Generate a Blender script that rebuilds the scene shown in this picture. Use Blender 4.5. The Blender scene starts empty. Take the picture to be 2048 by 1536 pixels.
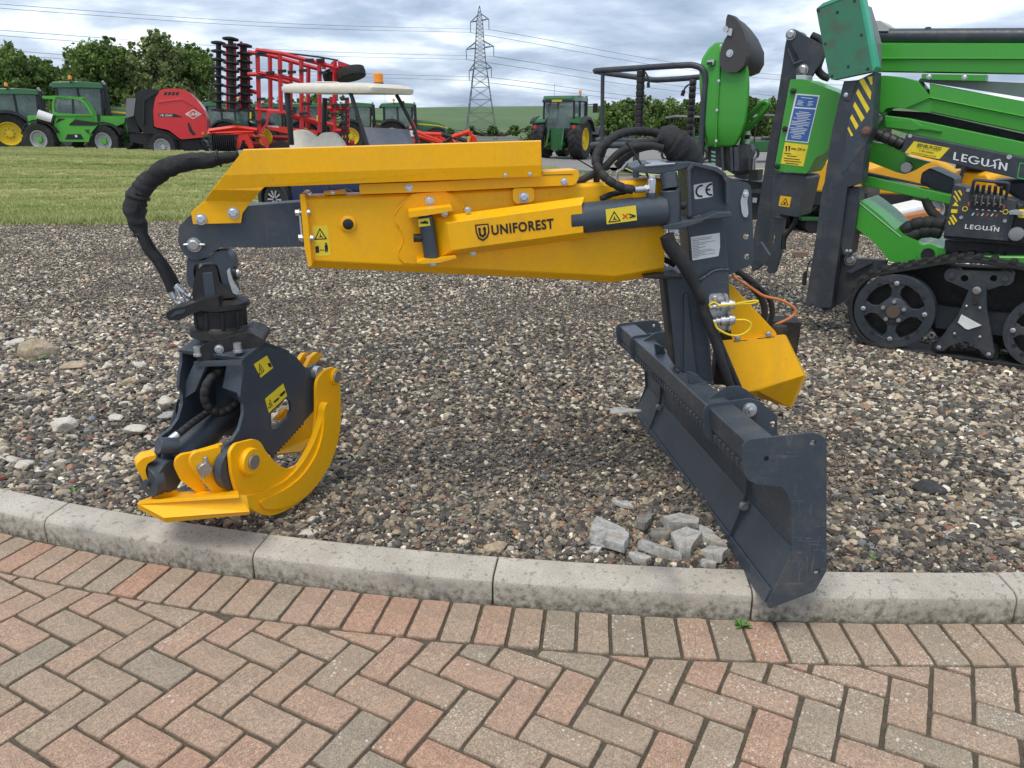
import bpy, bmesh, math, random
import numpy as np
from mathutils import Vector, Matrix, noise
from mathutils.geometry import tessellate_polygon
R = math.radians
random.seed(7); RNG = np.random.default_rng(7)
S = bpy.context.scene
COL = S.collection
# ------------------------------------------------------------------ camera
FPX = 1540.0                      # focal length in pixels of a 2048 wide frame
PITCH = math.atan((768 - 240) / FPX)
CAMH = 1.55
cam = bpy.data.cameras.new('camera'); camo = bpy.data.objects.new('camera', cam); COL.objects.link(camo)
cam.sensor_width = 36; cam.lens = FPX / 2048 * 36; cam.clip_start = .05; cam.clip_end = 6000
camo.location = (0, 0, CAMH); camo.rotation_euler = (R(90) - PITCH, 0, 0)
S.camera = camo
# ------------------------------------------------------------------ world, sun, exposure
SUN_EL, SUN_AZ = 66, 215          # azimuth clockwise from +Y, light comes over the left shoulder
W = bpy.data.worlds.new('World'); S.world = W; W.use_nodes = True
nt = W.node_tree; nt.nodes.clear()
def wn(t, **k):
    n = nt.nodes.new(t)
    for a, v in k.items(): setattr(n, a, v)
    return n
sky = wn('ShaderNodeTexSky', sky_type='NISHITA', sun_disc=False)
sky.sun_elevation = R(SUN_EL); sky.sun_rotation = R(SUN_AZ); sky.air_density = 1.0; sky.dust_density = 1.5
tc = wn('ShaderNodeTexCoord'); sep = wn('ShaderNodeSeparateXYZ'); nt.links.new(tc.outputs['Generated'], sep.inputs[0])
ad = wn('ShaderNodeMath', operation='ADD'); ad.inputs[1].default_value = .16; nt.links.new(sep.outputs[2], ad.inputs[0])
mx = wn('ShaderNodeMath', operation='MAXIMUM'); mx.inputs[1].default_value = .05; nt.links.new(ad.outputs[0], mx.inputs[0])
cmb = wn('ShaderNodeCombineXYZ')
for i in (0, 1):
    dv = wn('ShaderNodeMath', operation='DIVIDE'); nt.links.new(sep.outputs[i], dv.inputs[0]); nt.links.new(mx.outputs[0], dv.inputs[1]); nt.links.new(dv.outputs[0], cmb.inputs[i])
nz = wn('ShaderNodeTexNoise'); nz.inputs['Scale'].default_value = .95; nz.inputs['Detail'].default_value = 7; nz.inputs['Roughness'].default_value = .57; nz.inputs['Distortion'].default_value = .2
nt.links.new(cmb.outputs[0], nz.inputs['Vector'])
rp = wn('ShaderNodeValToRGB'); nt.links.new(nz.outputs['Fac'], rp.inputs[0])
e = rp.color_ramp.elements
e[0].position = .36; e[0].color = (.22, .285, .39, 1)
e[1].position = .66; e[1].color = (.86, .88, .905, 1)
for p, c in ((.46, (.325, .395, .51, 1)), (.53, (.45, .52, .625, 1)), (.585, (.63, .69, .76, 1))):
    q = e.new(p); q.color = c
sc = wn('ShaderNodeVectorMath', operation='SCALE'); sc.inputs['Scale'].default_value = 9.6; nt.links.new(rp.outputs[0], sc.inputs[0])
mxs = wn('ShaderNodeMix', data_type='RGBA'); mxs.inputs[0].default_value = .90
nt.links.new(sky.outputs[0], mxs.inputs[6]); nt.links.new(sc.outputs[0], mxs.inputs[7])
bg = wn('ShaderNodeBackground'); bg.inputs[1].default_value = .1; nt.links.new(mxs.outputs[2], bg.inputs[0])
wo = wn('ShaderNodeOutputWorld'); nt.links.new(bg.outputs[0], wo.inputs[0])
sun = bpy.data.lights.new('sun', 'SUN'); suno = bpy.data.objects.new('sun', sun); COL.objects.link(suno)
sun.energy = 1.35; sun.angle = R(28); sun.color = (1, .93, .83)
az = R(SUN_AZ)
sd = Vector((math.sin(az) * math.cos(R(SUN_EL)), math.cos(az) * math.cos(R(SUN_EL)), math.sin(R(SUN_EL))))
suno.rotation_euler = sd.to_track_quat('Z', 'Y').to_euler()
S.view_settings.view_transform = 'Standard'; S.view_settings.look = 'None'; S.view_settings.exposure = .76; S.view_settings.gamma = 1
S.render.engine = 'CYCLES'; S.render.resolution_x = 1024; S.render.resolution_y = 768
# ------------------------------------------------------------------ geometry of the view
_c, _s = math.cos(PITCH), math.sin(PITCH)
CAMP = Vector((0, 0, CAMH))
def ray(px, py):
    x = (px - 1024) / FPX; v = (py - 768) / FPX
    return Vector((x, _c - v * _s, -_s - v * _c))
def aty(px, py, Y): d = ray(px, py); return CAMP + d * (Y / d.y)
def atz(px, py, Z): d = ray(px, py); return CAMP + d * ((Z - CAMH) / d.z)
class Z:
    """converts coordinates read in an enlarged crop into photograph pixels"""
    def __init__(s, ox, oy, k): s.o = (ox, oy, k)
    def __call__(s, *p): return [(s.o[0] + q[0] / s.o[2], s.o[1] + q[1] / s.o[2]) + tuple(q[2:]) for q in p]
class Fr:
    """an upright plane standing in the scene: origin, normal n, right u, up w"""
    def __init__(s, o, n, up=(0, 0, 1)):
        s.o = Vector(o); s.n = Vector(n).normalized(); s.u = Vector(up).cross(s.n).normalized(); s.w = s.n.cross(s.u)
    def loc(s, px, py, d=0):
        r = ray(px, py); t = (s.o + s.n * d - CAMP).dot(s.n) / r.dot(s.n); p = CAMP + r * t - s.o
        return (p.dot(s.u), p.dot(s.w))
    def wd(s, u, w, d=0): return s.o + s.u * u + s.w * w + s.n * d
    def at(s, px, py, d=0): return s.wd(*s.loc(px, py, d), d)
def yaw(o, a, up=(0, 0, 1)):
    """frame at o whose u axis points along azimuth a degrees from +X"""
    return Fr(o, (math.sin(R(a)), -math.cos(R(a)), 0), up)
def sm(a, b, x): t = min(1, max(0, (x - a) / (b - a))); return t * t * (3 - 2 * t)
def gz(x, y):
    """height of the ground"""
    z = .088 - .15 * sm(2.45, 4.4, y)
    left = 1 - sm(-1.5, 2.5, x)
    crest = .62 - .17 * sm(-18, -9, x)
    zl = z + (crest - z) * sm(13, 28, y) + (.18 - crest) * sm(28.3, 30.2, y)
    zl -= .58 * sm(38, 48, y) * sm(-24, -17, x)
    zr = z + (-.30 - z) * sm(13, 31, y)
    return zl * left + zr * (1 - left) - 6 * sm(70, 300, y)
# ------------------------------------------------------------------ things and meshes
def org(p):
    v = Vector()
    while p is not None: v += p.location; p = p.parent
    return v
def tag(o, label=None, cat=None, group=None, kind=None):
    if label: o['label'] = label
    if cat: o['category'] = cat
    if group: o['group'] = group
    if kind: o['kind'] = kind
    return o
def thing(name, loc, label, cat, group=None):
    o = bpy.data.objects.new(name, None); COL.objects.link(o); o.location = loc; o.empty_display_size = .2
    return tag(o, label, cat, group)
def mesh(name, vs, fs, mat, par=None, smooth=False, bev=0, thick=0, seg=2, kind=None):
    off = org(par)
    m = bpy.data.meshes.new(name)
    m.from_pydata([tuple(Vector(v) - off) for v in vs], [], fs)
    m.validate(); 
    b = bmesh.new(); b.from_mesh(m); bmesh.ops.recalc_face_normals(b, faces=b.faces); b.to_mesh(m); b.free()
    if smooth:
        for p in m.polygons: p.use_smooth = True
        try: m.set_sharp_from_angle(angle=R(40))
        except Exception: pass
    o = bpy.data.objects.new(name, m); COL.objects.link(o)
    if isinstance(mat, (list, tuple)):
        for q in mat: m.materials.append(q)
    else: m.materials.append(mat)
    if par is not None: o.parent = par
    if thick:
        k = o.modifiers.new('solid', 'SOLIDIFY'); k.thickness = thick; k.offset = 0
    if bev:
        k = o.modifiers.new('bevel', 'BEVEL'); k.width = bev; k.segments = seg; k.limit_method = 'ANGLE'; k.angle_limit = R(35)
    if kind: o['kind'] = kind
    return o
def rnd_poly(pts, r, n=4):
    """rounds the corners of a closed polygon of (u, w)"""
    if not r: return pts
    out = []
    N = len(pts)
    for i in range(N):
        p, a, b = Vector(pts[i]), Vector(pts[i - 1]), Vector(pts[(i + 1) % N])
        e1, e2 = a - p, b - p
        k = min(r, e1.length * .45, e2.length * .45)
        if e1.length < 1e-6 or e2.length < 1e-6: continue
        q1, q2 = p + e1.normalized() * k, p + e2.normalized() * k
        for j in range(n + 1):
            t = j / n
            out.append(tuple(q1 * (1 - t) ** 2 + p * 2 * t * (1 - t) + q2 * t * t))
    return out
def circ(u, w, r, n=14): return [(u + r * math.cos(2 * math.pi * i / n), w + r * math.sin(2 * math.pi * i / n)) for i in range(n)]
def prism(name, fr, loops, d0, d1, mat, par, bev=.002, smooth=False):
    """outline with holes (local u, w) given thickness from d0 to d1"""
    flat = [p for l in loops for p in l]; n = len(flat)
    tris = tessellate_polygon([[Vector((p[0], p[1], 0)) for p in l] for l in loops])
    vs = [fr.wd(*p, d1) for p in flat] + [fr.wd(*p, d0) for p in flat]
    fs = [tuple(t) for t in tris] + [tuple(i + n for i in reversed(t)) for t in tris]
    k = 0
    for l in loops:
        for i in range(len(l)):
            a, b = k + i, k + (i + 1) % len(l); fs.append((a, b, b + n, a + n))
        k += len(l)
    return mesh(name, vs, fs, mat, par, smooth, bev)
def plate(name, fr, px, d0, d1, mat, par, holes=(), r=0, bev=.002):
    """px outline seen on the front face of a slab at depths d0..d1 of the frame; holes (px, py, radius in px)"""
    o = rnd_poly([fr.loc(*p, d1) for p in px], r)
    L = [o]
    for h in holes:
        c = fr.loc(h[0], h[1], d1); e_ = fr.loc(h[0] + h[2], h[1], d1)
        L.append(circ(c[0], c[1], abs(e_[0] - c[0]) + 1e-4, 12))
    return prism(name, fr, L, d0, d1, mat, par, bev)
def facets(name, fr, faces, mat, par, thick=.004, bev=0):
    """bent sheet: faces of (px, py, d) corners"""
    vs, key, fs = [], {}, []
    for f in faces:
        ix = []
        for p in f:
            k = (round(p[0], 1), round(p[1], 1), round(p[2], 4))
            if k not in key: key[k] = len(vs); vs.append(fr.at(*p))
            ix.append(key[k])
        fs.append(ix)
    return mesh(name, vs, fs, mat, par, False, bev, thick)
def loft(name, secs, mat, par, caps=True, closed=True, smooth=False, bev=0, thick=0):
    n = len(secs[0]); vs = [p for s in secs for p in s]; fs = []
    for i in range(len(secs) - 1):
        for j in range(n if closed else n - 1):
            a, b = i * n + j, i * n + (j + 1) % n; fs.append((a, b, b + n, a + n))
    if caps and closed: fs += [tuple(range(n)), tuple(range(len(vs) - n, len(vs)))]
    return mesh(name, vs, fs, mat, par, smooth, bev, thick)
def basis(ax):
    ax = Vector(ax).normalized(); t = Vector((0, 0, 1)) if abs(ax.z) < .9 else Vector((1, 0, 0))
    a = ax.cross(t).normalized(); return a, ax.cross(a).normalized(), ax
def lathe(name, c, ax, prof, mat, par, n=28, smooth=True, closed=False, bev=0, cap0=True):
    """profile of (radius, height along axis)"""
    a, b, ax = basis(ax); c = Vector(c); vs, fs = [], []
    for r, h in prof:
        for i in range(n):
            t = 2 * math.pi * i / n; vs.append(c + ax * h + (a * math.cos(t) + b * math.sin(t)) * r)
    m = len(prof)
    for k in range(m if closed else m - 1):
        k2 = (k + 1) % m
        for i in range(n): fs.append((k * n + i, k * n + (i + 1) % n, k2 * n + (i + 1) % n, k2 * n + i))
    if not closed: fs += ([tuple(range(n))] if cap0 else []) + [tuple(range((m - 1) * n, m * n))]
    return mesh(name, vs, fs, mat, par, smooth, bev)
def cyl(name, p0, p1, r, mat, par, r1=None, n=20, bev=.0015):
    p0, p1 = Vector(p0), Vector(p1)
    return lathe(name, p0, p1 - p0, [(r, 0), (r if r1 is None else r1, (p1 - p0).length)], mat, par, n, True, False, bev)
def crom(P, sub=6):
    P = [Vector(p) for p in P]; Q = [P[0] * 2 - P[1]] + P + [P[-1] * 2 - P[-2]]; out = []
    for i in range(1, len(Q) - 2):
        for j in range(sub):
            t = j / sub; a, b, c, d = Q[i - 1:i + 3]
            out.append(.5 * ((2 * b) + (c - a) * t + (2 * a - 5 * b + 4 * c - d) * t * t + (3 * b - a - 3 * c + d) * t ** 3))
    return out + [P[-1]]
def tubemesh(P, r, n=10, wob=0, seed=0):
    vs, fs = [], []; rr = r if isinstance(r, (list, tuple)) else [r] * len(P)
    if len(rr) != len(P): rr = list(np.interp(np.linspace(0, 1, len(P)), np.linspace(0, 1, len(rr)), rr))
    prev = None
    for i, p in enumerate(P):
        t = (P[min(i + 1, len(P) - 1)] - P[max(i - 1, 0)]).normalized()
        if prev is None: a, b, _ = basis(t)
        else: a = (prev - t * prev.dot(t)).normalized(); b = t.cross(a)
        prev = a
        for k in range(n):
            g = 2 * math.pi * k / n
            q = rr[i] * (1 + (wob * noise.noise(Vector((i * .35 + seed, math.cos(g) * 1.3, math.sin(g) * 1.3))) if wob else 0))
            vs.append(p + (a * math.cos(g) + b * math.sin(g)) * q)
    for i in range(len(P) - 1):
        for k in range(n): fs.append((i * n + k, i * n + (k + 1) % n, (i + 1) * n + (k + 1) % n, (i + 1) * n + k))
    fs += [tuple(range(n)), tuple(range(len(vs) - n, len(vs)))]
    return vs, fs
def tube(name, pts, r, mat, par, n=10, sub=6, wob=0, spiral=0):
    P = crom(pts, sub) if sub > 1 else [Vector(p) for p in pts]
    if spiral:                                   # a spiral wrap: short bands with a groove between them
        L = [0]
        for i in range(1, len(P)): L.append(L[-1] + (P[i] - P[i - 1]).length)
        m = max(4, int(L[-1] / spiral)); Q, rr = [], []
        A = np.array([tuple(p) for p in P])
        def pos(s): return Vector([float(np.interp(s, L, A[:, k])) for k in range(3)])
        for i in range(m):
            s0 = L[-1] * i / m; ds = L[-1] / m
            for f_, q in ((.02, .84), (.14, 1), (.86, 1), (.98, .84)): Q.append(pos(s0 + ds * f_)); rr.append(r * q)
        P, r = Q, rr
    vs, fs = tubemesh(P, r, n, wob, len(pts))
    return mesh(name, vs, fs, mat, par, True)
def slab(name, o, u, v, w, mat, par, bev=.004):
    """a box from a corner and three edge vectors"""
    o, u, v, w = map(Vector, (o, u, v, w))
    vs = [o, o + u, o + u + v, o + v, o + w, o + u + w, o + u + v + w, o + v + w]
    return mesh(name, vs, [(0, 1, 2, 3), (4, 5, 6, 7), (0, 1, 5, 4), (1, 2, 6, 5), (2, 3, 7, 6), (3, 0, 4, 7)], mat, par, False, bev)
def bolt(fr, px, py, d, r, mat, par, name='bolt', h=.6):
    """hex head with a washer, axis along the frame normal; r in metres"""
    c = fr.at(px, py, d); n = fr.n; a, b, _ = basis(n); vs, fs = [], []
    def ring(rad, hh, k, ph=0):
        i0 = len(vs)
        for i in range(k): t = 2 * math.pi * i / k + ph; vs.append(c + n * hh + (a * math.cos(t) + b * math.sin(t)) * rad)
        return list(range(i0, i0 + k))
    w0, w1 = ring(r * 1.35, 0, 12), ring(r * 1.3, r * .22, 12)
    h0, h1, h2 = ring(r, r * .22, 12), ring(r, r * h, 12), ring(r * .72, r * (h + .16), 12)
    for p, q in ((w0, w1), (w1, h0), (h0, h1), (h1, h2)):
        for i in range(12): fs.append((p[i], p[(i + 1) % 12], q[(i + 1) % 12], q[i]))
    fs.append(tuple(h2))
    return mesh(name, vs, fs, mat, par)
def text(name, body, fr, px0, px1, d, mat, par, hpx=None, bold=.0, depth=.001, spacing=1.0, shear=0):
    """lettering lying on the frame plane, baseline from px0 to px1 (photograph pixels)"""
    cu = bpy.data.curves.new(name, 'FONT'); cu.body = body; cu.extrude = 0; cu.offset = bold; cu.space_character = spacing; cu.shear = shear; cu.resolution_u = 3
    o = bpy.data.objects.new(name, cu); COL.objects.link(o); bpy.context.view_layer.update()
    dg = bpy.context.evaluated_depsgraph_get(); m = bpy.data.meshes.new_from_object(o.evaluated_get(dg))
    bpy.data.objects.remove(o)
    X = [v.co.x for v in m.vertices]; Yv = [v.co.y for v in m.vertices]; x0, x1 = min(X), max(X); y1 = max(Yv)
    A, B = fr.at(*px0, d + depth), fr.at(*px1, d + depth); e1 = (B - A); k = e1.length / (x1 - x0); e1.normalize(); e2 = fr.n.cross(e1)
    ky = k
    if hpx: ky = (fr.at(px0[0], px0[1] - hpx, d) - fr.at(*px0, d)).length / y1
    vs = [A + e1 * ((v.co.x - x0) * k) + e2 * (v.co.y * ky) for v in m.vertices]; fs = [tuple(p.vertices) for p in m.polygons]
    bpy.data.meshes.remove(m)
    return mesh(name, vs, fs, mat, par)
def copy_tree(o, parent=None):
    c = o.copy(); COL.objects.link(c); c.parent = parent
    for ch in o.children: copy_tree(ch, c)
    return c
# ------------------------------------------------------------------ materials
def newmat(name):
    m = bpy.data.materials.new(name); m.use_nodes = True; t = m.node_tree; return m, t, t.nodes['Principled BSDF']
def N_(t, kind, **k):
    n = t.nodes.new(kind)
    for a, v in k.items():
        if a in n.inputs: n.inputs[a].default_value = v
        else: setattr(n, a, v)
    return n
def ramp(t, fac, stops, interp='LINEAR'):
    r = t.nodes.new('ShaderNodeValToRGB'); r.color_ramp.interpolation = interp
    e = r.color_ramp.elements
    while len(e) < len(stops): e.new(.5)
    for q, (p, c) in zip(e, stops): q.position = p; q.color = tuple(c) + (1,) if len(c) == 3 else c
    t.links.new(fac, r.inputs[0]); return r.outputs[0]
def mixc(t, fac, a, b, mode='MIX'):
    n = t.nodes.new('ShaderNodeMix'); n.data_type = 'RGBA'; n.blend_type = mode
    for i, v in ((0, fac), (6, a), (7, b)):
        if isinstance(v, (int, float)): n.inputs[i].default_value = v
        elif isinstance(v, tuple): n.inputs[i].default_value = v + (1,) if len(v) == 3 else v
        else: t.links.new(v, n.inputs[i])
    return n.outputs[2]
def ntex(t, scale, det=4, rough=.55, coord='Object', dim=None):
    c = t.nodes.new('ShaderNodeTexCoord'); n = N_(t, 'ShaderNodeTexNoise'); n.inputs['Scale'].default_value = scale; n.inputs['Detail'].default_value = det; n.inputs['Roughness'].default_value = rough
    if dim:
        mp = t.nodes.new('ShaderNodeMapping'); mp.inputs['Scale'].default_value = dim; t.links.new(c.outputs[coord], mp.inputs[0]); t.links.new(mp.outputs[0], n.inputs[0])
    else: t.links.new(c.outputs[coord], n.inputs[0])
    return n.outputs['Fac']
def bump(t, b, h, strength=.2, dist=.01):
    k = t.nodes.new('ShaderNodeBump'); k.inputs['Strength'].default_value = strength; k.inputs['Distance'].default_value = dist
    t.links.new(h, k.inputs['Height']); t.links.new(k.outputs[0], b.inputs['Normal'])
def paint(name, rgb, rough=.42, dirt=.12, dust=(.26, .22, .17), metal=0, coat=.0, scale=6, peel=.02, spec=.5, scratch=0, speck=0):
    m, t, b = newmat(name)
    n1 = ntex(t, scale, 6, .65); n2 = ntex(t, scale * 9, 4, .6)
    fac = ramp(t, n1, [(.48, (0, 0, 0)), (.82, (dirt * 2,) * 3)])
    c1 = mixc(t, fac, rgb, dust)
    c2 = mixc(t, .12 if dirt else 0, c1, ramp(t, n2, [(.3, (.35,) * 3), (.75, (1, 1, 1))]), 'MULTIPLY')
    if speck:                                     # grit, rub marks and small chips
        c2 = mixc(t, ramp(t, ntex(t, 75, 3, .7), [(.66, (0, 0, 0)), (.72, (speck,) * 3)]), c2, tuple(x * .35 for x in dust))
        c2 = mixc(t, ramp(t, ntex(t, 5, 5, .7, dim=(1, 1, .12)), [(.55, (0, 0, 0)), (.75, (speck * .6,) * 3)]), c2, tuple(x * .5 for x in dust))
    if scratch:                                   # bright scratches in two directions
        for dm in ((3, 3, 60), (60, 60, 3), (8, 60, 40)):
            sc1 = ramp(t, ntex(t, 2.2, 2, .5, dim=dm), [(.655, (0, 0, 0)), (.69, (scratch,) * 3)]); sc2 = ramp(t, ntex(t, 3.5, 2), [(.48, (0, 0, 0)), (.62, (1, 1, 1))])
            c2 = mixc(t, mixc(t, 1, sc1, sc2, 'MULTIPLY'), c2, (.20, .215, .23))
    t.links.new(c2, b.inputs['Base Color'])
    rr = ramp(t, n2, [(.3, (max(.05, rough - .08),) * 3), (.7, (min(1, rough + .14),) * 3)]); t.links.new(rr, b.inputs['Roughness'])
    b.inputs['Metallic'].default_value = metal; b.inputs['Coat Weight'].default_value = coat; b.inputs['Specular IOR Level'].default_value = spec
    if peel: bump(t, b, ntex(t, 160, 2), peel, .004)
    return m
def simple(name, rgb, rough=.5, metal=0, spec=.5, emit=0):
    m, t, b = newmat(name); b.inputs['Base Color'].default_value = rgb + (1,); b.inputs['Roughness'].default_value = rough; b.inputs['Metallic'].default_value = metal
    b.inputs['Specular IOR Level'].default_value = spec
    n = ntex(t, 14, 5, .6); t.links.new(mixc(t, .22, rgb, ramp(t, n, [(.3, tuple(x * .55 for x in rgb)), (.7, tuple(min(1, x * 1.25) for x in rgb))])), b.inputs['Base Color'])
    return m
YEL = paint('yellow_paint', (.98, .485, .002), .38, .08, (.50, .33, .12), peel=.012, spec=.32, speck=.35)
CHAR = paint('charcoal_paint', (.046, .060, .078), .38, .14, (.13, .12, .105), scale=7, speck=.3, scratch=.12)
CHARW = paint('charcoal_worn_paint', (.046, .060, .078), .36, .30, (.15, .135, .115), scale=9, speck=.5, scratch=.28)
BLK = paint('black_metal', (.014, .014, .015), .5, .25, (.13, .11, .085), scale=9)
RUB = paint('black_rubber', (.016, .016, .017), .68, .18, (.10, .09, .075), scale=10)
SLEEVE = paint('fabric_sleeve', (.017, .018, .020), .80, .22, (.08, .075, .07), scale=14, peel=.5)
STEEL = paint('galvanised_steel', (.60, .61, .62), .32, .10, (.35, .33, .30), metal=.85)
PIN = paint('turned_steel', (.48, .47, .46), .36, .15, (.30, .26, .2), metal=.9)
GRN = paint('lift_green_paint', (.05, .33, .030), .36, .06, (.14, .17, .10), coat=.15)
GRNF = paint('faded_green_plastic', (.045, .20, .115), .72, .55, (.10, .095, .07), scale=8)
DK = paint('lift_dark_paint', (.036, .044, .056), .40, .28, (.15, .135, .11), speck=.4, scratch=.18)
WHT = simple('white_print', (.78, .78, .76), .5)
INK = simple('black_print', (.012, .012, .012), .6)
STK = simple('yellow_sticker', (.86, .66, .03), .38)
BLUE = simple('blue_sticker', (.035, .13, .38), .4)
RED = paint('red_paint', (.60, .018, .022), .36, .08, (.3, .15, .1), coat=.2)
REDP = simple('red_print', (.7, .03, .02), .5)
# ------------------------------------------------------------------ the setting
# kerb line in plan: y of the kerb foot as a function of x
KX = [-3.2, -2.6, -2.041, -1.808, -1.345, -.926, -.494, -.066, .376, .786, 1.202, 1.626, 2.2, 3.2]
KY = [3.22, 2.95, 2.714, 2.632, 2.496, 2.389, 2.302, 2.233, 2.178, 2.145, 2.129, 2.130, 2.155, 2.25]
_kp = np.polyfit(KX, KY, 5)
def ky(x): return float(np.polyval(_kp, x))
def kt(x):
    d = float(np.polyval(np.polyder(_kp), x)); t = Vector((1, d, 0)).normalized(); return t, Vector((-t.y, t.x, 0))
XK = np.linspace(-3.2, 3.2, 1300); YK = np.polyval(_kp, XK)
def kdist(x, y):
    """signed distance to the kerb foot, positive on the gravel side"""
    i = int(np.argmin((XK - x) ** 2 + (YK - y) ** 2)); t, n = kt(XK[i]); return (Vector((x, y, 0)) - Vector((XK[i], YK[i], 0))).dot(n), float(XK[i])
def concrete_mat():
    m, t, b = newmat('kerb_concrete'); n1 = ntex(t, 5, 6, .6); n2 = ntex(t, 260, 3, .6); n3 = ntex(t, 40, 5, .65); n4 = ntex(t, 2.2, 4)
    base = ramp(t, n1, [(.3, (.41, .37, .305)), (.7, (.57, .525, .45))])
    c = mixc(t, .55, base, ramp(t, n2, [(.35, (.45,) * 3), (.6, (1, 1, 1)), (.75, (1.25, 1.2, 1.1))]), 'MULTIPLY')
    c = mixc(t, ramp(t, n3, [(.56, (0, 0, 0)), (.64, (.55,) * 3)]), c, (.14, .125, .095))
    geo = t.nodes.new('ShaderNodeNewGeometry'); sp = t.nodes.new('ShaderNodeSeparateXYZ'); t.links.new(geo.outputs['Position'], sp.inputs[0])
    low = ramp(t, sp.outputs[2], [(.0, (1, 1, 1)), (.055, (.45,) * 3), (.085, (0, 0, 0))])     # algae and splashed dirt climb from the gutter
    grime = mixc(t, 1, low, ramp(t, n3, [(.34, (0, 0, 0)), (.60, (.9,) * 3)]), 'MULTIPLY')
    c = mixc(t, grime, c, (.105, .092, .058))
    v = N_(t, 'ShaderNodeTexVoronoi'); v.inputs['Scale'].default_value = 75; tcn = t.nodes.new('ShaderNodeTexCoord'); t.links.new(tcn.outputs['Object'], v.inputs[0])
    spots = mixc(t, 1, ramp(t, v.outputs['Distance'], [(.12, (1, 1, 1)), (.22, (0, 0, 0))]), ramp(t, ntex(t, 16, 3), [(.52, (0, 0, 0)), (.62, (1, 1, 1))]), 'MULTIPLY')
    spots = mixc(t, 1, spots, ramp(t, sp.outputs[2], [(.0, (1, 1, 1)), (.09, (0, 0, 0))]), 'MULTIPLY')
    c = mixc(t, spots, c, mixc(t, ramp(t, n4, [(.5, (0, 0, 0)), (.55, (1, 1, 1))]), (.55, .52, .43), (.42, .31, .04)))
    n5 = ntex(t, 3.1, 3, .5, dim=(1, 1, 2.5)); c = mixc(t, ramp(t, n5, [(.60, (0, 0, 0)), (.72, (.65,) * 3)]), c, (.16, .155, .165))
    t.links.new(c, b.inputs['Base Color']); b.inputs['Roughness'].default_value = .88; bump(t, b, n2, .35, .003); return m
KERBM = concrete_mat()
kerb = tag(bpy.data.objects.new('kerb', None), kind='structure'); COL.objects.link(kerb)
joints = [-3.1, -2.62, -1.812, -.926, -.066, .786, 1.640, 2.45, 3.15]
prof = [(0, -.05), (.002, .064), (.007, .079), (.016, .0885), (.026, .0935), (.127, .104), (.127, -.05)]
for a, b_ in zip(joints[:-1], joints[1:]):
    secs = []; g = .0025
    for x in np.linspace(a + g, b_ - g, 12):
        t, n = kt(x); f = Vector((x, ky(x), 0)); dz = random.uniform(-.0006, .0006)
        secs.append([f + n * p[0] + Vector((0, 0, p[1] + dz)) for p in prof])
    mesh_o = loft('kerb_block', secs, KERBM, kerb, smooth=True)
    mesh_o.data.set_sharp_from_angle(angle=R(22)); mesh_o.modifiers.new('bevel', 'BEVEL').width = .004; mesh_o.modifiers['bevel'].segments = 2; mesh_o.modifiers['bevel'].limit_method = 'ANGLE'; mesh_o.modifiers['bevel'].angle_limit = R(28)
# brick paving
def brick_mat():
    m, t, b = newmat('brick_paver')
    oi = t.nodes.new('ShaderNodeObjectInfo')
    base = ramp(t, oi.outputs['Random'], [(0, (.44, .265, .185)), (.18, (.41, .29, .215)), (.36, (.365, .285, .21)), (.55, (.43, .29, .21)), (.72, (.385, .295, .22)), (.88, (.35, .285, .215)), (1, (.31, .262, .20))])
    n1 = ntex(t, 9, 5, .6, 'Object'); n2 = ntex(t, 230, 3, .75); n3 = ntex(t, 60, 5, .7)
    c = mixc(t, .6, base, ramp(t, n1, [(.3, (.72, .74, .72)), (.7, (1.15, 1.1, 1.06))]), 'MULTIPLY')
    c = mixc(t, .75, c, ramp(t, n3, [(.3, (.6, .6, .6)), (.55, (1, 1, 1)), (.8, (1.25, 1.2, 1.15))]), 'MULTIPLY')
    c = mixc(t, .65, c, ramp(t, n2, [(.36, (.30, .30, .30)), (.48, (1, 1, 1)), (.58, (1.1, 1.1, 1.08)), (.66, (2.0, 1.9, 1.75))]), 'MULTIPLY')
    geo = t.nodes.new('ShaderNodeNewGeometry'); sp = t.nodes.new('ShaderNodeSeparateXYZ'); t.links.new(geo.outputs['Position'], sp.inputs[0])
    # lichen: pale round spots, denser on the right
    for sc_, lo, hi in ((48, .16, .24), (110, .20, .30)):
        v = N_(t, 'ShaderNodeTexVoronoi'); v.inputs['Scale'].default_value = sc_; v.inputs['Randomness'].default_value = 1; t.links.new(geo.outputs['Position'], v.inputs[0])
        nn = N_(t, 'ShaderNodeTexNoise'); nn.inputs['Scale'].default_value = 7 if sc_ < 60 else 4; nn.inputs['Detail'].default_value = 4; t.links.new(geo.outputs['Position'], nn.inputs[0])
        xs = t.nodes.new('ShaderNodeMapRange'); xs.inputs[1].default_value = -1.6; xs.inputs[2].default_value = 1.2; xs.inputs[3].default_value = -.13; xs.inputs[4].default_value = .045; t.links.new(sp.outputs[0], xs.inputs[0])
        sm_ = t.nodes.new('ShaderNodeMath'); sm_.operation = 'ADD'; t.links.new(nn.outputs['Fac'], sm_.inputs[0]); t.links.new(xs.outputs[0], sm_.inputs[1])
        mask = mixc(t, 1, ramp(t, v.outputs['Distance'], [(lo, (1, 1, 1)), (hi, (0, 0, 0))]), ramp(t, sm_.outputs[0], [(.50, (0, 0, 0)), (.60, (.9,) * 3)]), 'MULTIPLY')
        c = mixc(t, mask, c, (.60, .555, .46))
    t.links.new(c, b.inputs['Base Color']); b.inputs['Roughness'].default_value = .86
    bump(t, b, n2, .45, .003); return m
BRM = brick_mat()
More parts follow.
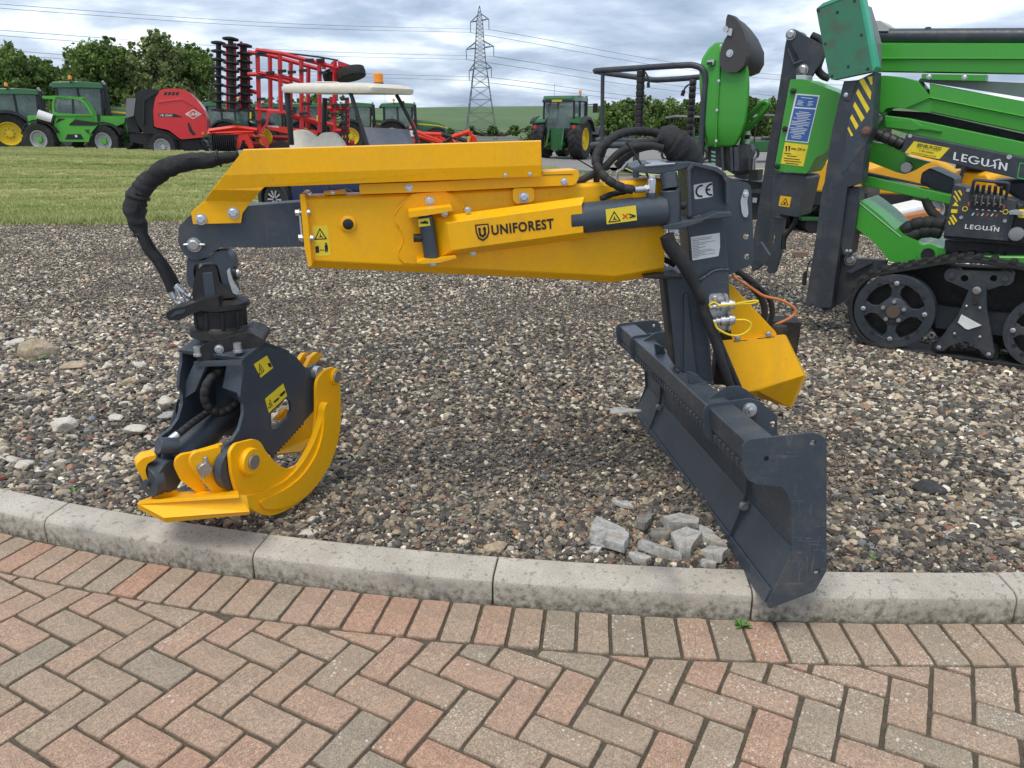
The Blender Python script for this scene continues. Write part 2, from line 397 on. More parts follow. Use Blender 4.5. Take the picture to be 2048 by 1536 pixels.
def soil_mat(name, c0, c1, sc_=60):
    m, t, b = newmat(name); n = ntex(t, sc_, 6, .7); n2 = ntex(t, sc_ * 6, 3, .6)
    c = ramp(t, n, [(.3, c0), (.7, c1)]); c = mixc(t, .6, c, ramp(t, n2, [(.3, (.5,) * 3), (.7, (1.3,) * 3)]), 'MULTIPLY')
    t.links.new(c, b.inputs['Base Color']); b.inputs['Roughness'].default_value = .95; bump(t, b, n2, .7, .01); return m
JOINT = soil_mat('joint_soil', (.080, .066, .045), (.155, .130, .095), 40)
_px = [-7] + list(np.linspace(-3.2, 3.2, 40)) + [7]
pave = mesh('pavement', [(x, -3, -.010) for x in _px] + [(x, ky(min(3.2, max(-3.2, x))) + .06, -.010) for x in _px], [(i, i + 1, i + 43, i + 42) for i in range(41)], JOINT, None, kind='structure')
def brick(poly):
    """one paver from its plan outline, a little uneven"""
    c = sum((Vector(p) for p in poly), Vector((0, 0))) / len(poly); dz = random.uniform(-.0018, .0012); tx, ty = random.uniform(-.012, .012), random.uniform(-.012, .012)
    ring = []
    for i in range(len(poly)):
        a, b_ = Vector(poly[i]), Vector(poly[(i + 1) % len(poly)]); L = (b_ - a).length; k = max(1, int(L / .022)); nn = Vector((-(b_ - a).y, (b_ - a).x)).normalized()
        for j in range(k):
            q = a.lerp(b_, j / k); w = noise.noise(Vector((q.x * 70, q.y * 70, 1))) * .0016 + noise.noise(Vector((q.x * 25, q.y * 25, 5))) * .0012
            if j == 0: q = q.lerp(c, .018)
            ring.append(q + nn * w)
    n = len(ring); vs = []
    for s, z in ((1.0, -.03), (1.0, -.0055), (.991, -.0022), (.965, 0)):
        for q in ring:
            p = c + (q - c) * s if s < 1 else q
            vs.append((p.x, p.y, z + dz + tx * (p.x - c.x) + ty * (p.y - c.y)))
    fs = [tuple(range(3 * n, 4 * n))]
    for r_ in range(3):
        for i in range(n): fs.append((r_ * n + i, r_ * n + (i + 1) % n, (r_ + 1) * n + (i + 1) % n, (r_ + 1) * n + i))
    off = Vector((c.x, c.y, 0)); m = bpy.data.meshes.new('brick'); m.from_pydata([tuple(Vector(v) - off) for v in vs], [], fs)
    m.materials.append(BRM)
    for p in m.polygons: p.use_smooth = len(p.vertices) == 4
    o = bpy.data.objects.new('brick', m); COL.objects.link(o); o.parent = pave; o.location = off
    return o
HD0, HD1 = .012, .219              # header course from the kerb foot outwards
x = -2.45; hx = []
while x < 2.4: hx.append(x); x += .1065 / math.sqrt(1 + float(np.polyval(np.polyder(_kp), x)) ** 2)
for i in range(len(hx) - 1):
    q = []
    gap = .0056
    for x_, s in ((hx[i], gap), (hx[i + 1], -gap)):
        t, n = kt(x_); f = Vector((x_, ky(x_), 0)) + t * s
        q.append((f - n * HD0, f - n * (HD1 - random.uniform(.006, .010))))
    P = [q[0][1], q[1][1], q[1][0], q[0][0]]
    brick([(p.x, p.y) for p in P])
MOD, AN = .1070, -28.6
ua, va = Vector((math.cos(R(AN)), math.sin(R(AN)))), Vector((-math.sin(R(AN)), math.cos(R(AN))))
O0 = Vector((.2990, 1.7120))
def clip(poly):
    """keeps what lies outside the header course"""
    if all(kdist(*p)[0] < -HD1 - .004 for p in poly): return poly
    if all(kdist(*p)[0] > -HD1 for p in poly): return None
    out = []; N = len(poly); D = [kdist(*p)[0] + HD1 + .005 for p in poly]
    for i in range(N):
        a, b_, da, db = Vector(poly[i]), Vector(poly[(i + 1) % N]), D[i], D[(i + 1) % N]
        if da < 0: out.append(tuple(a))
        if da * db < 0: out.append(tuple(a.lerp(b_, da / (da - db))))
    if len(out) < 3: return None
    A = abs(sum(out[i][0] * out[(i + 1) % len(out)][1] - out[(i + 1) % len(out)][0] * out[i][1] for i in range(len(out)))) / 2
    return out if A > .0007 else None
for i in range(-34, 34):
    for j in range(-34, 34):
        k = (i - j) % 4
        if k not in (0, 3): continue
        L, H_ = (2, 1) if k == 0 else (1, 2)
        c = O0 + ua * ((i + L / 2) * MOD) + va * ((j + H_ / 2) * MOD)
        if not (-2.25 < c.x < 2.25 and 1.30 < c.y < 2.75) or (abs(c.x) > .2 + c.y * .80): continue
        g = .0055; rot = random.uniform(-.008, .008); jx = Vector((random.uniform(-.0015, .0015), random.uniform(-.0015, .0015)))
        P = []
        for a, b_ in ((-1, -1), (1, -1), (1, 1), (-1, 1)):
            du, dv = a * (L * MOD / 2 - g), b_ * (H_ * MOD / 2 - g); du, dv = du - rot * dv, dv + rot * du
            P.append(tuple(c + jx + ua * du + va * dv))
        P = clip(P)
        if P: brick(P)
# ground sheet: gravel yard, then everything beyond it
GRAVM = None
def gravel_mat():
    m, t, b = newmat('gravel_bed'); tcn = t.nodes.new('ShaderNodeTexCoord')
    v = N_(t, 'ShaderNodeTexVoronoi'); v.inputs['Scale'].default_value = 38; t.links.new(tcn.outputs['Object'], v.inputs[0])
    stone = ramp(t, v.outputs['Color'], [(.2, (.055, .052, .05)), (.45, (.13, .115, .10)), (.62, (.25, .215, .17)), (.8, (.36, .33, .28))])
    n1 = ntex(t, .8, 5, .6); n2 = ntex(t, 90, 3)
    c = mixc(t, ramp(t, n1, [(.4, (.25,) * 3), (.62, (.75,) * 3)]), stone, (.085, .066, .048))
    geo = t.nodes.new('ShaderNodeNewGeometry'); sp = t.nodes.new('ShaderNodeSeparateXYZ'); t.links.new(geo.outputs['Position'], sp.inputs[0])
    c2 = mixc(t, .35, stone, (.17, .15, .13)); c = mixc(t, ramp(t, sp.outputs[1], [(.0, (0, 0, 0)), (1, (1, 1, 1))]), c, c2)
    mr = t.nodes.new('ShaderNodeMapRange'); mr.inputs[1].default_value = 5; mr.inputs[2].default_value = 9; t.links.new(sp.outputs[1], mr.inputs[0])
    c = mixc(t, mr.outputs[0], mixc(t, ramp(t, n1, [(.4, (.3,) * 3), (.62, (.8,) * 3)]), stone, (.085, .066, .048)), c2)
    t.links.new(c, b.inputs['Base Color']); b.inputs['Roughness'].default_value = .93; bump(t, b, v.outputs['Distance'], .8, .012); return m
GRAVM = gravel_mat()
def sheet(name, xs, ys, mat, dz=0, keep=None, kind='structure', ext=None):
    vs, fs, ix = [], [], {}
    for j, y in enumerate(ys):
        for i, x in enumerate(xs): ix[i, j] = len(vs); vs.append((x, y, gz(x, y) + dz))
    for j in range(len(ys) - 1):
        for i in range(len(xs) - 1):
            if keep is None or keep((xs[i] + xs[i + 1]) / 2, (ys[j] + ys[j + 1]) / 2): fs.append((ix[i, j], ix[i + 1, j], ix[i + 1, j + 1], ix[i, j + 1]))
    used = sorted({k for f in fs for k in f}); mp = {k: n for n, k in enumerate(used)}
    return mesh(name, [vs[k] for k in used], [tuple(mp[k] for k in f) for f in fs], mat, None, True, kind=kind)
# gravel yard follows the back of the kerb
xs = np.linspace(-6, 6, 121); vs, fs = [], []
rows = [0, .03, .1, .25, .4, .6, .8, 1.0, 1.2, 1.4, 1.6, 1.8, 2.0, 2.4, 3, 4.5, 7, 9, 11, 13, 15, 17, 19, 21, 24]
for s in rows:
    for x in xs:
        y0 = ky(min(3.2, max(-3.2, x))) + .10 + (0 if abs(x) < 3.2 else .35 * (abs(x) - 3.2)); q = x * (1 + s * .12); y = y0 + s
        vs.append((q, y, gz(q, y) - (.012 if s < .02 else .004)))
n = len(xs)
for j in range(len(rows) - 1):
    for i in range(n - 1): fs.append((j * n + i, j * n + i + 1, (j + 1) * n + i + 1, (j + 1) * n + i))
gravel_ground = mesh('gravel_ground', vs, fs, GRAVM, None, True, kind='structure')
FIELDFAR = soil_mat('far_ground', (.06, .075, .03), (.10, .12, .05), 4)
xs = [-2500, -900, -300, -120, -60, -30, -15, -6, 0, 6, 15, 30, 60, 120, 300, 900, 2500]; ys = [12, 14, 16, 19, 22, 25, 28, 32, 38, 45, 70, 100, 150, 220, 300, 600, 1500, 4000]
ground = sheet('ground', xs, ys, FIELDFAR, -.22, kind='structure')
# -------- gravel stones: four patches of loose stones, set side by side and turned
def ico(sub):
    b = bmesh.new(); bmesh.ops.create_icosphere(b, subdivisions=sub, radius=1); v = np.array([x.co[:] for x in b.verts]); f = np.array([[x.index for x in q.verts] for q in b.faces]); b.free(); return v, f
I1, I2 = ico(1), ico(2)
def stone_shape(base, rng):
    v, f = base; v = v.copy()
    for _ in range(8):                                   # chip the pebble with a few flat cuts
        d = rng.normal(size=3); d /= np.linalg.norm(d); k = rng.uniform(.42, .88); s = v @ d; v -= np.outer(np.maximum(0, s - k), d)
    v *= 1 + rng.normal(0, .05, (len(v), 1)); v *= np.array([1, rng.uniform(.62, 1), rng.uniform(.42, .8)]); return v, f
STC = np.array([(.050, .048, .046), (.075, .070, .065), (.105, .096, .086), (.145, .128, .108), (.20, .172, .138), (.28, .235, .175), (.40, .335, .25), (.53, .475, .385), (.66, .62, .54), (.30, .175, .105), (.25, .115, .08), (.22, .235, .24)]) * np.array([1.03, 1.0, .94])
STP = np.array([.15, .17, .15, .13, .11, .09, .085, .06, .025, .022, .006, .02]); STP = STP / STP.sum()
def stone_col_mat(name='loose_stone', attr='stone_colour'):
    m, t, b = newmat(name); a = t.nodes.new('ShaderNodeAttribute'); a.attribute_name = attr
    n = ntex(t, 130, 4, .65, 'Object'); c = mixc(t, .8, a.outputs['Color'], ramp(t, n, [(.3, (.55, .54, .52)), (.55, (1, 1, 1)), (.75, (1.25, 1.22, 1.18))]), 'MULTIPLY')
    t.links.new(c, b.inputs['Base Color']); b.inputs['Roughness'].default_value = .8; return m
STM = stone_col_mat()
def patch(name, size, count, smin, smax, rng, big=0, pw=2.1, probs=None, mul=1.0):
    V, F, C, n0 = [], [], [], 0
    shp = [stone_shape(I1, rng) for _ in range(24)]; shpb = [stone_shape(I2, rng) for _ in range(10)]
    for i in range(count):
        s = smin * (smax / smin) ** (rng.random() ** pw)
        v, f = shpb[rng.integers(10)] if s > .017 and big else shp[rng.integers(24)]
        a, tl = rng.uniform(0, 6.283), rng.normal(0, .22, 2); ca, sa = math.cos(a), math.sin(a)
        q = v * s * .62; q = np.stack([q[:, 0] * ca - q[:, 1] * sa, q[:, 0] * sa + q[:, 1] * ca, q[:, 2]], 1); q[:, 2] += q[:, 0] * tl[0] + q[:, 1] * tl[1]
        px, py = rng.uniform(-size / 2, size / 2, 2); q += np.array([px, py, s * .10 + rng.uniform(-.004, .003)])
        c = STC[rng.choice(len(STC), p=STP if probs is None else probs)] * rng.uniform(.72, 1.3) * mul
        V.append(q); F.append(f + n0); C.append(np.tile(np.append(c, 1), (len(q), 1))); n0 += len(q)
    V, F, C = np.concatenate(V), np.concatenate(F), np.concatenate(C)
    m = bpy.data.meshes.new(name); m.from_pydata(V.tolist(), [], F.tolist()); at_ = m.color_attributes.new('stone_colour', 'FLOAT_COLOR', 'POINT'); at_.data.foreach_set('color', C.ravel().astype(np.float32))
    m.materials.append(STM); return bpy.data.objects.new(name, m)
def scatter(name, patches, pts, rots, picks=None):
    """points carrying one patch each: geometry nodes, one object"""
    m = bpy.data.meshes.new(name); m.from_pydata([tuple(p) for p in pts], [], [])
    a = m.attributes.new('pick', 'INT', 'POINT'); a.data.foreach_set('value', [int(x) for x in (RNG.integers(0, len(patches), len(pts)) if picks is None else picks)])
    a = m.attributes.new('turn', 'FLOAT_VECTOR', 'POINT'); a.data.foreach_set('vector', np.array(rots, dtype=np.float32).ravel())
    o = bpy.data.objects.new(name, m); COL.objects.link(o)
    c = bpy.data.collections.new(name + '_patches')
    for p in patches: c.objects.link(p)
    g = bpy.data.node_groups.new(name, 'GeometryNodeTree'); g.interface.new_socket('Geometry', in_out='INPUT', socket_type='NodeSocketGeometry'); g.interface.new_socket('Geometry', in_out='OUTPUT', socket_type='NodeSocketGeometry')
    gi, go = g.nodes.new('NodeGroupInput'), g.nodes.new('NodeGroupOutput'); ci = g.nodes.new('GeometryNodeCollectionInfo'); ci.inputs['Collection'].default_value = c; ci.inputs['Separate Children'].default_value = True; ci.inputs['Reset Children'].default_value = True
    ip = g.nodes.new('GeometryNodeInstanceOnPoints'); ip.inputs['Pick Instance'].default_value = True
    na = g.nodes.new('GeometryNodeInputNamedAttribute'); na.data_type = 'INT'; na.inputs['Name'].default_value = 'pick'; nb = g.nodes.new('GeometryNodeInputNamedAttribute'); nb.data_type = 'FLOAT_VECTOR'; nb.inputs['Name'].default_value = 'turn'
    g.links.new(gi.outputs[0], ip.inputs['Points']); g.links.new(ci.outputs[0], ip.inputs['Instance']); g.links.new(na.outputs['Attribute'], ip.inputs['Instance Index'])
    e2r = g.nodes.new('FunctionNodeEulerToRotation'); g.links.new(nb.outputs['Attribute'], e2r.inputs[0]); g.links.new(e2r.outputs[0], ip.inputs['Rotation'])
    g.links.new(ip.outputs[0], go.inputs[0]); k = o.modifiers.new('scatter', 'NODES'); k.node_group = g; return o
PS = .5
PFINE = np.array([.10, .15, .19, .19, .15, .09, .05, .03, .01, .03, .006, .004]); PFINE = PFINE / PFINE.sum(); PWHT = np.array([.12, .15, .13, .12, .10, .09, .10, .09, .05, .025, .007, .02]); PWHT = PWHT / PWHT.sum()
near = [patch('near_patch', PS, 3500, .004, .044, RNG, 1, 3.2) for _ in range(4)] + [patch('near_patch', PS, 3400, .004, .050, RNG, 1, 2.7, PWHT, 1.18) for _ in range(3)] + [patch('near_patch', PS, 3200, .004, .030, RNG, 1, 3.0, PFINE, 1.3) for _ in range(3)]
pts, rots, gpick = [], [], []
def vis(x, y, m=.6): return abs(x) < y * .74 + m
def slope(x, y, s, k):
    tx, ty = math.atan((gz(x, y + .1) - gz(x, y - .1)) / .2), -math.atan((gz(x + .1, y) - gz(x - .1, y)) / .2); return (tx, ty, 0) if k == 0 else (tx * (1, 0, -1, 0)[k] , -tx * (0, 1, 0, -1)[k], k * math.pi / 2)
for i in range(-16, 20):
    for j in range(0, 12):
        x, y = i * PS * .98, 2.2 + j * PS * .98
        if y > 6.6 or not vis(x, y): continue
        if abs(x) < 3.2:
            d = kdist(x, y)[0]
            if d < .125 + .28: continue
        elif y < 3.6: continue
        k = random.randrange(4); pts.append((x, y, gz(x, y))); rots.append((0, 0, k * math.pi / 2))
        e_ = noise.noise(Vector((x * .8, y * .8, 3.3))) + .9 * math.exp(-((x - .25) / .75) ** 2 - ((y - 3.6) / .9) ** 2) - (.55 if x < -.9 or x > 1.9 else .15)
        gpick.append(random.randrange(7, 10) if e_ > .22 else random.randrange(4, 7) if e_ < -.42 else random.randrange(0, 4))
def tilt_fix(pts, rots):
    out = []
    for p, r_ in zip(pts, rots):
        tx = math.atan((gz(p[0], p[1] + .1) - gz(p[0], p[1] - .1)) / .2)
        E_ = (Matrix.Rotation(tx, 3, 'X') @ Matrix.Rotation(r_[2], 3, 'Z')).to_euler(); out.append(tuple(E_))
    return out
gravel = tag(scatter('gravel', near, pts, tilt_fix(pts, rots), gpick), 'loose grey, tan and white gravel stones covering the yard behind the kerb', 'gravel', kind='stuff')
edge = [patch('edge_patch', .10, 130, .006, .034, RNG, 1) for _ in range(6)]
pts, rots = [], []
for s in (.16, .235, .31, .385, .46, .535, .61):
    for x in np.arange(-3.15, 3.15, .088):
        t, n = kt(x); p = Vector((x, ky(x), 0)) + n * (s + random.uniform(-.012, .012) + (.012 if s < .2 else 0)); pts.append((p.x, p.y, gz(p.x, p.y) - .001)); rots.append((0, 0, random.uniform(0, 6.28)))
tag(scatter('kerbside_gravel', edge, pts, rots), 'fine loose gravel lying along the back of the kerb', 'gravel', kind='stuff')
mid = [patch('mid_patch', 1.0, 4200, .010, .042, RNG, 0, 2.4, PWHT, 1.12) for _ in range(4)] + [patch('mid_patch', 1.0, 4200, .010, .034, RNG, 0, 2.4, PFINE, 1.2) for _ in range(2)]
pts, rots = [], []
for i in range(-14, 18):
    for j in range(0, 10):
        x, y = i * .97, 6.75 + j * .97
        if vis(x, y, 1.2) and (y < 13.4 or x > 2): pts.append((x, y, gz(x, y))); rots.append((0, 0, random.randrange(4) * math.pi / 2))
tag(scatter('far_gravel', mid, pts, rots), 'small grey gravel stretching from the machines back to the lawn', 'gravel', kind='stuff')
# single stones one can pick out
def rock_mesh(name, seed, sub=3, flat=1.0, cuts=9):
    rng = np.random.default_rng(seed); b = bmesh.new(); bmesh.ops.create_icosphere(b, subdivisions=sub, radius=1)
    cs = [(rng.normal(size=3), rng.uniform(.5, .9)) for _ in range(cuts)]; off = rng.uniform(0, 50, 3)
    sx, sy, sz = 1, rng.uniform(.6, .95), rng.uniform(.45, .75) * flat
    for v in b.verts:
        p = np.array(v.co)
        for d, k in cs:
            d = d / np.linalg.norm(d); s = p @ d
            if s > k: p -= (s - k) * d * .93
        p *= 1 + .10 * noise.noise(Vector(p * 1.7 + off)) + .035 * noise.noise(Vector(p * 6 + off)); v.co = Vector((p[0] * sx, p[1] * sy, p[2] * sz))
    m = bpy.data.meshes.new(name); b.to_mesh(m); b.free(); return m
def rock_mat(name, c, c2):
    m, t, b = newmat(name); n = ntex(t, 2.2, 6, .7); n2 = ntex(t, 14, 5, .7)
    k = ramp(t, n, [(.35, c), (.65, c2)]); k = mixc(t, .6, k, ramp(t, n2, [(.3, (.5,) * 3), (.6, (1, 1, 1)), (.75, (1.2,) * 3)]), 'MULTIPLY')
    t.links.new(k, b.inputs['Base Color']); b.inputs['Roughness'].default_value = .88; bump(t, b, n2, .4, .08); return m
ROCKM = {'pale': rock_mat('limestone', (.60, .54, .44), (.82, .77, .67)), 'tan': rock_mat('tan_stone', (.38, .29, .18), (.60, .50, .36)), 'grey': rock_mat('grey_stone', (.085, .085, .085), (.19, .185, .175)),
         'dark': rock_mat('dark_stone', (.032, .032, .034), (.075, .072, .07)), 'red': rock_mat('brick_rubble', (.26, .10, .065), (.34, .17, .12)), 'blue': rock_mat('bluish_stone', (.18, .20, .22), (.34, .36, .37)), 'slab': rock_mat('broken_concrete', (.33, .33, .315), (.56, .56, .54))}
RB = {k: [] for k in ROCKM}
for k in ROCKM:
    for i in range(5):
        m = rock_mesh('stone', hash(k) % 1000 + i * 17 if False else sum(map(ord, k)) + i * 17, 2); m.materials.append(ROCKM[k]); RB[k].append(m)
def stone(x, y, s, k, sink=.35):
    o = bpy.data.objects.new('stone', random.choice(RB[k])); COL.objects.link(o); o.parent = gravel_ground
    o.scale = (s, s, s); o.location = (x, y, gz(x, y) + s * .35 - s * sink); o.rotation_euler = (random.uniform(-.4, .4), random.uniform(-.4, .4), random.uniform(0, 6.28)); return o
kinds = ['pale'] * 48 + ['tan'] * 22 + ['grey'] * 24 + ['dark'] * 14 + ['red'] * 8 + ['blue'] * 4
nst = 0
while nst < 292:
    px, py = random.uniform(-60, 2100), 560 + 560 * random.random() ** .75
    if random.random() < .35: px = random.uniform(-40, 480)
    if px < 520: py = random.uniform(640, 1010)
    p = atz(px, py, .03)
    if p.y > 6 or (abs(p.x) < 3.2 and kdist(p.x, p.y)[0] < .16): continue
    s = random.choice((.014, .017, .019, .022, .026)) * (1.75 if px < 450 and random.random() < .4 else 1)
    stone(p.x, p.y, s, random.choice(kinds), .12); nst += 1
# large rocks, each a thing
def rock(px, py, rpx, k, label, seed, flat=1.0, rz=0, cuts=9, zb=None, up=.30, tilt=0):
    g_ = atz(px, py, .03); g_ = atz(px, py, gz(g_.x, g_.y) if zb is None else zb); dep = g_.y * _c + (CAMH - g_.z) * _s; s = rpx * dep / FPX
    m = rock_mesh('rock', seed, 3, flat, cuts); m.materials.append(ROCKM[k]); o = bpy.data.objects.new('rock', m); COL.objects.link(o)
    o.scale = (s, s, s); o.location = g_ + Vector((0, 0, s * up)); o.rotation_euler = (tilt, 0, rz); return tag(o, label, 'rock')
rock(80, 712, 36, 'tan', 'big tan boulder half sunk in the gravel at the left edge', 3, 1.3, .4)
rock(125, 858, 31, 'pale', 'flat white rock in the gravel left of the grapple', 4, .8, .2)
rock(272, 868, 27, 'pale', 'pale flat rock closest to the open left side of the grapple', 5, .7, .1)
rock(148, 738, 27, 'tan', 'low tan stone just right of the big boulder', 6, .7, .1)
rock(330, 815, 26, 'pale', 'white rock behind the lower left of the grapple body', 8, .8, 2)
rock(335, 838, 20, 'slab', 'small grey white rock touching the grapple body on its left', 9, .7, 1)
rock(260, 772, 18, 'tan', 'beige stone between the boulder and the grapple', 10, .9, 1)
rock(30, 690, 22, 'pale', 'chalky stone at the left picture edge beside the boulder', 11, .7, 1)
rock(992, 1100, 28, 'tan', 'yellowish rock sitting behind the kerb joint', 12, 1.0, .3, up=.1)
rock(620, 1068, 24, 'pale', 'crumbly cream rock behind the kerb below the jaw', 13, .7, .2, up=.1)
rock(1858, 985, 34, 'dark', 'large dark stone in the gravel right of the blade', 14, .8, .2)
rock(1700, 640, 20, 'tan', 'tan stone in front of the track wheel', 15, .8, .2)
# broken concrete beside the blade
def chunk(px, label, thick, seed, zt=.0, k='slab', tilt=(0, 0)):
    """an angular slab of concrete from its seen top outline"""
    P = [atz(a, b_, .088 + zt) for a, b_ in px]; c = sum(P, Vector()) / len(P); vs, fs = [], []; rng = random.Random(seed)
    sub = []
    for i in range(len(P)):
        a, b_ = P[i], P[(i + 1) % len(P)]
        for j in range(3): q = a.lerp(b_, j / 3); sub.append(q + Vector((rng.uniform(-.004, .004), rng.uniform(-.004, .004), 0)) if j else q)
    n = len(sub); Lv = [(1.0, 0), (1.03, -.35), (1.05, -1)]
    tilt = (rng.uniform(-.3, .3), rng.uniform(-.35, .1)); thick *= .7; cut = rng.uniform(.55, .8); cx_ = rng.uniform(0, 6.28)
    for s, z in [(.0, .03)] + Lv:
        if s == 0: vs.append(c + Vector((0, 0, .0006))); continue
        for q in sub:
            e_ = q - c; p = c + e_ * s; p.z += z * thick + tilt[0] * e_.x + tilt[1] * e_.y + rng.uniform(-.0008, .0008); vs.append(p)
    for i in range(n): fs.append((0, 1 + i, 1 + (i + 1) % n))
    for r_ in range(2):
        for i in range(n): fs.append((1 + r_ * n + i, 1 + r_ * n + (i + 1) % n, 1 + (r_ + 1) * n + (i + 1) % n, 1 + (r_ + 1) * n + i))
    o = mesh('concrete_chunk', [v - c for v in vs], fs, CHK, None, False, .0015); o.location = c
    return tag(o, label, 'rubble', 'broken concrete beside the blade')
def chunk_mat():
    m, t, b = newmat('broken_concrete_face'); n = ntex(t, 22, 6, .7); n2 = ntex(t, 120, 4, .7); n3 = ntex(t, 9, 3)
    c = ramp(t, n, [(.32, (.26, .25, .235)), (.5, (.54, .535, .51)), (.7, (.72, .715, .69))]); c = mixc(t, ramp(t, n3, [(.55, (0, 0, 0)), (.7, (.5,) * 3)]), c, (.36, .26, .14))
    c = mixc(t, .7, c, ramp(t, n2, [(.3, (.5,) * 3), (.65, (1.1,) * 3)]), 'MULTIPLY'); oi = t.nodes.new('ShaderNodeObjectInfo'); c = mixc(t, 1, c, ramp(t, oi.outputs['Random'], [(0, (.5, .49, .47)), (.5, (.85, .84, .82)), (1, (1.05, 1.05, 1.03))]), 'MULTIPLY'); t.links.new(c, b.inputs['Base Color']); b.inputs['Roughness'].default_value = .9; bump(t, b, n, .6, .01); return m
CHK = chunk_mat()
z4 = Z(1180, 800, 3.571)
chunk(z4((50, 800), (110, 830), (250, 910), (280, 960), (240, 1060), (10, 985), (0, 930)), 'largest pale triangular slab of broken concrete lying by the kerb', .045, 1, .035)
chunk(z4((345, 1030), (385, 965), (640, 1055), (655, 1100), (500, 1090)), 'long white tipped concrete sliver in front of the rubble', .05, 2, .03)
chunk(z4((335, 780), (460, 775), (440, 850), (385, 930), (335, 880)), 'upright pale pentagon of concrete behind the rubble', .04, 3, .03)
chunk(z4((520, 840), (640, 795), (780, 820), (775, 870), (560, 890)), 'grey brick shaped concrete piece nearest the blade back', .05, 4, .035)
chunk(z4((435, 895), (500, 885), (575, 960), (540, 985), (440, 960)), 'small grey concrete wedge in the middle of the rubble', .035, 5, .02)
chunk(z4((570, 930), (690, 900), (800, 960), (720, 1060), (640, 1050)), 'grey cracked concrete lump in the middle of the rubble', .05, 6, .035)
chunk(z4((760, 1010), (850, 985), (985, 1090), (940, 1145), (880, 1120)), 'dark grey concrete piece tucked under the blade edge', .05, 7, .03)
chunk(z4((790, 1140), (850, 1095), (905, 1130), (900, 1180), (800, 1180)), 'rounded grey concrete bit against the kerb by the blade', .03, 8, .015)
chunk(z4((780, 880), (870, 925), (980, 1040), (860, 1000), (790, 960)), 'dark slanted concrete shard against the blade', .04, 9, .03)
chunk(z4((155, 705), (270, 700), (310, 770), (230, 760)), 'thin pale concrete flake lying farthest from the kerb', .02, 10, .01)
chunk(z4((0, 1005), (90, 1050), (60, 1085), (0, 1070)), 'small white concrete flake left of the largest slab', .02, 11, .01)
chunk(z4((275, 1085), (320, 1065), (440, 1110), (400, 1145), (320, 1130)), 'chalky lump by the red stones behind the kerb', .035, 12, .02)
chunk(z4((145, 40), (230, 50), (360, 95), (350, 103), (190, 80), (150, 70)), 'thin pale grey sheet fragment beside the far blade end', .006, 13, .03)
# small weeds
LEAFM = simple('weed_leaf', (.10, .22, .04), .6)
def weed(px, py, s, label, seed, n=14, zb=None):
    rng = random.Random(seed); g_ = atz(px, py, .03); g_ = atz(px, py, gz(g_.x, g_.y) if zb is None else zb); vs, fs = [], []
    for i in range(n):
        a = rng.uniform(0, 6.28); L = s * rng.uniform(.5, 1); e1 = Vector((math.cos(a), math.sin(a), rng.uniform(.2, 1.1))).normalized(); e2 = Vector((-math.sin(a), math.cos(a), 0)) * L * .22; k = len(vs); b0 = e1 * L * .12
        vs += [b0, b0 + e1 * L * .5 + e2, b0 + e1 * L + Vector((0, 0, -L * .25)), b0 + e1 * L * .5 - e2]; fs += [(k, k + 1, k + 2, k + 3)]
    o = mesh('weed', vs, fs, LEAFM); o.location = g_; return tag(o, label, 'weed')
weed(80, 722, .07, 'small green weed growing beside the tan boulder', 1)
weed(1483, 1253, .035, 'tiny green weed in the brick joint at the kerb foot', 2, 18, 0)
weed(1262, 1055, .035, 'green weed sprouting between the concrete rubble', 3)
weed(1668, 1010, .04, 'small grassy weed right of the blade end plate', 4)
weed(1745, 1120, .03, 'little weed in the gravel behind the right kerb', 5)
weed(150, 988, .04, 'flat weed behind the kerb at the lower left', 6)
weed(10, 955, .045, 'weed at the far left behind the kerb', 7)
weed(2040, 725, .16, 'grass tuft growing at the right end of the track', 8, 40)
# lawn
def grass_mat():
    m, t, b = newmat('lawn_blades'); geo = t.nodes.new('ShaderNodeNewGeometry'); oi = t.nodes.new('ShaderNodeObjectInfo')
    n = N_(t, 'ShaderNodeTexNoise'); n.inputs['Scale'].default_value = .6; n.inputs['Detail'].default_value = 6; mp = t.nodes.new('ShaderNodeMapping'); mp.inputs['Scale'].default_value = (.12, 1.3, 0); t.links.new(geo.outputs['Position'], mp.inputs[0]); t.links.new(mp.outputs[0], n.inputs[0])
    c = ramp(t, n.outputs['Fac'], [(.30, (.29, .35, .12)), (.5, (.41, .44, .19)), (.70, (.54, .52, .27))])
    a = t.nodes.new('ShaderNodeAttribute'); a.attribute_name = 'tint'; c = mixc(t, .7, c, a.outputs['Color'], 'MULTIPLY')
    t.links.new(c, b.inputs['Base Color']); b.inputs['Roughness'].default_value = .75; b.inputs['Specular IOR Level'].default_value = .25; return m
GRM = grass_mat()
def lawn_base_mat():
    m, t, b = newmat('lawn_ground'); n = N_(t, 'ShaderNodeTexNoise'); n.inputs['Scale'].default_value = .6; n.inputs['Detail'].default_value = 8; geo = t.nodes.new('ShaderNodeNewGeometry'); mp = t.nodes.new('ShaderNodeMapping'); mp.inputs['Scale'].default_value = (.12, 1.3, 0); t.links.new(geo.outputs['Position'], mp.inputs[0]); t.links.new(mp.outputs[0], n.inputs[0])
    n2 = ntex(t, 25, 5, .7); c = ramp(t, n.outputs['Fac'], [(.30, (.25, .30, .10)), (.5, (.34, .37, .15)), (.70, (.45, .44, .21))]); c = mixc(t, .7, c, ramp(t, n2, [(.3, (.5,) * 3), (.7, (1.2,) * 3)]), 'MULTIPLY')
    t.links.new(c, b.inputs['Base Color']); b.inputs['Roughness'].default_value = .95; bump(t, b, n2, .6, .03); return m
def lawn_edge(x): return 12.9 + .35 * math.sin(x * .9) + .25 * math.sin(x * 2.3 + 1) - .25 * sm(-5, -2, x) * 3
LBM = lawn_base_mat()
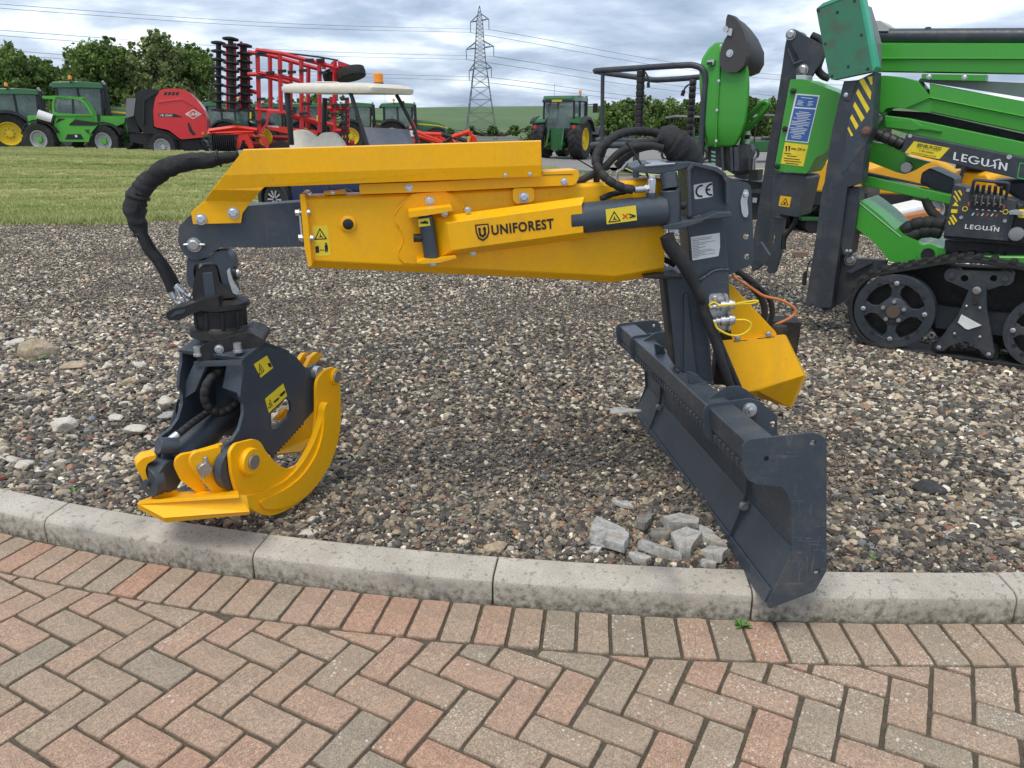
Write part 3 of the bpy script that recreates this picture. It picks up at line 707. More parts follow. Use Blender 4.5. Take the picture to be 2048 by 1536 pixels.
vs, fs = [], []; xs = np.linspace(-34, 3.4, 150); rr = [0, .02, .06, .12, .2, .32, .46, .62, .74, .84, .9, .94, .97, 1]
for r_ in rr:
    for x in xs: y = lawn_edge(x) + r_ * (29.6 - lawn_edge(x)); vs.append((x, y, gz(x, y) + .006))
n = len(xs)
for j in range(len(rr) - 1):
    for i in range(n - 1): fs.append((j * n + i, j * n + i + 1, (j + 1) * n + i + 1, (j + 1) * n + i))
mesh('lawn', vs, fs, LBM, None, True, kind='structure')
def grass_patch(name, size, count, h, rng):
    V, F, C = [], [], []
    for i in range(count):
        x, y = rng.uniform(-size / 2, size / 2, 2); a = rng.uniform(0, 6.28); hh = h * rng.uniform(.5, 1.2); w = .004 * rng.uniform(.8, 1.6) * 1.6; l = rng.normal(0, .5, 2) * hh; k = len(V)
        V += [(x - w * math.cos(a), y - w * math.sin(a), 0), (x + w * math.cos(a), y + w * math.sin(a), 0), (x + l[0], y + l[1], hh)]; F.append((k, k + 1, k + 2)); c = rng.uniform(.75, 1.3); C += [(c, c * rng.uniform(.92, 1.05), c * .9, 1)] * 3
    m = bpy.data.meshes.new(name); m.from_pydata(V, [], F); at_ = m.color_attributes.new('tint', 'FLOAT_COLOR', 'POINT'); at_.data.foreach_set('color', np.array(C, dtype=np.float32).ravel()); m.materials.append(GRM); return bpy.data.objects.new(name, m)
gp = [grass_patch('blade_patch', 1.0, 2600, .055, RNG) for _ in range(3)]
pts, rots = [], []
for i in range(-32, 4):
    for j in range(20):
        x, y = i * .95 + .1, lawn_edge(i * .95) + .38 + j * .95
        if y < 29.3 and vis(x, y, 2) and x < 2.8: pts.append((x, y, gz(x, y))); rots.append((0, 0, random.uniform(0, 6.28)))
tag(scatter('lawn_grass', gp, pts, rots), 'mown light green lawn behind the gravel yard', 'grass', kind='stuff')
gl = [grass_patch('long_blade_patch', .5, 420, .13, RNG) for _ in range(3)]
pts, rots = [], []
for x in np.arange(-13, 3.0, .36):
    y = lawn_edge(x) + .1 + random.uniform(-.1, .25); pts.append((x, y, gz(x, y))); rots.append((0, 0, random.uniform(0, 6.28)))
tag(scatter('lawn_edge_grass', gl, pts, rots), 'longer uncut grass along the edge of the lawn', 'grass', kind='stuff')
# yard surfaces beyond
ASPH = soil_mat('concrete_yard', (.19, .18, .165), (.27, .26, .24), 5)
PINK = soil_mat('block_road', (.20, .155, .13), (.27, .215, .185), 8)
sheet('concrete_yard', np.linspace(-40, 3.2, 30), np.linspace(29.5, 60, 30), ASPH, .012)
sheet('block_road', np.linspace(3.2, 40, 24), np.linspace(20.5, 27, 8), PINK, .012)
sheet('verge', np.linspace(4.5, 40, 24), np.linspace(27.5, 32.5, 6), LBM, .016)
sheet('service_road', np.linspace(3.3, 60, 24), np.linspace(32.7, 60, 12), ASPH, .012)
kb = sheet('road_kerb', np.linspace(3.2, 40, 24), [27.02, 27.2], KERBM, .10)
# hill
def field_mat():
    m, t, b = newmat('crop_field'); geo = t.nodes.new('ShaderNodeNewGeometry'); n = N_(t, 'ShaderNodeTexNoise'); n.inputs['Scale'].default_value = .02; n.inputs['Detail'].default_value = 7; t.links.new(geo.outputs['Position'], n.inputs[0])
    c = ramp(t, n.outputs['Fac'], [(.3, (.070, .125, .042)), (.7, (.105, .165, .060))])
    for sc_, rot in ((.030, .5), (.05, -.9)):
        w = N_(t, 'ShaderNodeTexWave'); w.inputs['Scale'].default_value = sc_; w.inputs['Distortion'].default_value = .6; mp = t.nodes.new('ShaderNodeMapping'); mp.inputs['Rotation'].default_value = (0, 0, rot); t.links.new(geo.outputs['Position'], mp.inputs[0]); t.links.new(mp.outputs[0], w.inputs[0])
        c = mixc(t, ramp(t, w.outputs['Fac'], [(.0, (.5,) * 3), (.025, (0, 0, 0))]), c, (.045, .075, .035))
    t.links.new(c, b.inputs['Base Color']); b.inputs['Roughness'].default_value = .95; return m
FM = field_mat(); vs, fs = [], []
xs = np.linspace(-700, 900, 60); rr = np.linspace(0, 1, 14)
for r_ in rr:
    for x in xs: y = 330 + r_ * 420; top = 13.2 - .0042 * abs(x - 40) * 1.2 + 1.0 * math.sin(x * .006); vs.append((x, y, -6.5 + (top + 6.5) * (math.sin(r_ * math.pi / 2)) ** 1.1))
for x in xs: vs.append((x, 1500, -10))
n = len(xs)
for j in range(len(rr)):
    for i in range(n - 1): fs.append((j * n + i, j * n + i + 1, (j + 1) * n + i + 1, (j + 1) * n + i))
mesh('hill', vs, fs, FM, None, True, kind='structure')
# ------------------------------------------------------------------ the forestry crane on its blade
z1, z2, z3, z7, z8 = Z(580, 270, 3.4133), Z(1130, 230, 4.096), Z(1200, 550, 4.096), Z(230, 280, 4.096), Z(240, 640, 3.658)
crane = thing('forestry_crane', (.8, 3.1, .0), 'yellow and charcoal timber crane with grapple standing on its dozer blade', 'crane')
BF = Fr((-1.32, 2.74, 0), (.30, -2.07, 0))           # near face of the boom
def P1(c): return z1(c)[0]
# inner telescoping section
inner = plate('inner_boom', BF, z7((615, 615), (520, 715), (520, 850), (555, 925), (600, 970), (660, 985), (735, 970), (790, 925), (830, 888), (900, 880), (1180, 882), (1570, 872), (1520, 508), (1110, 538), (900, 560)), -.105, -.008, CHARW, crane, r=.012, bev=.004)
bolt(BF, *z7((650, 858))[0], -.008, .020, PIN, inner, 'pivot_pin', .8)
for s in (-1, 1):
    c = BF.at(*z7((650 + 62 * s, 858))[0], -.004); cyl('split_pin', c - BF.u * .012, c + BF.u * .012, .005, STEEL, inner, n=8)
# folded cover over the hose track
def band(*r): return [[(*a[:2], a[2]) for a in r]]
c = z7
t0, t1 = (1050, 85), (3494, 12)
q = lambda *p: [z7((a, b))[0] + (d,) for a, b, d in p]
L1 = [(1050, 85, .055), (893, 288, .055), (800, 405, .050), (735, 495, .016), (650, 610, .012)]
cov = facets('boom_cover', BF, [
    q((1050, 85, .055), (3490, 12, .055), (3492, 205, .055), (893, 288, .055)),
    q((893, 288, .055), (3492, 205, .055), (3494, 298, .046), (1225, 385, .046), (1196, 412, .046), (800, 405, .046)),
    q((800, 405, .046), (1196, 412, .046), (1115, 505, .014), (735, 495, .014)),
    q((735, 495, .014), (1115, 505, .014), (1045, 600, .012), (1032, 680, .012), (640, 690, .012), (623, 592, .012)),
    [BF.loc and (*z7((1050, 85))[0], .055), (*z7((3490, 12))[0], .055), (*z7((3490, 6))[0], -.14), (*z7((1050, 79))[0], -.14)],
], YEL, crane, .004, .0015)
facets('boom_cover_back', BF, [[(488, 300, -.14), (1082, 282, -.14), (1084, 352, -.14), (540, 372, -.14)]], YEL, cov, .004)
for a in ((705, 648), (970, 597)): bolt(BF, *z7(a)[0], .015, .0155, STEEL, cov)
for a in ((1470, 274), (1637, 266)): bolt(BF, *z1(a)[0], .052, .0055, STEEL, cov, 'rivet', .4)
rail = plate('cover_rail', BF, z1((470, 336), (1000, 318), (1720, 278), (1725, 252), (1972, 238), (1972, 302), (1938, 343), (1500, 362), (1040, 386), (478, 405)), -.10, .022, YEL, crane, r=.01)
for a in ((812, 361), (1871, 319)): bolt(BF, *z1(a)[0], .022, .0105, STEEL, rail)
plate('rail_slot', BF, z1((1725, 272), (1930, 266), (1930, 270), (1725, 276)), .0215, .0235, BLK, rail, bev=0)
# main box section with a chamfered lower edge
def sec(xt, yt, xf, yf, xb, yb, dep=.15):
    g = BF; a, b_, c_ = g.loc(*z1((xt, yt))[0], 0), g.loc(*z1((xf, yf))[0], 0), g.loc(*z1((xb, yb))[0], -.035)
    return [g.wd(a[0], a[1], -.012), g.wd(a[0], a[1] - .010, 0), g.wd(*b_, 0), g.wd(*c_, -.035), g.wd(*c_, -dep + .035), g.wd(*b_, -dep), g.wd(a[0], a[1] - .01, -dep), g.wd(a[0], a[1], -dep + .012)]
box = loft('main_boom', [sec(98, 425, 118, 855, 125, 905), sec(850, 398, 850, 892, 850, 938), sec(1500, 366, 1500, 925, 1500, 968), sec(2048, 330, 2048, 952, 2048, 998), sec(2250, 322, 2225, 962, 2190, 1010), sec(2560, 300, 2555, 905, 2555, 955)], YEL, crane, bev=.004)
fl = plate('end_flange', BF, z1((66, 405), (98, 405), (112, 480), (150, 890), (125, 902), (98, 760)), -.165, .022, YEL, crane, r=.003)
for a in ((114, 527), (137, 703)):
    x, y = z1(a)[0]; p = BF.at(x, y, .012); cyl('flange_bolt', p - BF.u * .028, p + BF.u * .016, .0065, STEEL, fl, n=10); cyl('flange_nut', p + BF.u * .0, p + BF.u * .012, .0115, STEEL, fl, n=6, bev=.001)
for a in ((48, 530), (70, 700)):
    p = BF.at(*z1(a)[0], .012); cyl('flange_bolt', p - BF.u * .006, p + BF.u * .010, .0125, STEEL, fl, n=6, bev=.001)
plate('clamp_strip', BF, z1((56, 505), (72, 505), (92, 730), (76, 732)), -.012, .006, STEEL, fl)
plate('clamp_strip', BF, z1((112, 396), (140, 394), (146, 412), (128, 416)), -.03, .01, STEEL, fl)
# grease boss with a black plug
x, y = z1((398, 606))[0]; p = BF.at(x, y, 0); lathe('plug_boss', p, BF.n, [(.030, 0), (.030, .006), (.021, .013)], YEL, box); lathe('plug', p + BF.n * .008, BF.n, [(.0195, 0), (.0195, .006), (.015, .009)], BLK, box)
# stiffener plate
stiff = plate('stiffener_plate', BF, z1((845, 400), (1048, 386), (1120, 420), (1175, 470), (1192, 520), (1170, 860), (1140, 893), (1000, 890), (790, 874), (748, 840), (738, 800), (765, 745), (772, 690), (752, 640), (718, 585), (712, 540), (735, 505)), -.002, .007, YEL, crane, r=.012)
bolt(BF, *z1((953, 451))[0], .007, .0135, STEEL, stiff, h=.45)
tabp = plate('cover_tab', BF, z1((1520, 366), (1665, 360), (1668, 440), (1645, 462), (1545, 470), (1522, 448)), .0, .020, YEL, crane, r=.012)
bolt(BF, *z1((1596, 426))[0], .020, .0150, STEEL, tabp, h=.45)
plate('small_bracket', BF, z1((225, 388), (370, 378), (385, 402), (240, 412)), -.08, -.03, YEL, crane); bolt(BF, *z1((291, 394))[0], -.03, .006, STEEL, crane)
# swing cylinder, its clevis and guard
br = plate('clevis_upper', BF, z1((808, 522), (880, 512), (1000, 500), (1108, 488), (1110, 518), (960, 545), (812, 566)), .006, .115, YEL, crane, r=.004)
plate('clevis_lower', BF, z1((865, 872), (910, 850), (1000, 850), (1130, 824), (1140, 840), (1020, 872), (900, 880)), .006, .115, YEL, crane, r=.004)
a, b_ = BF.at(*z1((925, 552))[0], .07), BF.at(*z1((968, 850))[0], .07)
pinb = cyl('clevis_tube', a, b_, .0275, CHAR, crane, bev=.002)
cyl('clevis_pin', b_, b_ + (b_ - a).normalized() * .022, .018, STEEL, pinb); cyl('clevis_pin', a - (b_ - a).normalized() * .016, a, .012, STEEL, pinb)
for s in (-1, 1):
    e0 = b_ + (b_ - a).normalized() * .012; cyl('split_pin', e0 + BF.u * .018 * s, e0 + BF.u * .030 * s, .004, STEEL, pinb, n=8)
p = BF.at(*z1((862, 703))[0], .07); cyl('hose_port', p - BF.u * .010, p + BF.u * .02, .015, BLK, pinb)
gd = [z1((980, 562))[0] + (.055,), z1((2010, 424))[0] + (.055,), z1((1992, 478))[0] + (.105,), z1((1075, 604))[0] + (.105,), z1((1105, 786))[0] + (.105,), z1((2003, 662))[0] + (.105,), z1((2032, 702))[0] + (.06,), z1((1018, 838))[0] + (.055,)]
guard = facets('cylinder_guard', BF, [[gd[0], gd[1], gd[2], gd[3]], [gd[3], gd[2], gd[5], gd[4]], [gd[4], gd[5], gd[6], gd[7]], [gd[0], gd[3], gd[4], gd[7]]], YEL, crane, .004, .003)
for a_, d in (((1055, 535), .05), ((1213, 512), .05), ((1250, 806), .045)): bolt(BF, *z1(a_)[0], d + .02, .009, STEEL, guard, 'guard_bolt', .5)
text('lettering', 'UNIFOREST', BF, z1((1378, 682))[0], z1((1803, 634))[0], .1075, INK, guard, hpx=19.5, bold=.032, spacing=1.1)
sh = lambda pts, dd, nm, mt: plate(nm, BF, z1(*pts), .104, .1085 + dd, mt, guard, bev=0)
sh([(1262, 612), (1355, 604), (1362, 660), (1350, 700), (1318, 724), (1285, 708), (1268, 665)], 0, 'emblem', INK)
sh([(1273, 622), (1347, 614), (1352, 658), (1342, 690), (1318, 711), (1292, 698), (1278, 662)], .0012, 'emblem_field', YEL)
sh([(1283, 634), (1300, 632), (1304, 674), (1315, 684), (1324, 672), (1320, 642), (1312, 646), (1326, 622), (1342, 640), (1336, 640), (1340, 680), (1318, 702), (1292, 688)], .0024, 'emblem_letter', INK)
axA, axB = BF.at(*z1((1900, 575))[0], .055), BF.at(*z2((812, 782))[0], .055)
cy = cyl('swing_cylinder', axA, axB, .0565, CHAR, crane, n=32)
k0, k1 = BF.at(*z2((862, 612))[0], .06), BF.at(*z2((868, 905))[0], .06)
kn = cyl('cylinder_knuckle', k0, k1, .0385, CHAR, crane, n=28, bev=.003)
p = BF.at(*z2((958, 738))[0], .06); cyl('grease_plug', p - BF.u * .02, p + BF.u * .012, .017, BLK, kn, n=14, bev=.003)
cyl('pivot_nut', k1 + Vector((.01, 0, -.004)), k1 + Vector((.01, 0, -.03)), .021, STEEL, kn, n=6)
p0 = BF.at(*z2((710, 730))[0], .065); p1 = BF.at(*z2((705, 640))[0], .065); cyl('port_boss', p0, p1, .019, CHAR, cy)
fit = cyl('elbow_fitting', p1, p1 + Vector((0, 0, .052)), .0165, STEEL, cy, n=6, bev=.002); cyl('fitting_nut', p1 + Vector((0, 0, .052)), p1 + Vector((0, 0, .064)), .013, STEEL, fit, n=6)
e0, e1 = BF.at(*z2((715, 600))[0], .065), BF.at(*z2((570, 612))[0], .065); cyl('fitting_collar', e0, e1, .0125, STEEL, fit, n=12); cyl('fitting_hex', e0.lerp(e1, .2), e0.lerp(e1, .45), .0165, STEEL, fit, n=6)
def sticker(fr, quad, d, mat, par, name='warning_sticker', r=.003): return plate(name, fr, quad, d - .002, d + .0008, mat, par, r=r, bev=0)
def tri_sign(fr, a, b_, c_, d, par, w=.16):
    """black warning triangle outline with a mark inside"""
    plate('warning_triangle', fr, [a, b_, c_], d - .002, d + .0014, INK, par, r=.001, bev=0)
    m = ((a[0] + b_[0] + c_[0]) / 3, (a[1] + b_[1] + c_[1]) / 3); f = lambda p: (p[0] + (m[0] - p[0]) * .30, p[1] + (m[1] - p[1]) * .30)
    plate('triangle_field', fr, [f(a), f(b_), f(c_)], d - .002, d + .0020, STK, par, bev=0)
    g = lambda p, k: (m[0] + (p[0] - m[0]) * k, m[1] + (p[1] - m[1]) * k)
    plate('hazard_mark', fr, [g(a, .42), g((m[0] + 1, m[1]), 1), g(c_, .40), g(b_, .45), g((m[0] - 1.5, m[1]), 1)], d - .002, d + .0026, INK, par, bev=0)
w1 = sticker(BF, z1((150, 622), (255, 617), (278, 822), (178, 826)), 0, STK, box)
tri_sign(BF, *z1((203, 634), (254, 712), (166, 716)), 0, w1)
plate('machine_symbol', BF, z1((172, 760), (196, 758), (200, 803), (176, 805)), 0, .0016, INK, w1, bev=0)
plate('person_symbol', BF, z1((236, 750), (256, 748), (260, 776), (257, 798), (250, 799), (249, 778), (246, 800), (239, 800), (238, 776)), 0, .0016, INK, w1, bev=0); c_ = BF.at(*z1((246, 741))[0], .0016); lathe('person_head', c_, BF.n, [(.0035, -.001), (.0035, .0003)], INK, w1, 10)
plate('arrow_symbol', BF, z1((203, 786), (210, 780), (210, 784), (226, 783), (226, 779), (233, 785), (226, 791), (226, 787), (210, 788), (210, 792)), 0, .0016, INK, w1, bev=0)
cf = Fr(BF.o, BF.n)
w2 = plate('warning_sticker', BF, z1((873, 576), (950, 566), (958, 618), (880, 628)), .094, .0985, STK, pinb, bev=0); plate('hand_symbol', BF, z1((882, 600), (925, 584), (945, 596), (943, 606), (900, 606)), .098, .0995, INK, w2, bev=0)
w3 = plate('warning_sticker', BF, z2((333, 775), (580, 741), (590, 862), (343, 896)), .108, .1125, STK, cy, r=.002, bev=0)
tri_sign(BF, *z2((403, 786), (458, 868), (354, 882)), .1125, w3); plate('arm_symbol', BF, z2((522, 806), (578, 822), (578, 834), (526, 846), (528, 836), (556, 828), (524, 816)), .112, .1142, INK, w3, bev=0)
plate('cross_symbol', BF, z2((470, 812), (476, 808), (516, 846), (510, 850)), .112, .1142, REDP, w3, bev=0); plate('cross_symbol', BF, z2((510, 806), (516, 810), (476, 852), (470, 848)), .112, .1146, REDP, w3, bev=0)
# ---------------- column
CF = Fr((.72, 2.99, 0), (-.02, -1, 0))
col = plate('column', CF, z3((545, 20), (800, -60), (905, 560), (928, 885), (690, 825), (625, 770)), -.20, -.03, CHAR, crane, bev=.008)
plate('column_rear_tube', CF, z3((515, 30), (560, 20), (640, 775), (590, 715)), -.17, -.045, BLK, col, bev=.006)
for a in ((735, 425, 14), (750, 590, 13), (775, 750, 12)): pp = z3(a[:2])[0]; plate('slot', CF, [(pp[0] - 3, pp[1] - a[2] * .75), (pp[0] + 3, pp[1] - a[2] * .75), (pp[0] + 4, pp[1] + a[2] * .75), (pp[0] - 2, pp[1] + a[2] * .75)], -.031, -.0285, BLK, col, r=.006, bev=0)
plate('column_fillet', CF, z3((690, 165), (715, 150), (730, 250), (800, 870), (690, 825)), -.03, -.012, CHAR, col, bev=.004)
head = plate('column_head', CF, z2((1000, 440), (1036, 388), (1250, 445), (1318, 480), (1345, 560), (1340, 740), (1300, 820), (1340, 1265), (1105, 1350), (1030, 1260), (1000, 900)), -.20, -.005, CHAR, crane, bev=.004)
strap = plate('head_flange', CF, z2((1000, 442), (1038, 384), (1250, 428), (1320, 478), (1342, 540), (1345, 735), (1322, 735), (1318, 560), (1290, 500), (1225, 462), (1062, 420), (1030, 452), (1040, 830), (1010, 840)), -.006, .045, CHAR, head, bev=.003)
plate('top_plate', CF, z2((560, 438), (650, 398), (1040, 384), (1010, 432), (880, 470), (780, 488), (565, 468)), -.22, .035, CHARW, crane, bev=.004)
plate('cap_strip', CF, z2((650, 408), (740, 392), (905, 392), (900, 404), (740, 418), (655, 422)), -.15, .040, STEEL, crane)
cyl('hinge_tube', BF.at(*z2((846, 480))[0], .045), k0 + Vector((0, 0, .003)), .032, CHAR, crane, n=24)
plate('lower_bracket', CF, z2((800, 905), (940, 878), (1120, 850), (1240, 798), (1365, 795), (1368, 838), (1140, 862), (1120, 884), (930, 940), (810, 940)), -.12, .075, CHARW, crane, bev=.004)
plate('foot_ring', CF, z2((640, 1325), (760, 1310), (960, 1325), (960, 1340), (760, 1345), (650, 1338)), -.18, .03, BLK, crane, bev=.004)
plate('foot_clamp', CF, z2((1105, 1350), (1150, 1325), (1235, 1275), (1340, 1268), (1345, 1420), (1350, 1560), (1105, 1600)), -.008, .012, CHAR, head, bev=.004)
wing = plate('rear_wing_plate', CF, z2((1280, 470), (1340, 512), (1500, 558), (1525, 590), (1550, 1190), (1530, 1225), (1340, 1312), (1290, 1320)), -.17, -.155, CHAR, crane, holes=[(1130 + 1485 / 4.096, 230 + 995 / 4.096, 6.3), (1130 + 1490 / 4.096, 230 + 1160 / 4.096, 6.3)], r=.012)
lev = plate('locking_lever', CF, z2((1455, 640), (1470, 610), (1495, 610), (1508, 640), (1492, 700), (1503, 800), (1495, 838), (1465, 838), (1448, 800), (1437, 705)), -.156, -.146, STEEL, wing, r=.012)
bolt(CF, *z2((1478, 655))[0], -.146, .010, STEEL, lev)
ce = sticker(CF, z2((1052, 572), (1208, 547), (1213, 668), (1062, 692)), -.005, WHT, head, 'approval_sticker', .006)
def arc(cx, cy_, r_, w, a0, a1, sx=1.0, sk=-.14, k=10):
    o, i_ = [], []
    for j in range(k + 1):
        a = R(a0 + (a1 - a0) * j / k); o.append((cx + sx * r_ * math.cos(a), cy_ - r_ * math.sin(a) + sk * sx * r_ * math.cos(a))); i_.append((cx + sx * (r_ - w) * math.cos(a), cy_ - (r_ - w) * math.sin(a) + sk * sx * (r_ - w) * math.cos(a)))
    return o + i_[::-1]
plate('letter', CF, z2(*arc(1118, 622, 52, 15, 75, 282, .95)), -.006, -.0028, INK, ce, bev=0); plate('letter', CF, z2(*arc(1200, 610, 52, 15, 80, 280, .95)), -.006, -.0028, INK, ce, bev=0); plate('letter', CF, z2((1160, 608), (1190, 603), (1190, 616), (1160, 621)), -.006, -.0022, INK, ce, bev=0)
lab = sticker(CF, z2((1030, 1000), (1268, 965), (1270, 1080), (1258, 1155), (1235, 1160), (1045, 1192)), -.004, WHT, head, 'rating_label')
random.seed(5)
for k in range(13):
    y0 = 1018 + k * 12.5; x1 = 1040 + random.choice((60, 110, 160, 190)); plate('print_line', CF, z2((1042 + k * .8, y0 - .4), (x1, y0 - (x1 - 1042) * .147), (x1, y0 + 3 - (x1 - 1042) * .147), (1042 + k * .8, y0 + 2.6)), -.005, -.0024, INK if k in (1, 5, 6) else CHAR, lab, bev=0)
# quick couplers
qb = plate('coupler_bracket', CF, z3((890, 180), (905, 158), (995, 148), (1050, 165), (1068, 440), (960, 480), (905, 300)), .012, .018, STEEL, crane, r=.006)
bolt(CF, *z3((942, 190))[0], .018, .011, STEEL, qb)
plate('coupler_bracket_side', CF, z3((1020, 150), (1050, 165), (1072, 440), (1055, 470), (1048, 300)), .0, .045, STEEL, qb)
for yy, nm in ((255, 0), (375, 1)):
    a = CF.at(*z3((925, yy + 8))[0], .05); b_ = CF.at(*z3((1100, yy - 12))[0], .05); prof_ = []
    L = (b_ - a).length
    for f_, r_ in ((0, .010), (.12, .010), (.13, .0155), (.25, .0155), (.26, .012), (.34, .012), (.35, .021), (.55, .021), (.56, .016), (.72, .016), (.73, .0245), (.86, .0245), (.87, .020), (1, .0195)): prof_.append((r_, f_ * L))
    lathe('quick_coupler', a, b_ - a, prof_, STEEL, qb, 20)
    cyl('coupler_pin', a - (b_ - a) * .18, a, .008, STEEL, qb, n=8)
YRUB = simple('yellow_rubber', (.80, .58, .02), .5)
tube('dust_cap_strap', [CF.at(*p, .075) for p in z3((905, 270), (900, 240), (940, 225), (970, 250), (1000, 248), (1140, 238), (1230, 235), (1285, 222), (1290, 212), (1240, 214), (1120, 234))], .0042, YRUB, qb, 8)
tube('dust_cap_strap', [CF.at(*p, .075) for p in z3((940, 385), (965, 440), (1060, 490), (1150, 492), (1220, 450), (1235, 400), (1190, 370), (1115, 368))], .0042, YRUB, qb, 8)
# winch housing behind the column
WF = Fr((1.0, 3.18, 0), (-.12, -1, 0))
z_ = lambda *p: [z3((a, b))[0] + (d,) for a, b, d in p]
wv = facets('winch_cover', WF, [z_((1000, 540, 0), (1510, 490, 0), (1668, 822, .05), (1290, 946, .05), (1180, 960, .05)), z_((1290, 946, .05), (1668, 822, .05), (1552, 1086, -.02), (1290, 1000, -.02)), z_((1180, 960, .05), (1290, 946, .05), (1290, 1000, -.02)),
    z_((1510, 490, 0), (1530, 500, -.32), (1690, 830, -.30), (1668, 822, .05)), z_((1668, 822, .05), (1690, 830, -.30), (1575, 1080, -.30), (1552, 1086, -.02)), z_((1000, 540, 0), (1510, 490, 0), (1530, 500, -.32), (1020, 545, -.32))], YEL, crane, .004, .0015)
plate('winch_side_plate', WF, z3((1055, 70), (1075, 78), (1438, 466), (1450, 492), (1085, 530), (1060, 400)), -.016, -.010, YEL, wv)
for a in ((1125, 517), (1380, 484)): bolt(WF, *z3(a)[0], .004, .010, STEEL, wv, h=.35)
for a, b_ in (((1090, 543), (1205, 532)), ((1290, 519), (1430, 503))): plate('cover_slot', WF, z3(a, b_, (b_[0], b_[1] + 5), (a[0], a[1] + 5)), .001, .0035, BLK, wv, bev=0)
slab('winch_drum_box', WF.at(*z3((930, 900))[0], -.25), WF.u * .36, -WF.n * -.02 + WF.w * .32, -WF.n * .12, BLK, crane)
# ---------------- dozer blade: end plate traced on the plane of the near end, everything else runs along its axis
AX = ray(950, 388).normalized()
DF = Fr(atz(1540, 1212, .105), -AX, (-.13, 0, 1)); BL = 2.12; S2, S3 = .40, BL - .40
epl = z4((1088, 400), (1088, 340), (1110, 300), (1150, 282), (1590, 235), (1645, 250), (1680, 285), (1690, 330), (1690, 1220), (1605, 1368), (1278, 1492), (1264, 1455), (1330, 1330), (1420, 1150), (1443, 1080), (1440, 750), (1405, 660), (1370, 622), (1200, 602), (1135, 575), (1100, 520))
lo = [DF.loc(*p, 0) for p in epl]
def hol(*hs):
    out = []
    for h in hs: c_ = DF.loc(*z4(h[:2])[0], 0); out.append(circ(c_[0], c_[1], h[2], 14))
    return out
H = hol((1593, 307, .0095), (1260, 420, .0085), (1623, 1228, .0095))
endp = prism('end_plate', DF, [rnd_poly(lo, .006)] + H, -.010, 0, CHARW, crane, .0015); tag(endp, 'scuffed near end plate with a brown stain')
# local profile points
tip, stp, knee, top_ = [DF.loc(*z4(p)[0], 0) for p in ((1268, 1462), (1312, 1366), (1468, 1085), (1475, 600))]
def along(name, poly, s0, s1, mat, par=crane, bev=.002): return prism(name, DF, [poly], -s1, -s0, mat, par, bev)
th = .007
def off2(a, b_, t): v = (Vector(b_) - Vector(a)).normalized(); n_ = Vector((v.y, -v.x)) * t; return [a, b_, tuple(Vector(b_) + n_), tuple(Vector(a) + n_)]
_v = (Vector(stp) - Vector(tip)).normalized(); _n = Vector((-_v.y, _v.x)) * .009
along('cutting_edge', off2(tuple(Vector(tip) + _n), tuple(Vector(stp) + _n), .024), .011, BL - .011, CHARW, bev=.003)
along('blade_toe', off2(stp, knee, .007), .011, BL - .011, CHAR)
along('blade_sheet', off2(knee, (knee[0] + .012, lo[0][1] - .04), .006), .011, BL - .011, CHARW)
bm0, bm1 = DF.loc(*z4((1134, 312))[0], 0), DF.loc(*z4((1345, 284))[0], 0)
bw = (Vector(bm1) - Vector(bm0)); bh = Vector((bw.y, -bw.x)) * .92
beam = along('top_beam', rnd_poly([tuple(Vector(bm0) + bh), tuple(Vector(bm1) + bh), bm1, bm0], .008), .011, BL - .011, CHARW, bev=0)
# toothed edge under the front of the beam
tv, tf = [], []
c0 = Vector(bm0) + bh; s = .06
while s < BL - .06:
    if not (S2 - .06 < s < S2 + .02 or S3 - .02 < s < S3 + .06):
        k = len(tv); w_ = .0145
        for a, b_, e_ in ((0, -w_, 0), (0, w_, 0), (.004, w_ * .8, -.022), (.004, -w_ * .8, -.030)):
            for dd in (-.007, .002): tv.append(DF.wd(c0.x + dd, c0.y + e_, -(s + b_)))
        tf += [(k, k + 2, k + 4, k + 6), (k + 1, k + 3, k + 5, k + 7), (k, k + 1, k + 3, k + 2), (k + 2, k + 3, k + 5, k + 4), (k + 4, k + 5, k + 7, k + 6), (k + 6, k + 7, k + 1, k)]
    s += .045
mesh('toothed_strip', tv, tf, CHARW, beam, kind='stuff')
# inner ribs with their upper lugs
rib = [DF.loc(*z4(p)[0], 0) for p in ((1088, 400), (1088, 340), (1110, 300), (1150, 282), (1480, 238), (1560, 262), (1690, 370), (1700, 410), (1700, 620), (1490, 640), (1470, 900), (1440, 1105), (1310, 1352), (1275, 1430), (1268, 1400), (1360, 1200), (1430, 1010), (1438, 800), (1432, 640), (1290, 625), (1150, 600), (1100, 540))]
for s, kx in ((S2, 0), (S2 + .10, 1), (S3, 0), (S3 - .10, 1)):
    if kx:
        up = [DF.loc(*z4(p)[0], 0) for p in ((1200, 300), (1350, 205), (1460, 190), (1540, 230), (1700, 370), (1700, 620), (1330, 590), (1200, 480))]; r_ = along('rear_lug', rnd_poly(up, .012), s, s + .010, CHAR)
    else:
        hh = hol((1662, 452, .0125)); r_ = prism('rib_plate', DF, [rnd_poly(rib, .006)] + hh, -s - .010, -s, CHAR, crane, .0015)
        g_ = Fr(DF.wd(0, 0, -s), -AX, (-.13, 0, 1))
        cc = DF.loc(*z4((1470, 330))[0], 0); c3 = DF.wd(*cc, -s)
        if s == S2:
            lathe('rib_bolt', c3, DF.n, [(.026, 0), (.026, .004), (.019, .005), (.019, .016), (.010, .017), (.010, .034)], STEEL, r_, 12)
        cc = DF.loc(*z4((1440, 1135))[0], 0); lathe('rib_bolt', DF.wd(cc[0] - .012, cc[1] + .01, -s), DF.n, [(.018, 0), (.018, .006), (.013, .007), (.013, .014)], PIN, r_, 12)
fe = prism('end_plate', DF, [rnd_poly(lo, .006)] + hol((1593, 307, .0095), (1260, 420, .0085)), -BL - .0, -BL + .010, CHAR, crane, .0015)
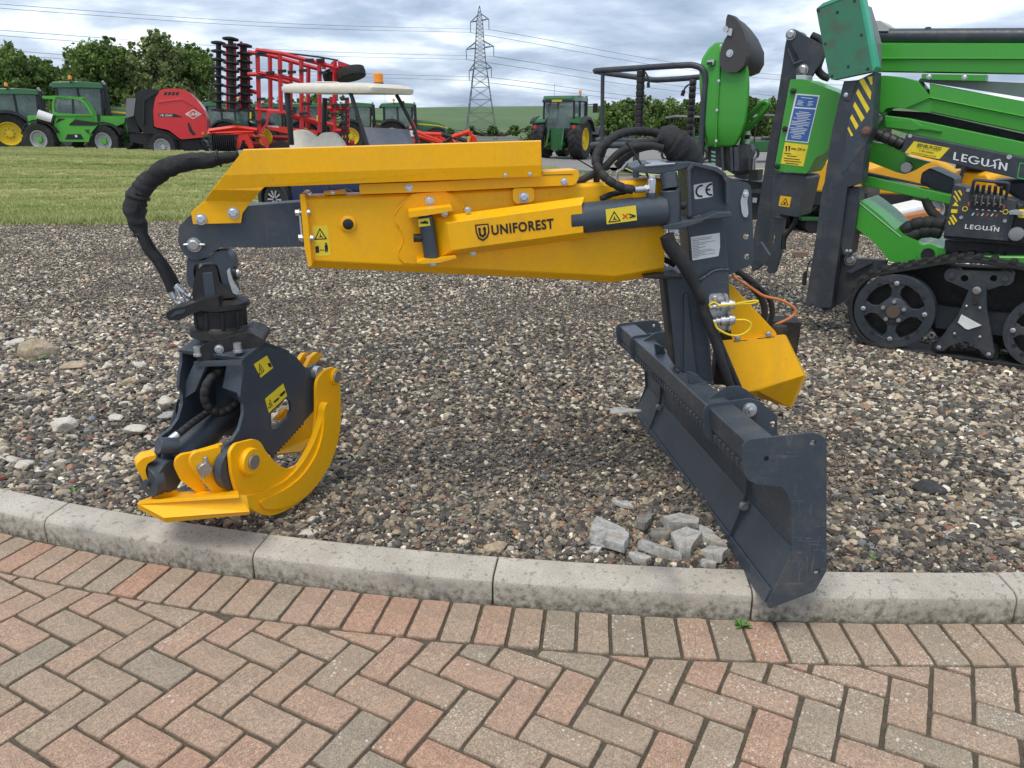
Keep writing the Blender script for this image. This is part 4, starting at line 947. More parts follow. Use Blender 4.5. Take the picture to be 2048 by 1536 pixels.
cc = DF.loc(*z4((1440, 1135))[0], 0)
# small stops on the beam
for s in (S2 + .33, S3 - .42):
    u0 = Vector(bm0).lerp(Vector(bm1), .25); pl_ = [tuple(u0), tuple(u0 + bw * .5), tuple(u0 + bw * .42 + Vector((0, .03))), tuple(u0 + bw * .12 + Vector((0, .045))), tuple(u0 + Vector((-.004, .05)))]
    along('beam_stop', pl_, s, s + .022, CHAR)
# ---------------- hoses
def hpx(fr, d, *p): return [fr.at(*q_[:2], q_[2] if len(q_) > 2 else d) for q_ in p]
tube('wrapped_hose', hpx(BF, -.02, *z2((560, 614, .065), (470, 595, .06), (370, 545, .05), (290, 470, .03), (250, 380, .0), (275, 290, -.03), (350, 215, -.06), (450, 155, -.1), (560, 133, -.13), (700, 140, -.16), (830, 170, -.18))), .0165, RUB, crane, 12, 6, spiral=.034)
tube('wrapped_hose', hpx(BF, -.05, *z2((255, 690), (255, 600), (262, 500), (285, 380), (320, 280), (360, 215))), .0125, RUB, crane, 10, 6, spiral=.03)
tube('hose', hpx(BF, -.04, *z2((100, 550), (200, 500), (330, 420), (430, 320), (540, 265), (680, 250), (800, 270))), .014, RUB, crane)
tube('hose', hpx(BF, -.07, *z2((420, 420), (520, 330), (600, 280), (720, 255), (850, 262))), .014, RUB, crane)
tube('hose', hpx(BF, -.09, *z2((430, 370), (470, 310), (560, 240), (700, 222), (830, 220))), .015, RUB, crane)
tube('wrapped_hose', hpx(BF, .02, *z2((290, 690), (380, 650), (480, 630), (560, 610))), .011, RUB, crane, 10, 6, spiral=.026)
tube('hose_sleeve', hpx(CF, -.10, *z2((770, 165), (840, 190), (900, 230), (960, 290), (1030, 360), (1090, 420))), [.035, .050, .058, .060, .052, .036], SLEEVE, crane, 16, 6, wob=.16)
for a, b_ in (((490, 385), (430, 490)), ((360, 455), (330, 510))):
    p0, p1 = BF.at(*z2((a[0] + 20, a[1]))[0], -.06), BF.at(*z2(b_)[0], -.06); cyl('steel_fitting', p0, p0.lerp(p1, .55), .009, STEEL, crane, n=12); tube('steel_elbow', [p0.lerp(p1, .5), p0.lerp(p1, .8) + Vector((-.008, 0, 0)), p1 + Vector((0, 0, -.02))], .006, STEEL, crane, 8, 4)
tube('cable_tie', hpx(BF, .03, *z2((500, 225), (560, 300), (640, 430), (690, 520))), .004, BLK, crane, 6, 3)
tube('hose', hpx(CF, .07, *z2((830, 985), (870, 1080), (960, 1200), (1040, 1340), (1110, 1500))) + hpx(CF, .06, *z3((830, 230), (890, 400), (950, 560), (1010, 740), (1085, 960))), [.026, .030, .026, .020, .019, .018, .018, .018], SLEEVE, crane, 12, 5, wob=.08)
tube('hose', hpx(CF, .045, *z3((860, 270), (930, 430), (1000, 600), (1080, 790), (1150, 950))), .013, SLEEVE, crane)
tube('hose', hpx(CF, -.12, *z2((800, 1180), (850, 1200), (900, 1230))), .012, RUB, crane)
ORC = simple('orange_cable', (.62, .20, .06), .5)
tube('orange_cable', hpx(CF, -.30, *z2((850, 1210), (1000, 1240), (1340, 1290))) + hpx(CF, -.32, *z3((1100, 20), (1230, 100), (1340, 170), (1480, 205), (1580, 260), (1600, 310), (1540, 360), (1420, 415))), .006, ORC, crane, 8)
tube('hose', hpx(CF, -.36, *z2((1400, 1270), (1500, 1340), (1570, 1400))) + hpx(CF, -.36, *z3((1240, 90), (1320, 190), (1350, 300), (1330, 400))), .014, RUB, crane); tube('hose', hpx(CF, -.38, *z3((1180, 20), (1300, 100), (1390, 200), (1410, 310), (1390, 400))), .012, RUB, crane)
lathe('cable_gland', WF.at(*z3((1470, 450))[0], -.10), WF.w, [(.03, -.02), (.034, 0), (.03, .02)], BLK, wv)
# boom tip hose in its sleeve
pts = z7((1010, 130), (880, 150), (760, 165), (600, 180), (440, 225), (330, 290), (240, 370), (190, 450), (165, 550), (180, 660), (215, 760))
tube('hose_sleeve', hpx(BF, -.06, *pts), [.018, .020, .029, .030, .032, .033, .034, .036, .037, .032, .024], SLEEVE, crane, 16, 7, wob=.2)
for k, (a, r_) in enumerate((((855, 150), .030), ((190, 445), .0415), ((205, 760), .027))): p = BF.at(*z7(a)[0], -.06); q_ = BF.at(*z7(((845, 152), (185, 470), (212, 790))[k])[0], -.06); cyl('sleeve_strap', p, q_, r_, BLK, crane)
tube('hose', hpx(BF, -.05, *z7((215, 780), (270, 900), (350, 1000), (420, 1130), (465, 1240))), .0165, SLEEVE, crane); tube('hose', hpx(BF, -.09, *z7((240, 780), (310, 900), (400, 1010), (470, 1120), (505, 1190))), .0145, SLEEVE, crane)
for a, b_, c_ in (((455, 1235), (495, 1320), (560, 1355)), ((495, 1190), (590, 1270), (625, 1280)), ((500, 1200), (525, 1260), (560, 1330))):
    p0, p1, p2 = [BF.at(*p, -.05) for p in z7(a, b_, c_)]; cyl('steel_ferrule', p0, p0.lerp(p1, .75), .012, STEEL, crane, n=12); tube('steel_elbow', [p0.lerp(p1, .7), p1, p1.lerp(p2, .5), p2], .0075, STEEL, crane, 8, 4); cyl('fitting_hex', p1.lerp(p2, .4), p2, .013, STEEL, crane, n=6)
# ---------------- link and rotator
zt = 2.80; TF = yaw((-1.12, 2.73, 0), 8)
lk = plate('link_yoke', BF, z7((590, 960), (650, 985), (735, 985), (800, 920), (905, 900), (950, 950), (975, 1010), (970, 1060), (990, 1180), (930, 1195), (880, 1180), (850, 1070), (835, 1020), (780, 1000), (650, 1020), (640, 1080), (668, 1200), (640, 1225), (595, 1190), (585, 1080)), -.10, -.015, CHAR, crane, r=.01, bev=.005)
hs = plate('rotator_head', BF, z7((665, 1070), (690, 1045), (820, 1035), (835, 1060), (860, 1180), (960, 1190), (985, 1290), (640, 1330), (630, 1250)), -.11, -.005, BLK, crane, r=.012, bev=.006)
plate('green_mark', BF, z7((735, 1182), (760, 1168), (790, 1180), (785, 1195), (765, 1210), (750, 1195)), -.006, -.003, simple('green_tag', (.03, .45, .12), .5), hs, bev=0)
plate('head_groove', BF, z7((715, 1090), (800, 1080), (825, 1280), (735, 1290)), -.007, -.002, CHAR, hs, bev=.003)
lp = plate('link_plate', BF, z7((915, 1070), (940, 1045), (950, 1100), (975, 1180), (1015, 1250), (1000, 1270), (965, 1255), (930, 1150)), -.01, .01, STEEL, crane, r=.005)
for a, r_ in (((1010, 1090), .020), ((985, 1225), .017)): p = BF.at(*z7(a)[0], -.03); cyl('link_pin', p - BF.u * .03, p - BF.u * .004, r_ * 1.2, BLK, lp, n=16); lathe('link_nut', p - BF.u * .005, BF.u, [(r_ * .95, 0), (r_ * .95, .010), (r_ * .55, .011), (r_ * .5, .016)], PIN, lp, 12)
ra = BF.at(*z7((850, 1290))[0], -.055); rb = BF.at(*z8((750, 150))[0], -.055); axr = (rb - ra)
L = axr.length
rot = lathe('rotator', ra, axr, [(.085, 0), (.108, .01), (.110, .028), (.106, .03), (.092, .036), (.090, .10), (.094, .105), (.112, .112), (.114, .138), (.106, .142), (.082, .150), (.080, L)], BLK, crane, 36)
for k in range(10):
    a, b_, ax_ = basis(axr); t = k * .628 + .2; c0 = ra + ax_ * .037 + (a * math.cos(t) + b_ * math.sin(t)) * .090; cyl('rotator_rib', c0, c0 + ax_ * .066, .008, BLK, rot, n=8)
arm = z7((660, 1330), (720, 1310), (840, 1290), (850, 1320), (860, 1385), (700, 1400), (600, 1440), (530, 1478), (440, 1480), (415, 1450), (425, 1410), (480, 1380), (560, 1365), (600, 1350))
plate('hose_guard_arm', BF, arm, -.03, .055, BLK, rot, r=.008, bev=.005)
plate('hose_guard_gap', BF, z7((450, 1440), (500, 1400), (580, 1385), (560, 1420), (500, 1430), (470, 1455)), .05, .057, CHAR, rot, r=.006, bev=0)
# ---------------- grapple
uv = Vector((.375, .927, 0)).normalized(); SF = Fr(aty(480, 730, 2.63), (uv.y, -uv.x, 0))
HF = yaw(aty(450, 700, 2.72), 10)
ft = plate('rotator_flange', BF, z8((550, 260), (555, 225), (610, 180), (690, 150), (900, 100), (960, 95), (1045, 140), (1050, 185), (940, 230), (900, 275), (780, 285), (570, 305)), -.10, .07, BLK, crane, r=.008, bev=.005)
for a, d in (((570, 222), .06), ((860, 195), .11), ((1003, 103), -.02)): p = BF.at(*z8(a)[0], d); lathe('socket_bolt', p - Vector((0, 0, .02)), (0, 0, 1), [(.018, 0), (.018, .008), (.0145, .009), (.0145, .034), (.012, .035)], STEEL, ft, 14)
bolt(BF, *z8((726, 212))[0], .07, .013, STEEL, ft, h=.3)
side = z8((905, 295), (1010, 225), (1065, 170), (1240, 240), (1290, 270), (1355, 350), (1400, 345), (1440, 320), (1485, 330), (1480, 380), (1440, 420), (1432, 650), (1115, 995), (1070, 950), (980, 870), (860, 930), (800, 1000), (800, 1080), (815, 1190), (740, 1150), (725, 1060), (730, 980), (760, 930), (820, 885), (875, 800), (905, 690), (905, 610), (880, 560), (890, 450), (905, 380))
lo_ = [SF.loc(*p, 0) for p in side]
hl = rnd_poly([SF.loc(*p, 0) for p in z8((1095, 690), (1130, 660), (1215, 575), (1250, 590), (1258, 660), (1240, 700), (1150, 790), (1110, 800), (1095, 760))], .02)
body = prism('grapple_body', SF, [rnd_poly(lo_, .008), hl], -.014, 0, CHAR, crane, .003); tag(body, 'charcoal grapple body with warning stickers')
prism('far_side_plate', SF, [rnd_poly(lo_, .008)], -.300, -.286, CHAR, body, .003)
# folded front flanges of both side plates and the top plate between them
def sfp(px, d): return SF.loc(*px, d)
e_in = [SF.loc(*p, 0) for p in z8((905, 295), (905, 380), (895, 450), (885, 555), (905, 610), (905, 690), (875, 800))]
fl_px = z8((790, 315), (905, 300), (905, 380), (890, 545), (800, 530), (765, 490))
facets('front_flange', SF, [[(*p, 0) if i in (1, 2, 3) else (*p, -.10) for i, p in enumerate(fl_px)]], CHAR, body, .012, .003)
topv = [SF.wd(*SF.loc(*p, 0), d) for d in (0, -.30) for p in z8((905, 295), (1065, 172), (1240, 240))]
mesh('top_web', topv, [(0, 1, 4, 3), (1, 2, 5, 4)], CHAR, body, thick=.014)
leftfl = [aty(*p[:2], p[2]) for p in [(*a, b_) for a, b_ in zip(z8((550, 320), (640, 335), (560, 520), (500, 560), (430, 590), (415, 650), (430, 730), (370, 840), (350, 850), (420, 610), (470, 500)), (2.74, 2.70, 2.72, 2.74, 2.76, 2.77, 2.77, 2.79, 2.80, 2.77, 2.76))]]
mesh('left_flange', leftfl, [(0, 1, 2, 3, 4, 10), (4, 5, 9), (10, 4, 9), (5, 6, 7, 8, 9)], CHAR, body, thick=.012)
top2 = [aty(*a, b_) for a, b_ in zip(z8((550, 300), (905, 290), (900, 330), (555, 340)), (2.72, 2.60, 2.60, 2.72))]; mesh('top_rim', top2, [(0, 1, 2, 3)], CHAR, body, thick=.014)
# dark interior back wall
iw = [SF.wd(*SF.loc(*p, -.02), -.02) for p in z8((1100, 300), (1100, 900))] + [SF.wd(*SF.loc(*p, -.02), -.28) for p in z8((1100, 900), (1100, 300))]
mesh('inner_web', iw, [(0, 1, 2, 3)], CHAR, body, thick=.01)
st_ = plate('warning_sticker', SF, z8((980, 325), (1075, 260), (1120, 350), (1030, 422)), -.002, .0012, STK, body, bev=0); tri_sign(SF, *z8((1020, 318), (1058, 372), (1018, 408)), .001, st_); plate('arm_symbol', SF, z8((1080, 320), (1100, 312), (1112, 345), (1095, 345)), 0, .003, INK, st_, bev=0)
st_ = plate('warning_sticker', SF, z8((1062, 578), (1195, 465), (1223, 555), (1090, 680)), -.002, .0012, STK, body, bev=0); tri_sign(SF, *z8((1098, 580), (1118, 628), (1086, 650)), .001, st_); plate('log_symbol', SF, z8((1170, 548), (1205, 515), (1212, 530), (1180, 562)), 0, .003, INK, st_, bev=0); plate('log_symbol', SF, z8((1122, 600), (1150, 575), (1168, 565), (1160, 582), (1135, 605)), 0, .003, INK, st_, bev=0)
# teeth along the lower edge
tv, tf = [], []
A_, B_ = Vector(SF.loc(*z8((1115, 992))[0], 0)), Vector(SF.loc(*z8((1350, 735))[0], 0)); nn_ = Vector(((B_ - A_).y, -(B_ - A_).x)).normalized(); m = 12
for i in range(m):
    a, b_, c_ = A_.lerp(B_, i / m), A_.lerp(B_, (i + .8) / m), A_.lerp(B_, (i + .2) / m) + nn_ * .014; k = len(tv)
    for d in (0, -.014): tv += [SF.wd(*a, d), SF.wd(*b_, d), SF.wd(*c_, d)]
    tf += [(k, k + 1, k + 2), (k + 3, k + 4, k + 5), (k, k + 2, k + 5, k + 3), (k + 1, k + 2, k + 5, k + 4)]
mesh('teeth', tv, tf, CHAR, body, kind='stuff')
# cylinder inside
c0 = SF.at(*z8((300, 1130))[0], -.155); CYP = SF.wd(*SF.loc(*z8((300, 1130))[0], -.155), -.155)
zc = aty(*z8((300, 1130))[0], 2.50)
cdir = (uv + Vector((0, 0, .30))).normalized()
cylb = cyl('grapple_cylinder', zc + cdir * .06, zc + cdir * .56, .052, CHAR, crane, n=28, bev=.004)
lathe('cylinder_eye', zc - SF.n * .045, SF.n, [(.058, 0), (.058, .09)], CHAR, cylb, 28, bev=.004)
ef = aty(*z8((285, 1105))[0], 2.44); vd = (CAMP - ef).normalized()
lathe('cylinder_end_cap', zc + Vector((-.02, -.05, -.005)), (-.55, -.83, .06), [(.055, -.03), (.055, 0), (.053, .004), (.014, .005), (.014, .018), (.009, .019)], CHAR, cylb, 30)
pc = aty(*z8((310, 920))[0], 2.50); lathe('port_cap', pc, (-.6, -.6, .25), [(.030, -.05), (.030, .012), (.028, .015)], CHAR, cylb, 24)
tube('wrapped_hose', [aty(*p[:2], p[2]) for p in [(*a, b_) for a, b_ in zip(z8((355, 890), (420, 840), (520, 760), (620, 690), (680, 645)), (2.53, 2.56, 2.62, 2.70, 2.74))]], .0135, RUB, cylb, 10, 6, spiral=.024)
tube('wrapped_hose', [aty(*p[:2], p[2]) for p in [(*a, b_) for a, b_ in zip(z8((860, 610), (800, 655), (730, 680), (660, 650), (620, 580), (625, 500), (660, 430), (720, 390), (780, 370)), (2.76, 2.72, 2.69, 2.67, 2.66, 2.66, 2.68, 2.72, 2.76))]], .0165, RUB, cylb, 12, 6, spiral=.03)
p0, p1 = aty(*z8((350, 895))[0], 2.53), aty(*z8((425, 835))[0], 2.56); cyl('steel_ferrule', p0, p1, .015, STEEL, cylb, n=14)
# jaws: curved tines seen from the side, repeated across the width with cross plates between
jB = z8((1438, 480), (1450, 425), (1500, 365), (1560, 343), (1595, 375), (1608, 450), (1620, 640), (1605, 830), (1540, 1020), (1440, 1180), (1300, 1300), (1160, 1385), (1060, 1405), (1030, 1370), (1130, 1310), (1250, 1210), (1350, 1080), (1415, 900), (1440, 700))
jA = z8((805, 965), (845, 905), (985, 870), (1030, 890), (1060, 950), (1125, 1030), (1180, 1075), (1245, 1092), (1300, 1060), (1290, 1130), (1200, 1230), (1060, 1290), (920, 1290), (860, 1275), (820, 1140))
jAt = z8((915, 1290), (1060, 1255), (1220, 1175), (1340, 1050), (1430, 880), (1480, 720), (1488, 640), (1510, 598), (1600, 630), (1618, 660), (1605, 860), (1540, 1050), (1430, 1230), (1290, 1360), (1130, 1432), (1040, 1428), (960, 1380), (920, 1340))
farjaw = plate('far_jaw', SF, jB, .020, .034, YEL, crane, r=.06, bev=.003)
plate('jaw_tine', SF, z8((1438, 480), (1450, 425), (1500, 365), (1560, 343), (1595, 375), (1608, 450), (1620, 640), (1560, 900), (1440, 700)), -.345, -.331, YEL, farjaw, r=.01)
p = SF.at(*z8((1570, 412))[0], .034); lathe('pivot_boss', p - SF.n * .012, SF.n, [(.034, 0), (.034, .022), (.031, .025)], YEL, farjaw, 24); lathe('pivot_pin', p, SF.n, [(.026, 0), (.026, .016), (.024, .018)], PIN, farjaw, 20); p2 = SF.at(*z8((1448, 385))[0], .015); cyl('bush', p2 - SF.n * .03, p2 + SF.n * .01, .028, STEEL, farjaw)
for pts_, d in ((z8((1305, 310), (1345, 245), (1380, 240), (1390, 270), (1340, 345)), -.17), (z8((1360, 350), (1400, 270), (1445, 235), (1475, 245), (1490, 275), (1440, 310), (1395, 350)), -.10)): plate('cylinder_lug', SF, pts_, d - .02, d, YEL, farjaw, r=.008)
p = SF.at(*z8((1480, 300))[0], -.09); cyl('lug_pin', p - SF.n * .12, p + SF.n * .03, .017, PIN, farjaw)
jw = [SF.wd(*SF.loc(*a, .02), d) for a in z8((1425, 800), (1335, 960), (1150, 975)) for d in (.02, -.33)]
inp = facets('jaw_inner_panel', SF, [[(*z8((1432, 640))[0], -.05), (*z8((1425, 850))[0], -.05), (*z8((1335, 965))[0], -.05), (*z8((1130, 985))[0], -.20), (*z8((1230, 870))[0], -.20), (*z8((1340, 730))[0], -.12)]], YEL, farjaw, .012)
plate('jaw_inner_rib', SF, z8((1140, 735), (1220, 640), (1225, 700), (1190, 730)), -.18, -.16, YEL, farjaw)
nearjaw = plate('near_jaw', SF, jA, .036, .050, YEL, crane, r=.03, bev=.003)
plate('jaw_tine', SF, jAt, .036, .062, YEL, nearjaw, r=.06, bev=.003)
plate('tine_cap_strip', SF, z8((1030, 1330), (1060, 1310), (1220, 1240), (1350, 1130), (1440, 990), (1490, 830), (1497, 650), (1515, 603), (1600, 632), (1618, 660), (1608, 850), (1550, 1040), (1440, 1220), (1300, 1340), (1150, 1390), (1050, 1380)), .060, .072, YEL, nearjaw, r=.06, bev=.003)
p = SF.at(*z8((935, 1030))[0], .05); lathe('pivot_boss', p, SF.n, [(.050, -.005), (.050, .02), (.047, .024)], YEL, nearjaw, 26); lathe('pivot_pin', p + SF.n * .012, SF.n, [(.028, 0), (.028, .018), (.026, .020)], PIN, nearjaw, 22)
bolt(SF, *z8((882, 1055))[0], .05, .009, BLK, nearjaw, 'grease_nipple')
p = SF.at(*z8((815, 1075))[0], .01); lathe('pivot_disc', p, SF.n, [(.080, -.012), (.080, .022)], CHAR, body, 30, bev=.003)
# clevis plates holding the cylinder, across the near end of the jaw
cl = [(660, 1290), (510, 1060), (520, 1000), (560, 965), (600, 960), (735, 930), (740, 980), (725, 1060), (740, 1150), (800, 1200), (810, 1270), (720, 1290)]
CYF = lambda y_: yaw(aty(*z8((600, 1060))[0], y_), 30)
F1 = yaw(aty(*z8((620, 1070))[0], 2.455), 33)
c1 = plate('clevis_plate', F1, z8((505, 1060), (515, 1000), (555, 968), (600, 962), (740, 925), (735, 980), (725, 1060), (740, 1150), (810, 1200), (810, 1275), (720, 1295), (690, 1270), (560, 1140)), -.018, 0, YEL, nearjaw, r=.012, bev=.003)
plate('clevis_plate', F1, z8((398, 1080), (405, 1020), (450, 985), (520, 975), (760, 905), (745, 940), (600, 1000), (540, 1020), (530, 1080), (600, 1190), (680, 1290), (600, 1290), (440, 1170)), -.070, -.052, YEL, nearjaw, r=.012, bev=.003)
plate('clevis_plate', F1, z8((120, 1085), (125, 1050), (165, 1010), (270, 985), (260, 1020), (200, 1050), (185, 1100), (200, 1160), (260, 1230), (330, 1250), (400, 1245), (480, 1290), (300, 1310), (200, 1230)), -.16, -.10, YEL, nearjaw, r=.012, bev=.003)
p = F1.at(*z8((612, 1077))[0], 0); lathe('clevis_pin', p - F1.n * .12, F1.n, [(.024, 0), (.024, .145), (.022, .148)], PIN, nearjaw, 22)
for s, a in ((1, (628, 1022)), (-1, (602, 1138))): pq = F1.at(*z8(a)[0], .012); cyl('split_pin', pq - F1.w * .012, pq + F1.w * .012, .0075, STEEL, nearjaw, n=10)
# base plate of the near jaw
_b = lambda x, y, Y: aty(*z8((x, y))[0], Y)
bq = [_b(138, 1335, 2.44), _b(868, 1287, 2.40), _b(948, 1395, 2.375), _b(330, 1440, 2.385), _b(340, 1470, 2.40), _b(145, 1374, 2.45), _b(952, 1408, 2.40), _b(915, 1290, 2.43)]
bp = mesh('base_plate', bq, [(0, 1, 2, 3), (0, 3, 4, 5), (3, 2, 6, 4), (1, 7, 2)], YEL, nearjaw, thick=.014)
ub = [aty(*z8(a)[0], y_) for a, y_ in (((205, 1250), 2.50), ((290, 1270), 2.52), ((480, 1275), 2.52), ((850, 1260), 2.47), ((870, 1290), 2.43), ((240, 1320), 2.47))]
mesh('base_web', ub, [(0, 1, 2, 3, 4, 5)], YEL, nearjaw, thick=.012)
mesh('base_floor', [aty(*z8(a)[0], y_) for a, y_ in (((140, 1335), 2.43), ((870, 1288), 2.37), ((860, 1240), 2.55), ((300, 1280), 2.62))], [(0, 1, 2, 3)], YEL, nearjaw, thick=.012)

WELDY, WELDC = YEL, CHAR
def weld(fr, px, d, mat, par, r_=.004):
    P = crom([fr.at(*p, d) for p in px], 10); rr = [r_ * random.uniform(.7, 1.25) for _ in P]; v, f = tubemesh(P, rr, 6); return mesh('weld_bead', v, f, mat, par, True)
weld(BF, z1((1190, 520), (1175, 470), (1120, 420), (1050, 388)), .006, YEL, stiff); weld(BF, z1((715, 545), (735, 508), (790, 450), (845, 402)), .006, YEL, stiff); weld(BF, z1((720, 590), (755, 645), (772, 700), (765, 745), (740, 800), (752, 842), (790, 876)), .006, YEL, stiff, .003)
weld(BF, z1((104, 425), (118, 520), (135, 700), (152, 880)), .004, YEL, fl, .005)
weld(CF, z2((1105, 1350), (1150, 1322), (1235, 1272), (1340, 1266)), .012, CHAR, head, .005); weld(CF, z2((1040, 842), (1130, 820), (1300, 798)), .0, CHAR, head, .005); weld(CF, z3((625, 772), (690, 828), (780, 860), (928, 888)), -.028, CHAR, col, .007)
weld(SF, z8((1030, 1340), (1060, 1312), (1220, 1242), (1350, 1132), (1440, 992), (1490, 832), (1497, 652)), .062, YEL, nearjaw, .004)
weld(SF, z8((860, 1270), (920, 1288), (1060, 1288), (1200, 1228)), .050, YEL, nearjaw, .006)
# ------------------------------------------------------------------ tracked aerial work platform
z5, z6, zb, zc_, zd = Z(1548, 0, 4.096), Z(1548, 375, 4.096), Z(1150, 0, 4.096), Z(1640, 250, 5.0196), Z(1280, 200, 5.3895)
A_, B_ = atz(1775, 700, -.06), atz(2048, 743, -.06); dl = (B_ - A_); LF = Fr(A_, (dl.y, -dl.x, 0))
lift = thing('aerial_lift', (3.2, 5.9, -.06), 'green and dark grey tracked boom lift parked on the gravel behind the crane', 'aerial lift')
def pl(name, px, d0, d1, mat, par=lift, **k): return plate(name, LF, px, d0, d1, mat, par, **k)
# --- undercarriage
def ringpath(px, d): return [Vector(LF.loc(*p, d)) for p in px]
outer = z6((2900, 1640), (2048, 1500), (1500, 1425), (1080, 1365), (870, 1328), (760, 1290), (680, 1220), (622, 1120), (600, 1010), (615, 900), (670, 800), (740, 735), (850, 690), (1000, 660), (1200, 625), (1400, 590), (1560, 578), (1750, 590), (2048, 640), (2900, 800))
P = [Vector((*LF.loc(*p, 0), 0)) for p in outer]; P = [Vector((p.x, p.y)) for p in crom(P, 5)]
th_ = .035; inn = []
for i, p in enumerate(P):
    t = (P[min(i + 1, len(P) - 1)] - P[max(i - 1, 0)]).normalized(); inn.append(p + Vector((t.y, -t.x)) * th_)
belt = loft('rubber_track', [[LF.wd(*a, 0), LF.wd(*a, -.25), LF.wd(*b_, -.25), LF.wd(*b_, 0)] for a, b_ in zip(P, inn)], RUB, lift, bev=.006)
s_ = 0; nxt = .02
for i in range(1, len(P)):
    s_ += (P[i] - P[i - 1]).length
    if s_ > nxt:
        nxt = s_ + .085; t = (P[i] - P[i - 1]).normalized(); n_ = Vector((-t.y, t.x)); q = P[i]
        if q.x > 2: continue
        pr = [q - t * .026 - n_ * .004, q + t * .026 - n_ * .004, q + t * .018 + n_ * .02, q - t * .018 + n_ * .02]
        prism('track_lug', LF, [[tuple(v) for v in pr]], -.12, .004, RUB, belt, .004); prism('track_lug', LF, [[tuple(v + t * .04) for v in pr]], -.25, -.14, RUB, belt, .004)
def track_wheel(cx, cy_, rpx):
    c_ = Vector(LF.loc(cx, cy_, -.004)); r_ = abs(LF.loc(cx, cy_ - rpx, -.004)[1] - c_.y)
    o = prism('track_wheel', LF, [circ(*c_, r_, 40), circ(*c_, r_ * .76, 32)], -.10, -.004, DK, lift, .005)
    for k in range(4):
        a = math.pi / 2 * k + .03; d_ = Vector((math.cos(a), math.sin(a))); n_ = Vector((-d_.y, d_.x)); ps = []
        for f_, w_ in ((.25, .24), (.42, .11), (.58, .11), (.78, .26), (.84, .26)): ps.append((f_, w_))
        poly = [tuple(c_ + d_ * r_ * f_ + n_ * r_ * w_) for f_, w_ in ps] + [tuple(c_ + d_ * r_ * f_ - n_ * r_ * w_) for f_, w_ in reversed(ps)]
        prism('wheel_spoke', LF, [poly], -.045, -.010 - k * .0004, DK, o, .003)
        b0 = c_ + d_ * r_ * .76; lathe('wheel_bolt', LF.wd(*b0, -.008), LF.n, [(.017, 0), (.017, .012), (.014, .014)], STEEL, o, 12)
    lathe('wheel_hub', LF.wd(*c_, -.02), LF.n, [(r_ * .36, -.05), (r_ * .36, .012), (r_ * .34, .016)], DK, o, 28); lathe('hub_cap', LF.wd(*c_, 0), LF.n, [(r_ * .17, 0), (r_ * .17, .010)], simple('rusty_hub', (.11, .075, .055), .7), o, 22)
    for k in range(5):
        a = k * 1.2566 + .35; b0 = c_ + Vector((math.cos(a), math.sin(a))) * r_ * .27; lathe('hub_bolt', LF.wd(*b0, -.004), LF.n, [(.014, 0), (.014, .016), (.007, .017)], STEEL, o, 12)
    for k in range(16):
        a = k * .3927 + .2; b0 = c_ + Vector((math.cos(a), math.sin(a))) * r_ * .80; d_ = Vector((math.cos(a), math.sin(a))) * r_ * .05; n_ = Vector((-d_.y, d_.x))
        if k % 4 not in (0, 3): prism('wheel_slot', LF, [[tuple(b0 - d_ - n_), tuple(b0 + d_ - n_), tuple(b0 + d_ + n_), tuple(b0 - d_ + n_)]], -.006, -.0025, BLK, o, 0)
    lathe('drive_disc', LF.wd(*c_, -.12), LF.n, [(r_ * .8, 0), (r_ * .8, .02)], BLK, o, 24)
    return o
track_wheel(*z6((978, 1015))[0], 75); track_wheel(*z6((2230, 1200))[0], 75)
chs = pl('chassis', z6((700, 700), (1300, 640), (2600, 700), (2600, 1380), (1900, 1330), (1350, 1240), (1250, 1100), (1100, 760)), -.42, -.26, BLK, bev=.005)
pl('chassis_rail', z6((1300, 960), (2500, 1100), (2500, 1290), (1320, 1150)), -.25, -.16, DK, chs, bev=.005)
rb_ = pl('roller_bracket', z6((1600, 830), (1625, 795), (1680, 782), (1728, 808), (1738, 850), (1742, 1000), (1808, 1360), (1795, 1400), (1750, 1405), (1650, 1300), (1570, 1262), (1470, 1280), (1385, 1338), (1335, 1340), (1312, 1305), (1510, 1040)), -.05, .0, DK, r=.01, bev=.004)
for a, r_ in (((1662, 842), .026), ((1688, 985), .008), ((1578, 970), .008), ((1480, 1195), .009), ((1688, 1222), .009), ((1352, 1308), .014), ((1760, 1365), .014)): p = LF.at(*z6(a)[0], 0); lathe('bracket_bolt', p, LF.n, [(r_, 0), (r_, .012), (r_ * .7, .014)], STEEL if r_ < .02 else PIN, rb_, 14)
pl('tension_spring', z6((1628, 885), (1678, 885), (1672, 960), (1622, 960)), -.002, .006, BLK, rb_)
rk = pl('rocker', z6((1405, 730), (1420, 690), (1480, 680), (1900, 690), (1945, 715), (1950, 755), (1900, 790), (1760, 838), (1590, 838), (1440, 775)), -.07, -.03, DK, holes=[(1548 + 1560 / 4.096, 375 + 745 / 4.096, 8), (1548 + 1800 / 4.096, 375 + 745 / 4.096, 8)], r=.01)
for a in ((1460, 720), (1895, 745)): p = LF.at(*z6(a)[0], -.03); lathe('carrier_roller', p, LF.n, [(.05, -.12), (.05, -.002), (.02, 0), (.018, .012)], DK, rk, 18)
for a in ((1355, 1310), (1765, 1365)): p = LF.at(*z6(a)[0], -.06); lathe('track_roller', p, LF.n, [(.055, -.12), (.055, 0)], BLK, rb_, 20)
pl('plastic_scrap', z6((1535, 1040), (1600, 1075), (1700, 1130), (1590, 1165), (1565, 1155), (1505, 1105)), .004, .008, WHT, rb_, bev=0)
fk = pl('front_link', z6((560, 560), (600, 545), (650, 580), (800, 590), (930, 600), (870, 700), (740, 740), (640, 900), (600, 920), (460, 1000), (410, 1015), (378, 985), (400, 930), (480, 850), (540, 720)), -.30, -.24, DK, r=.01, bev=.004)
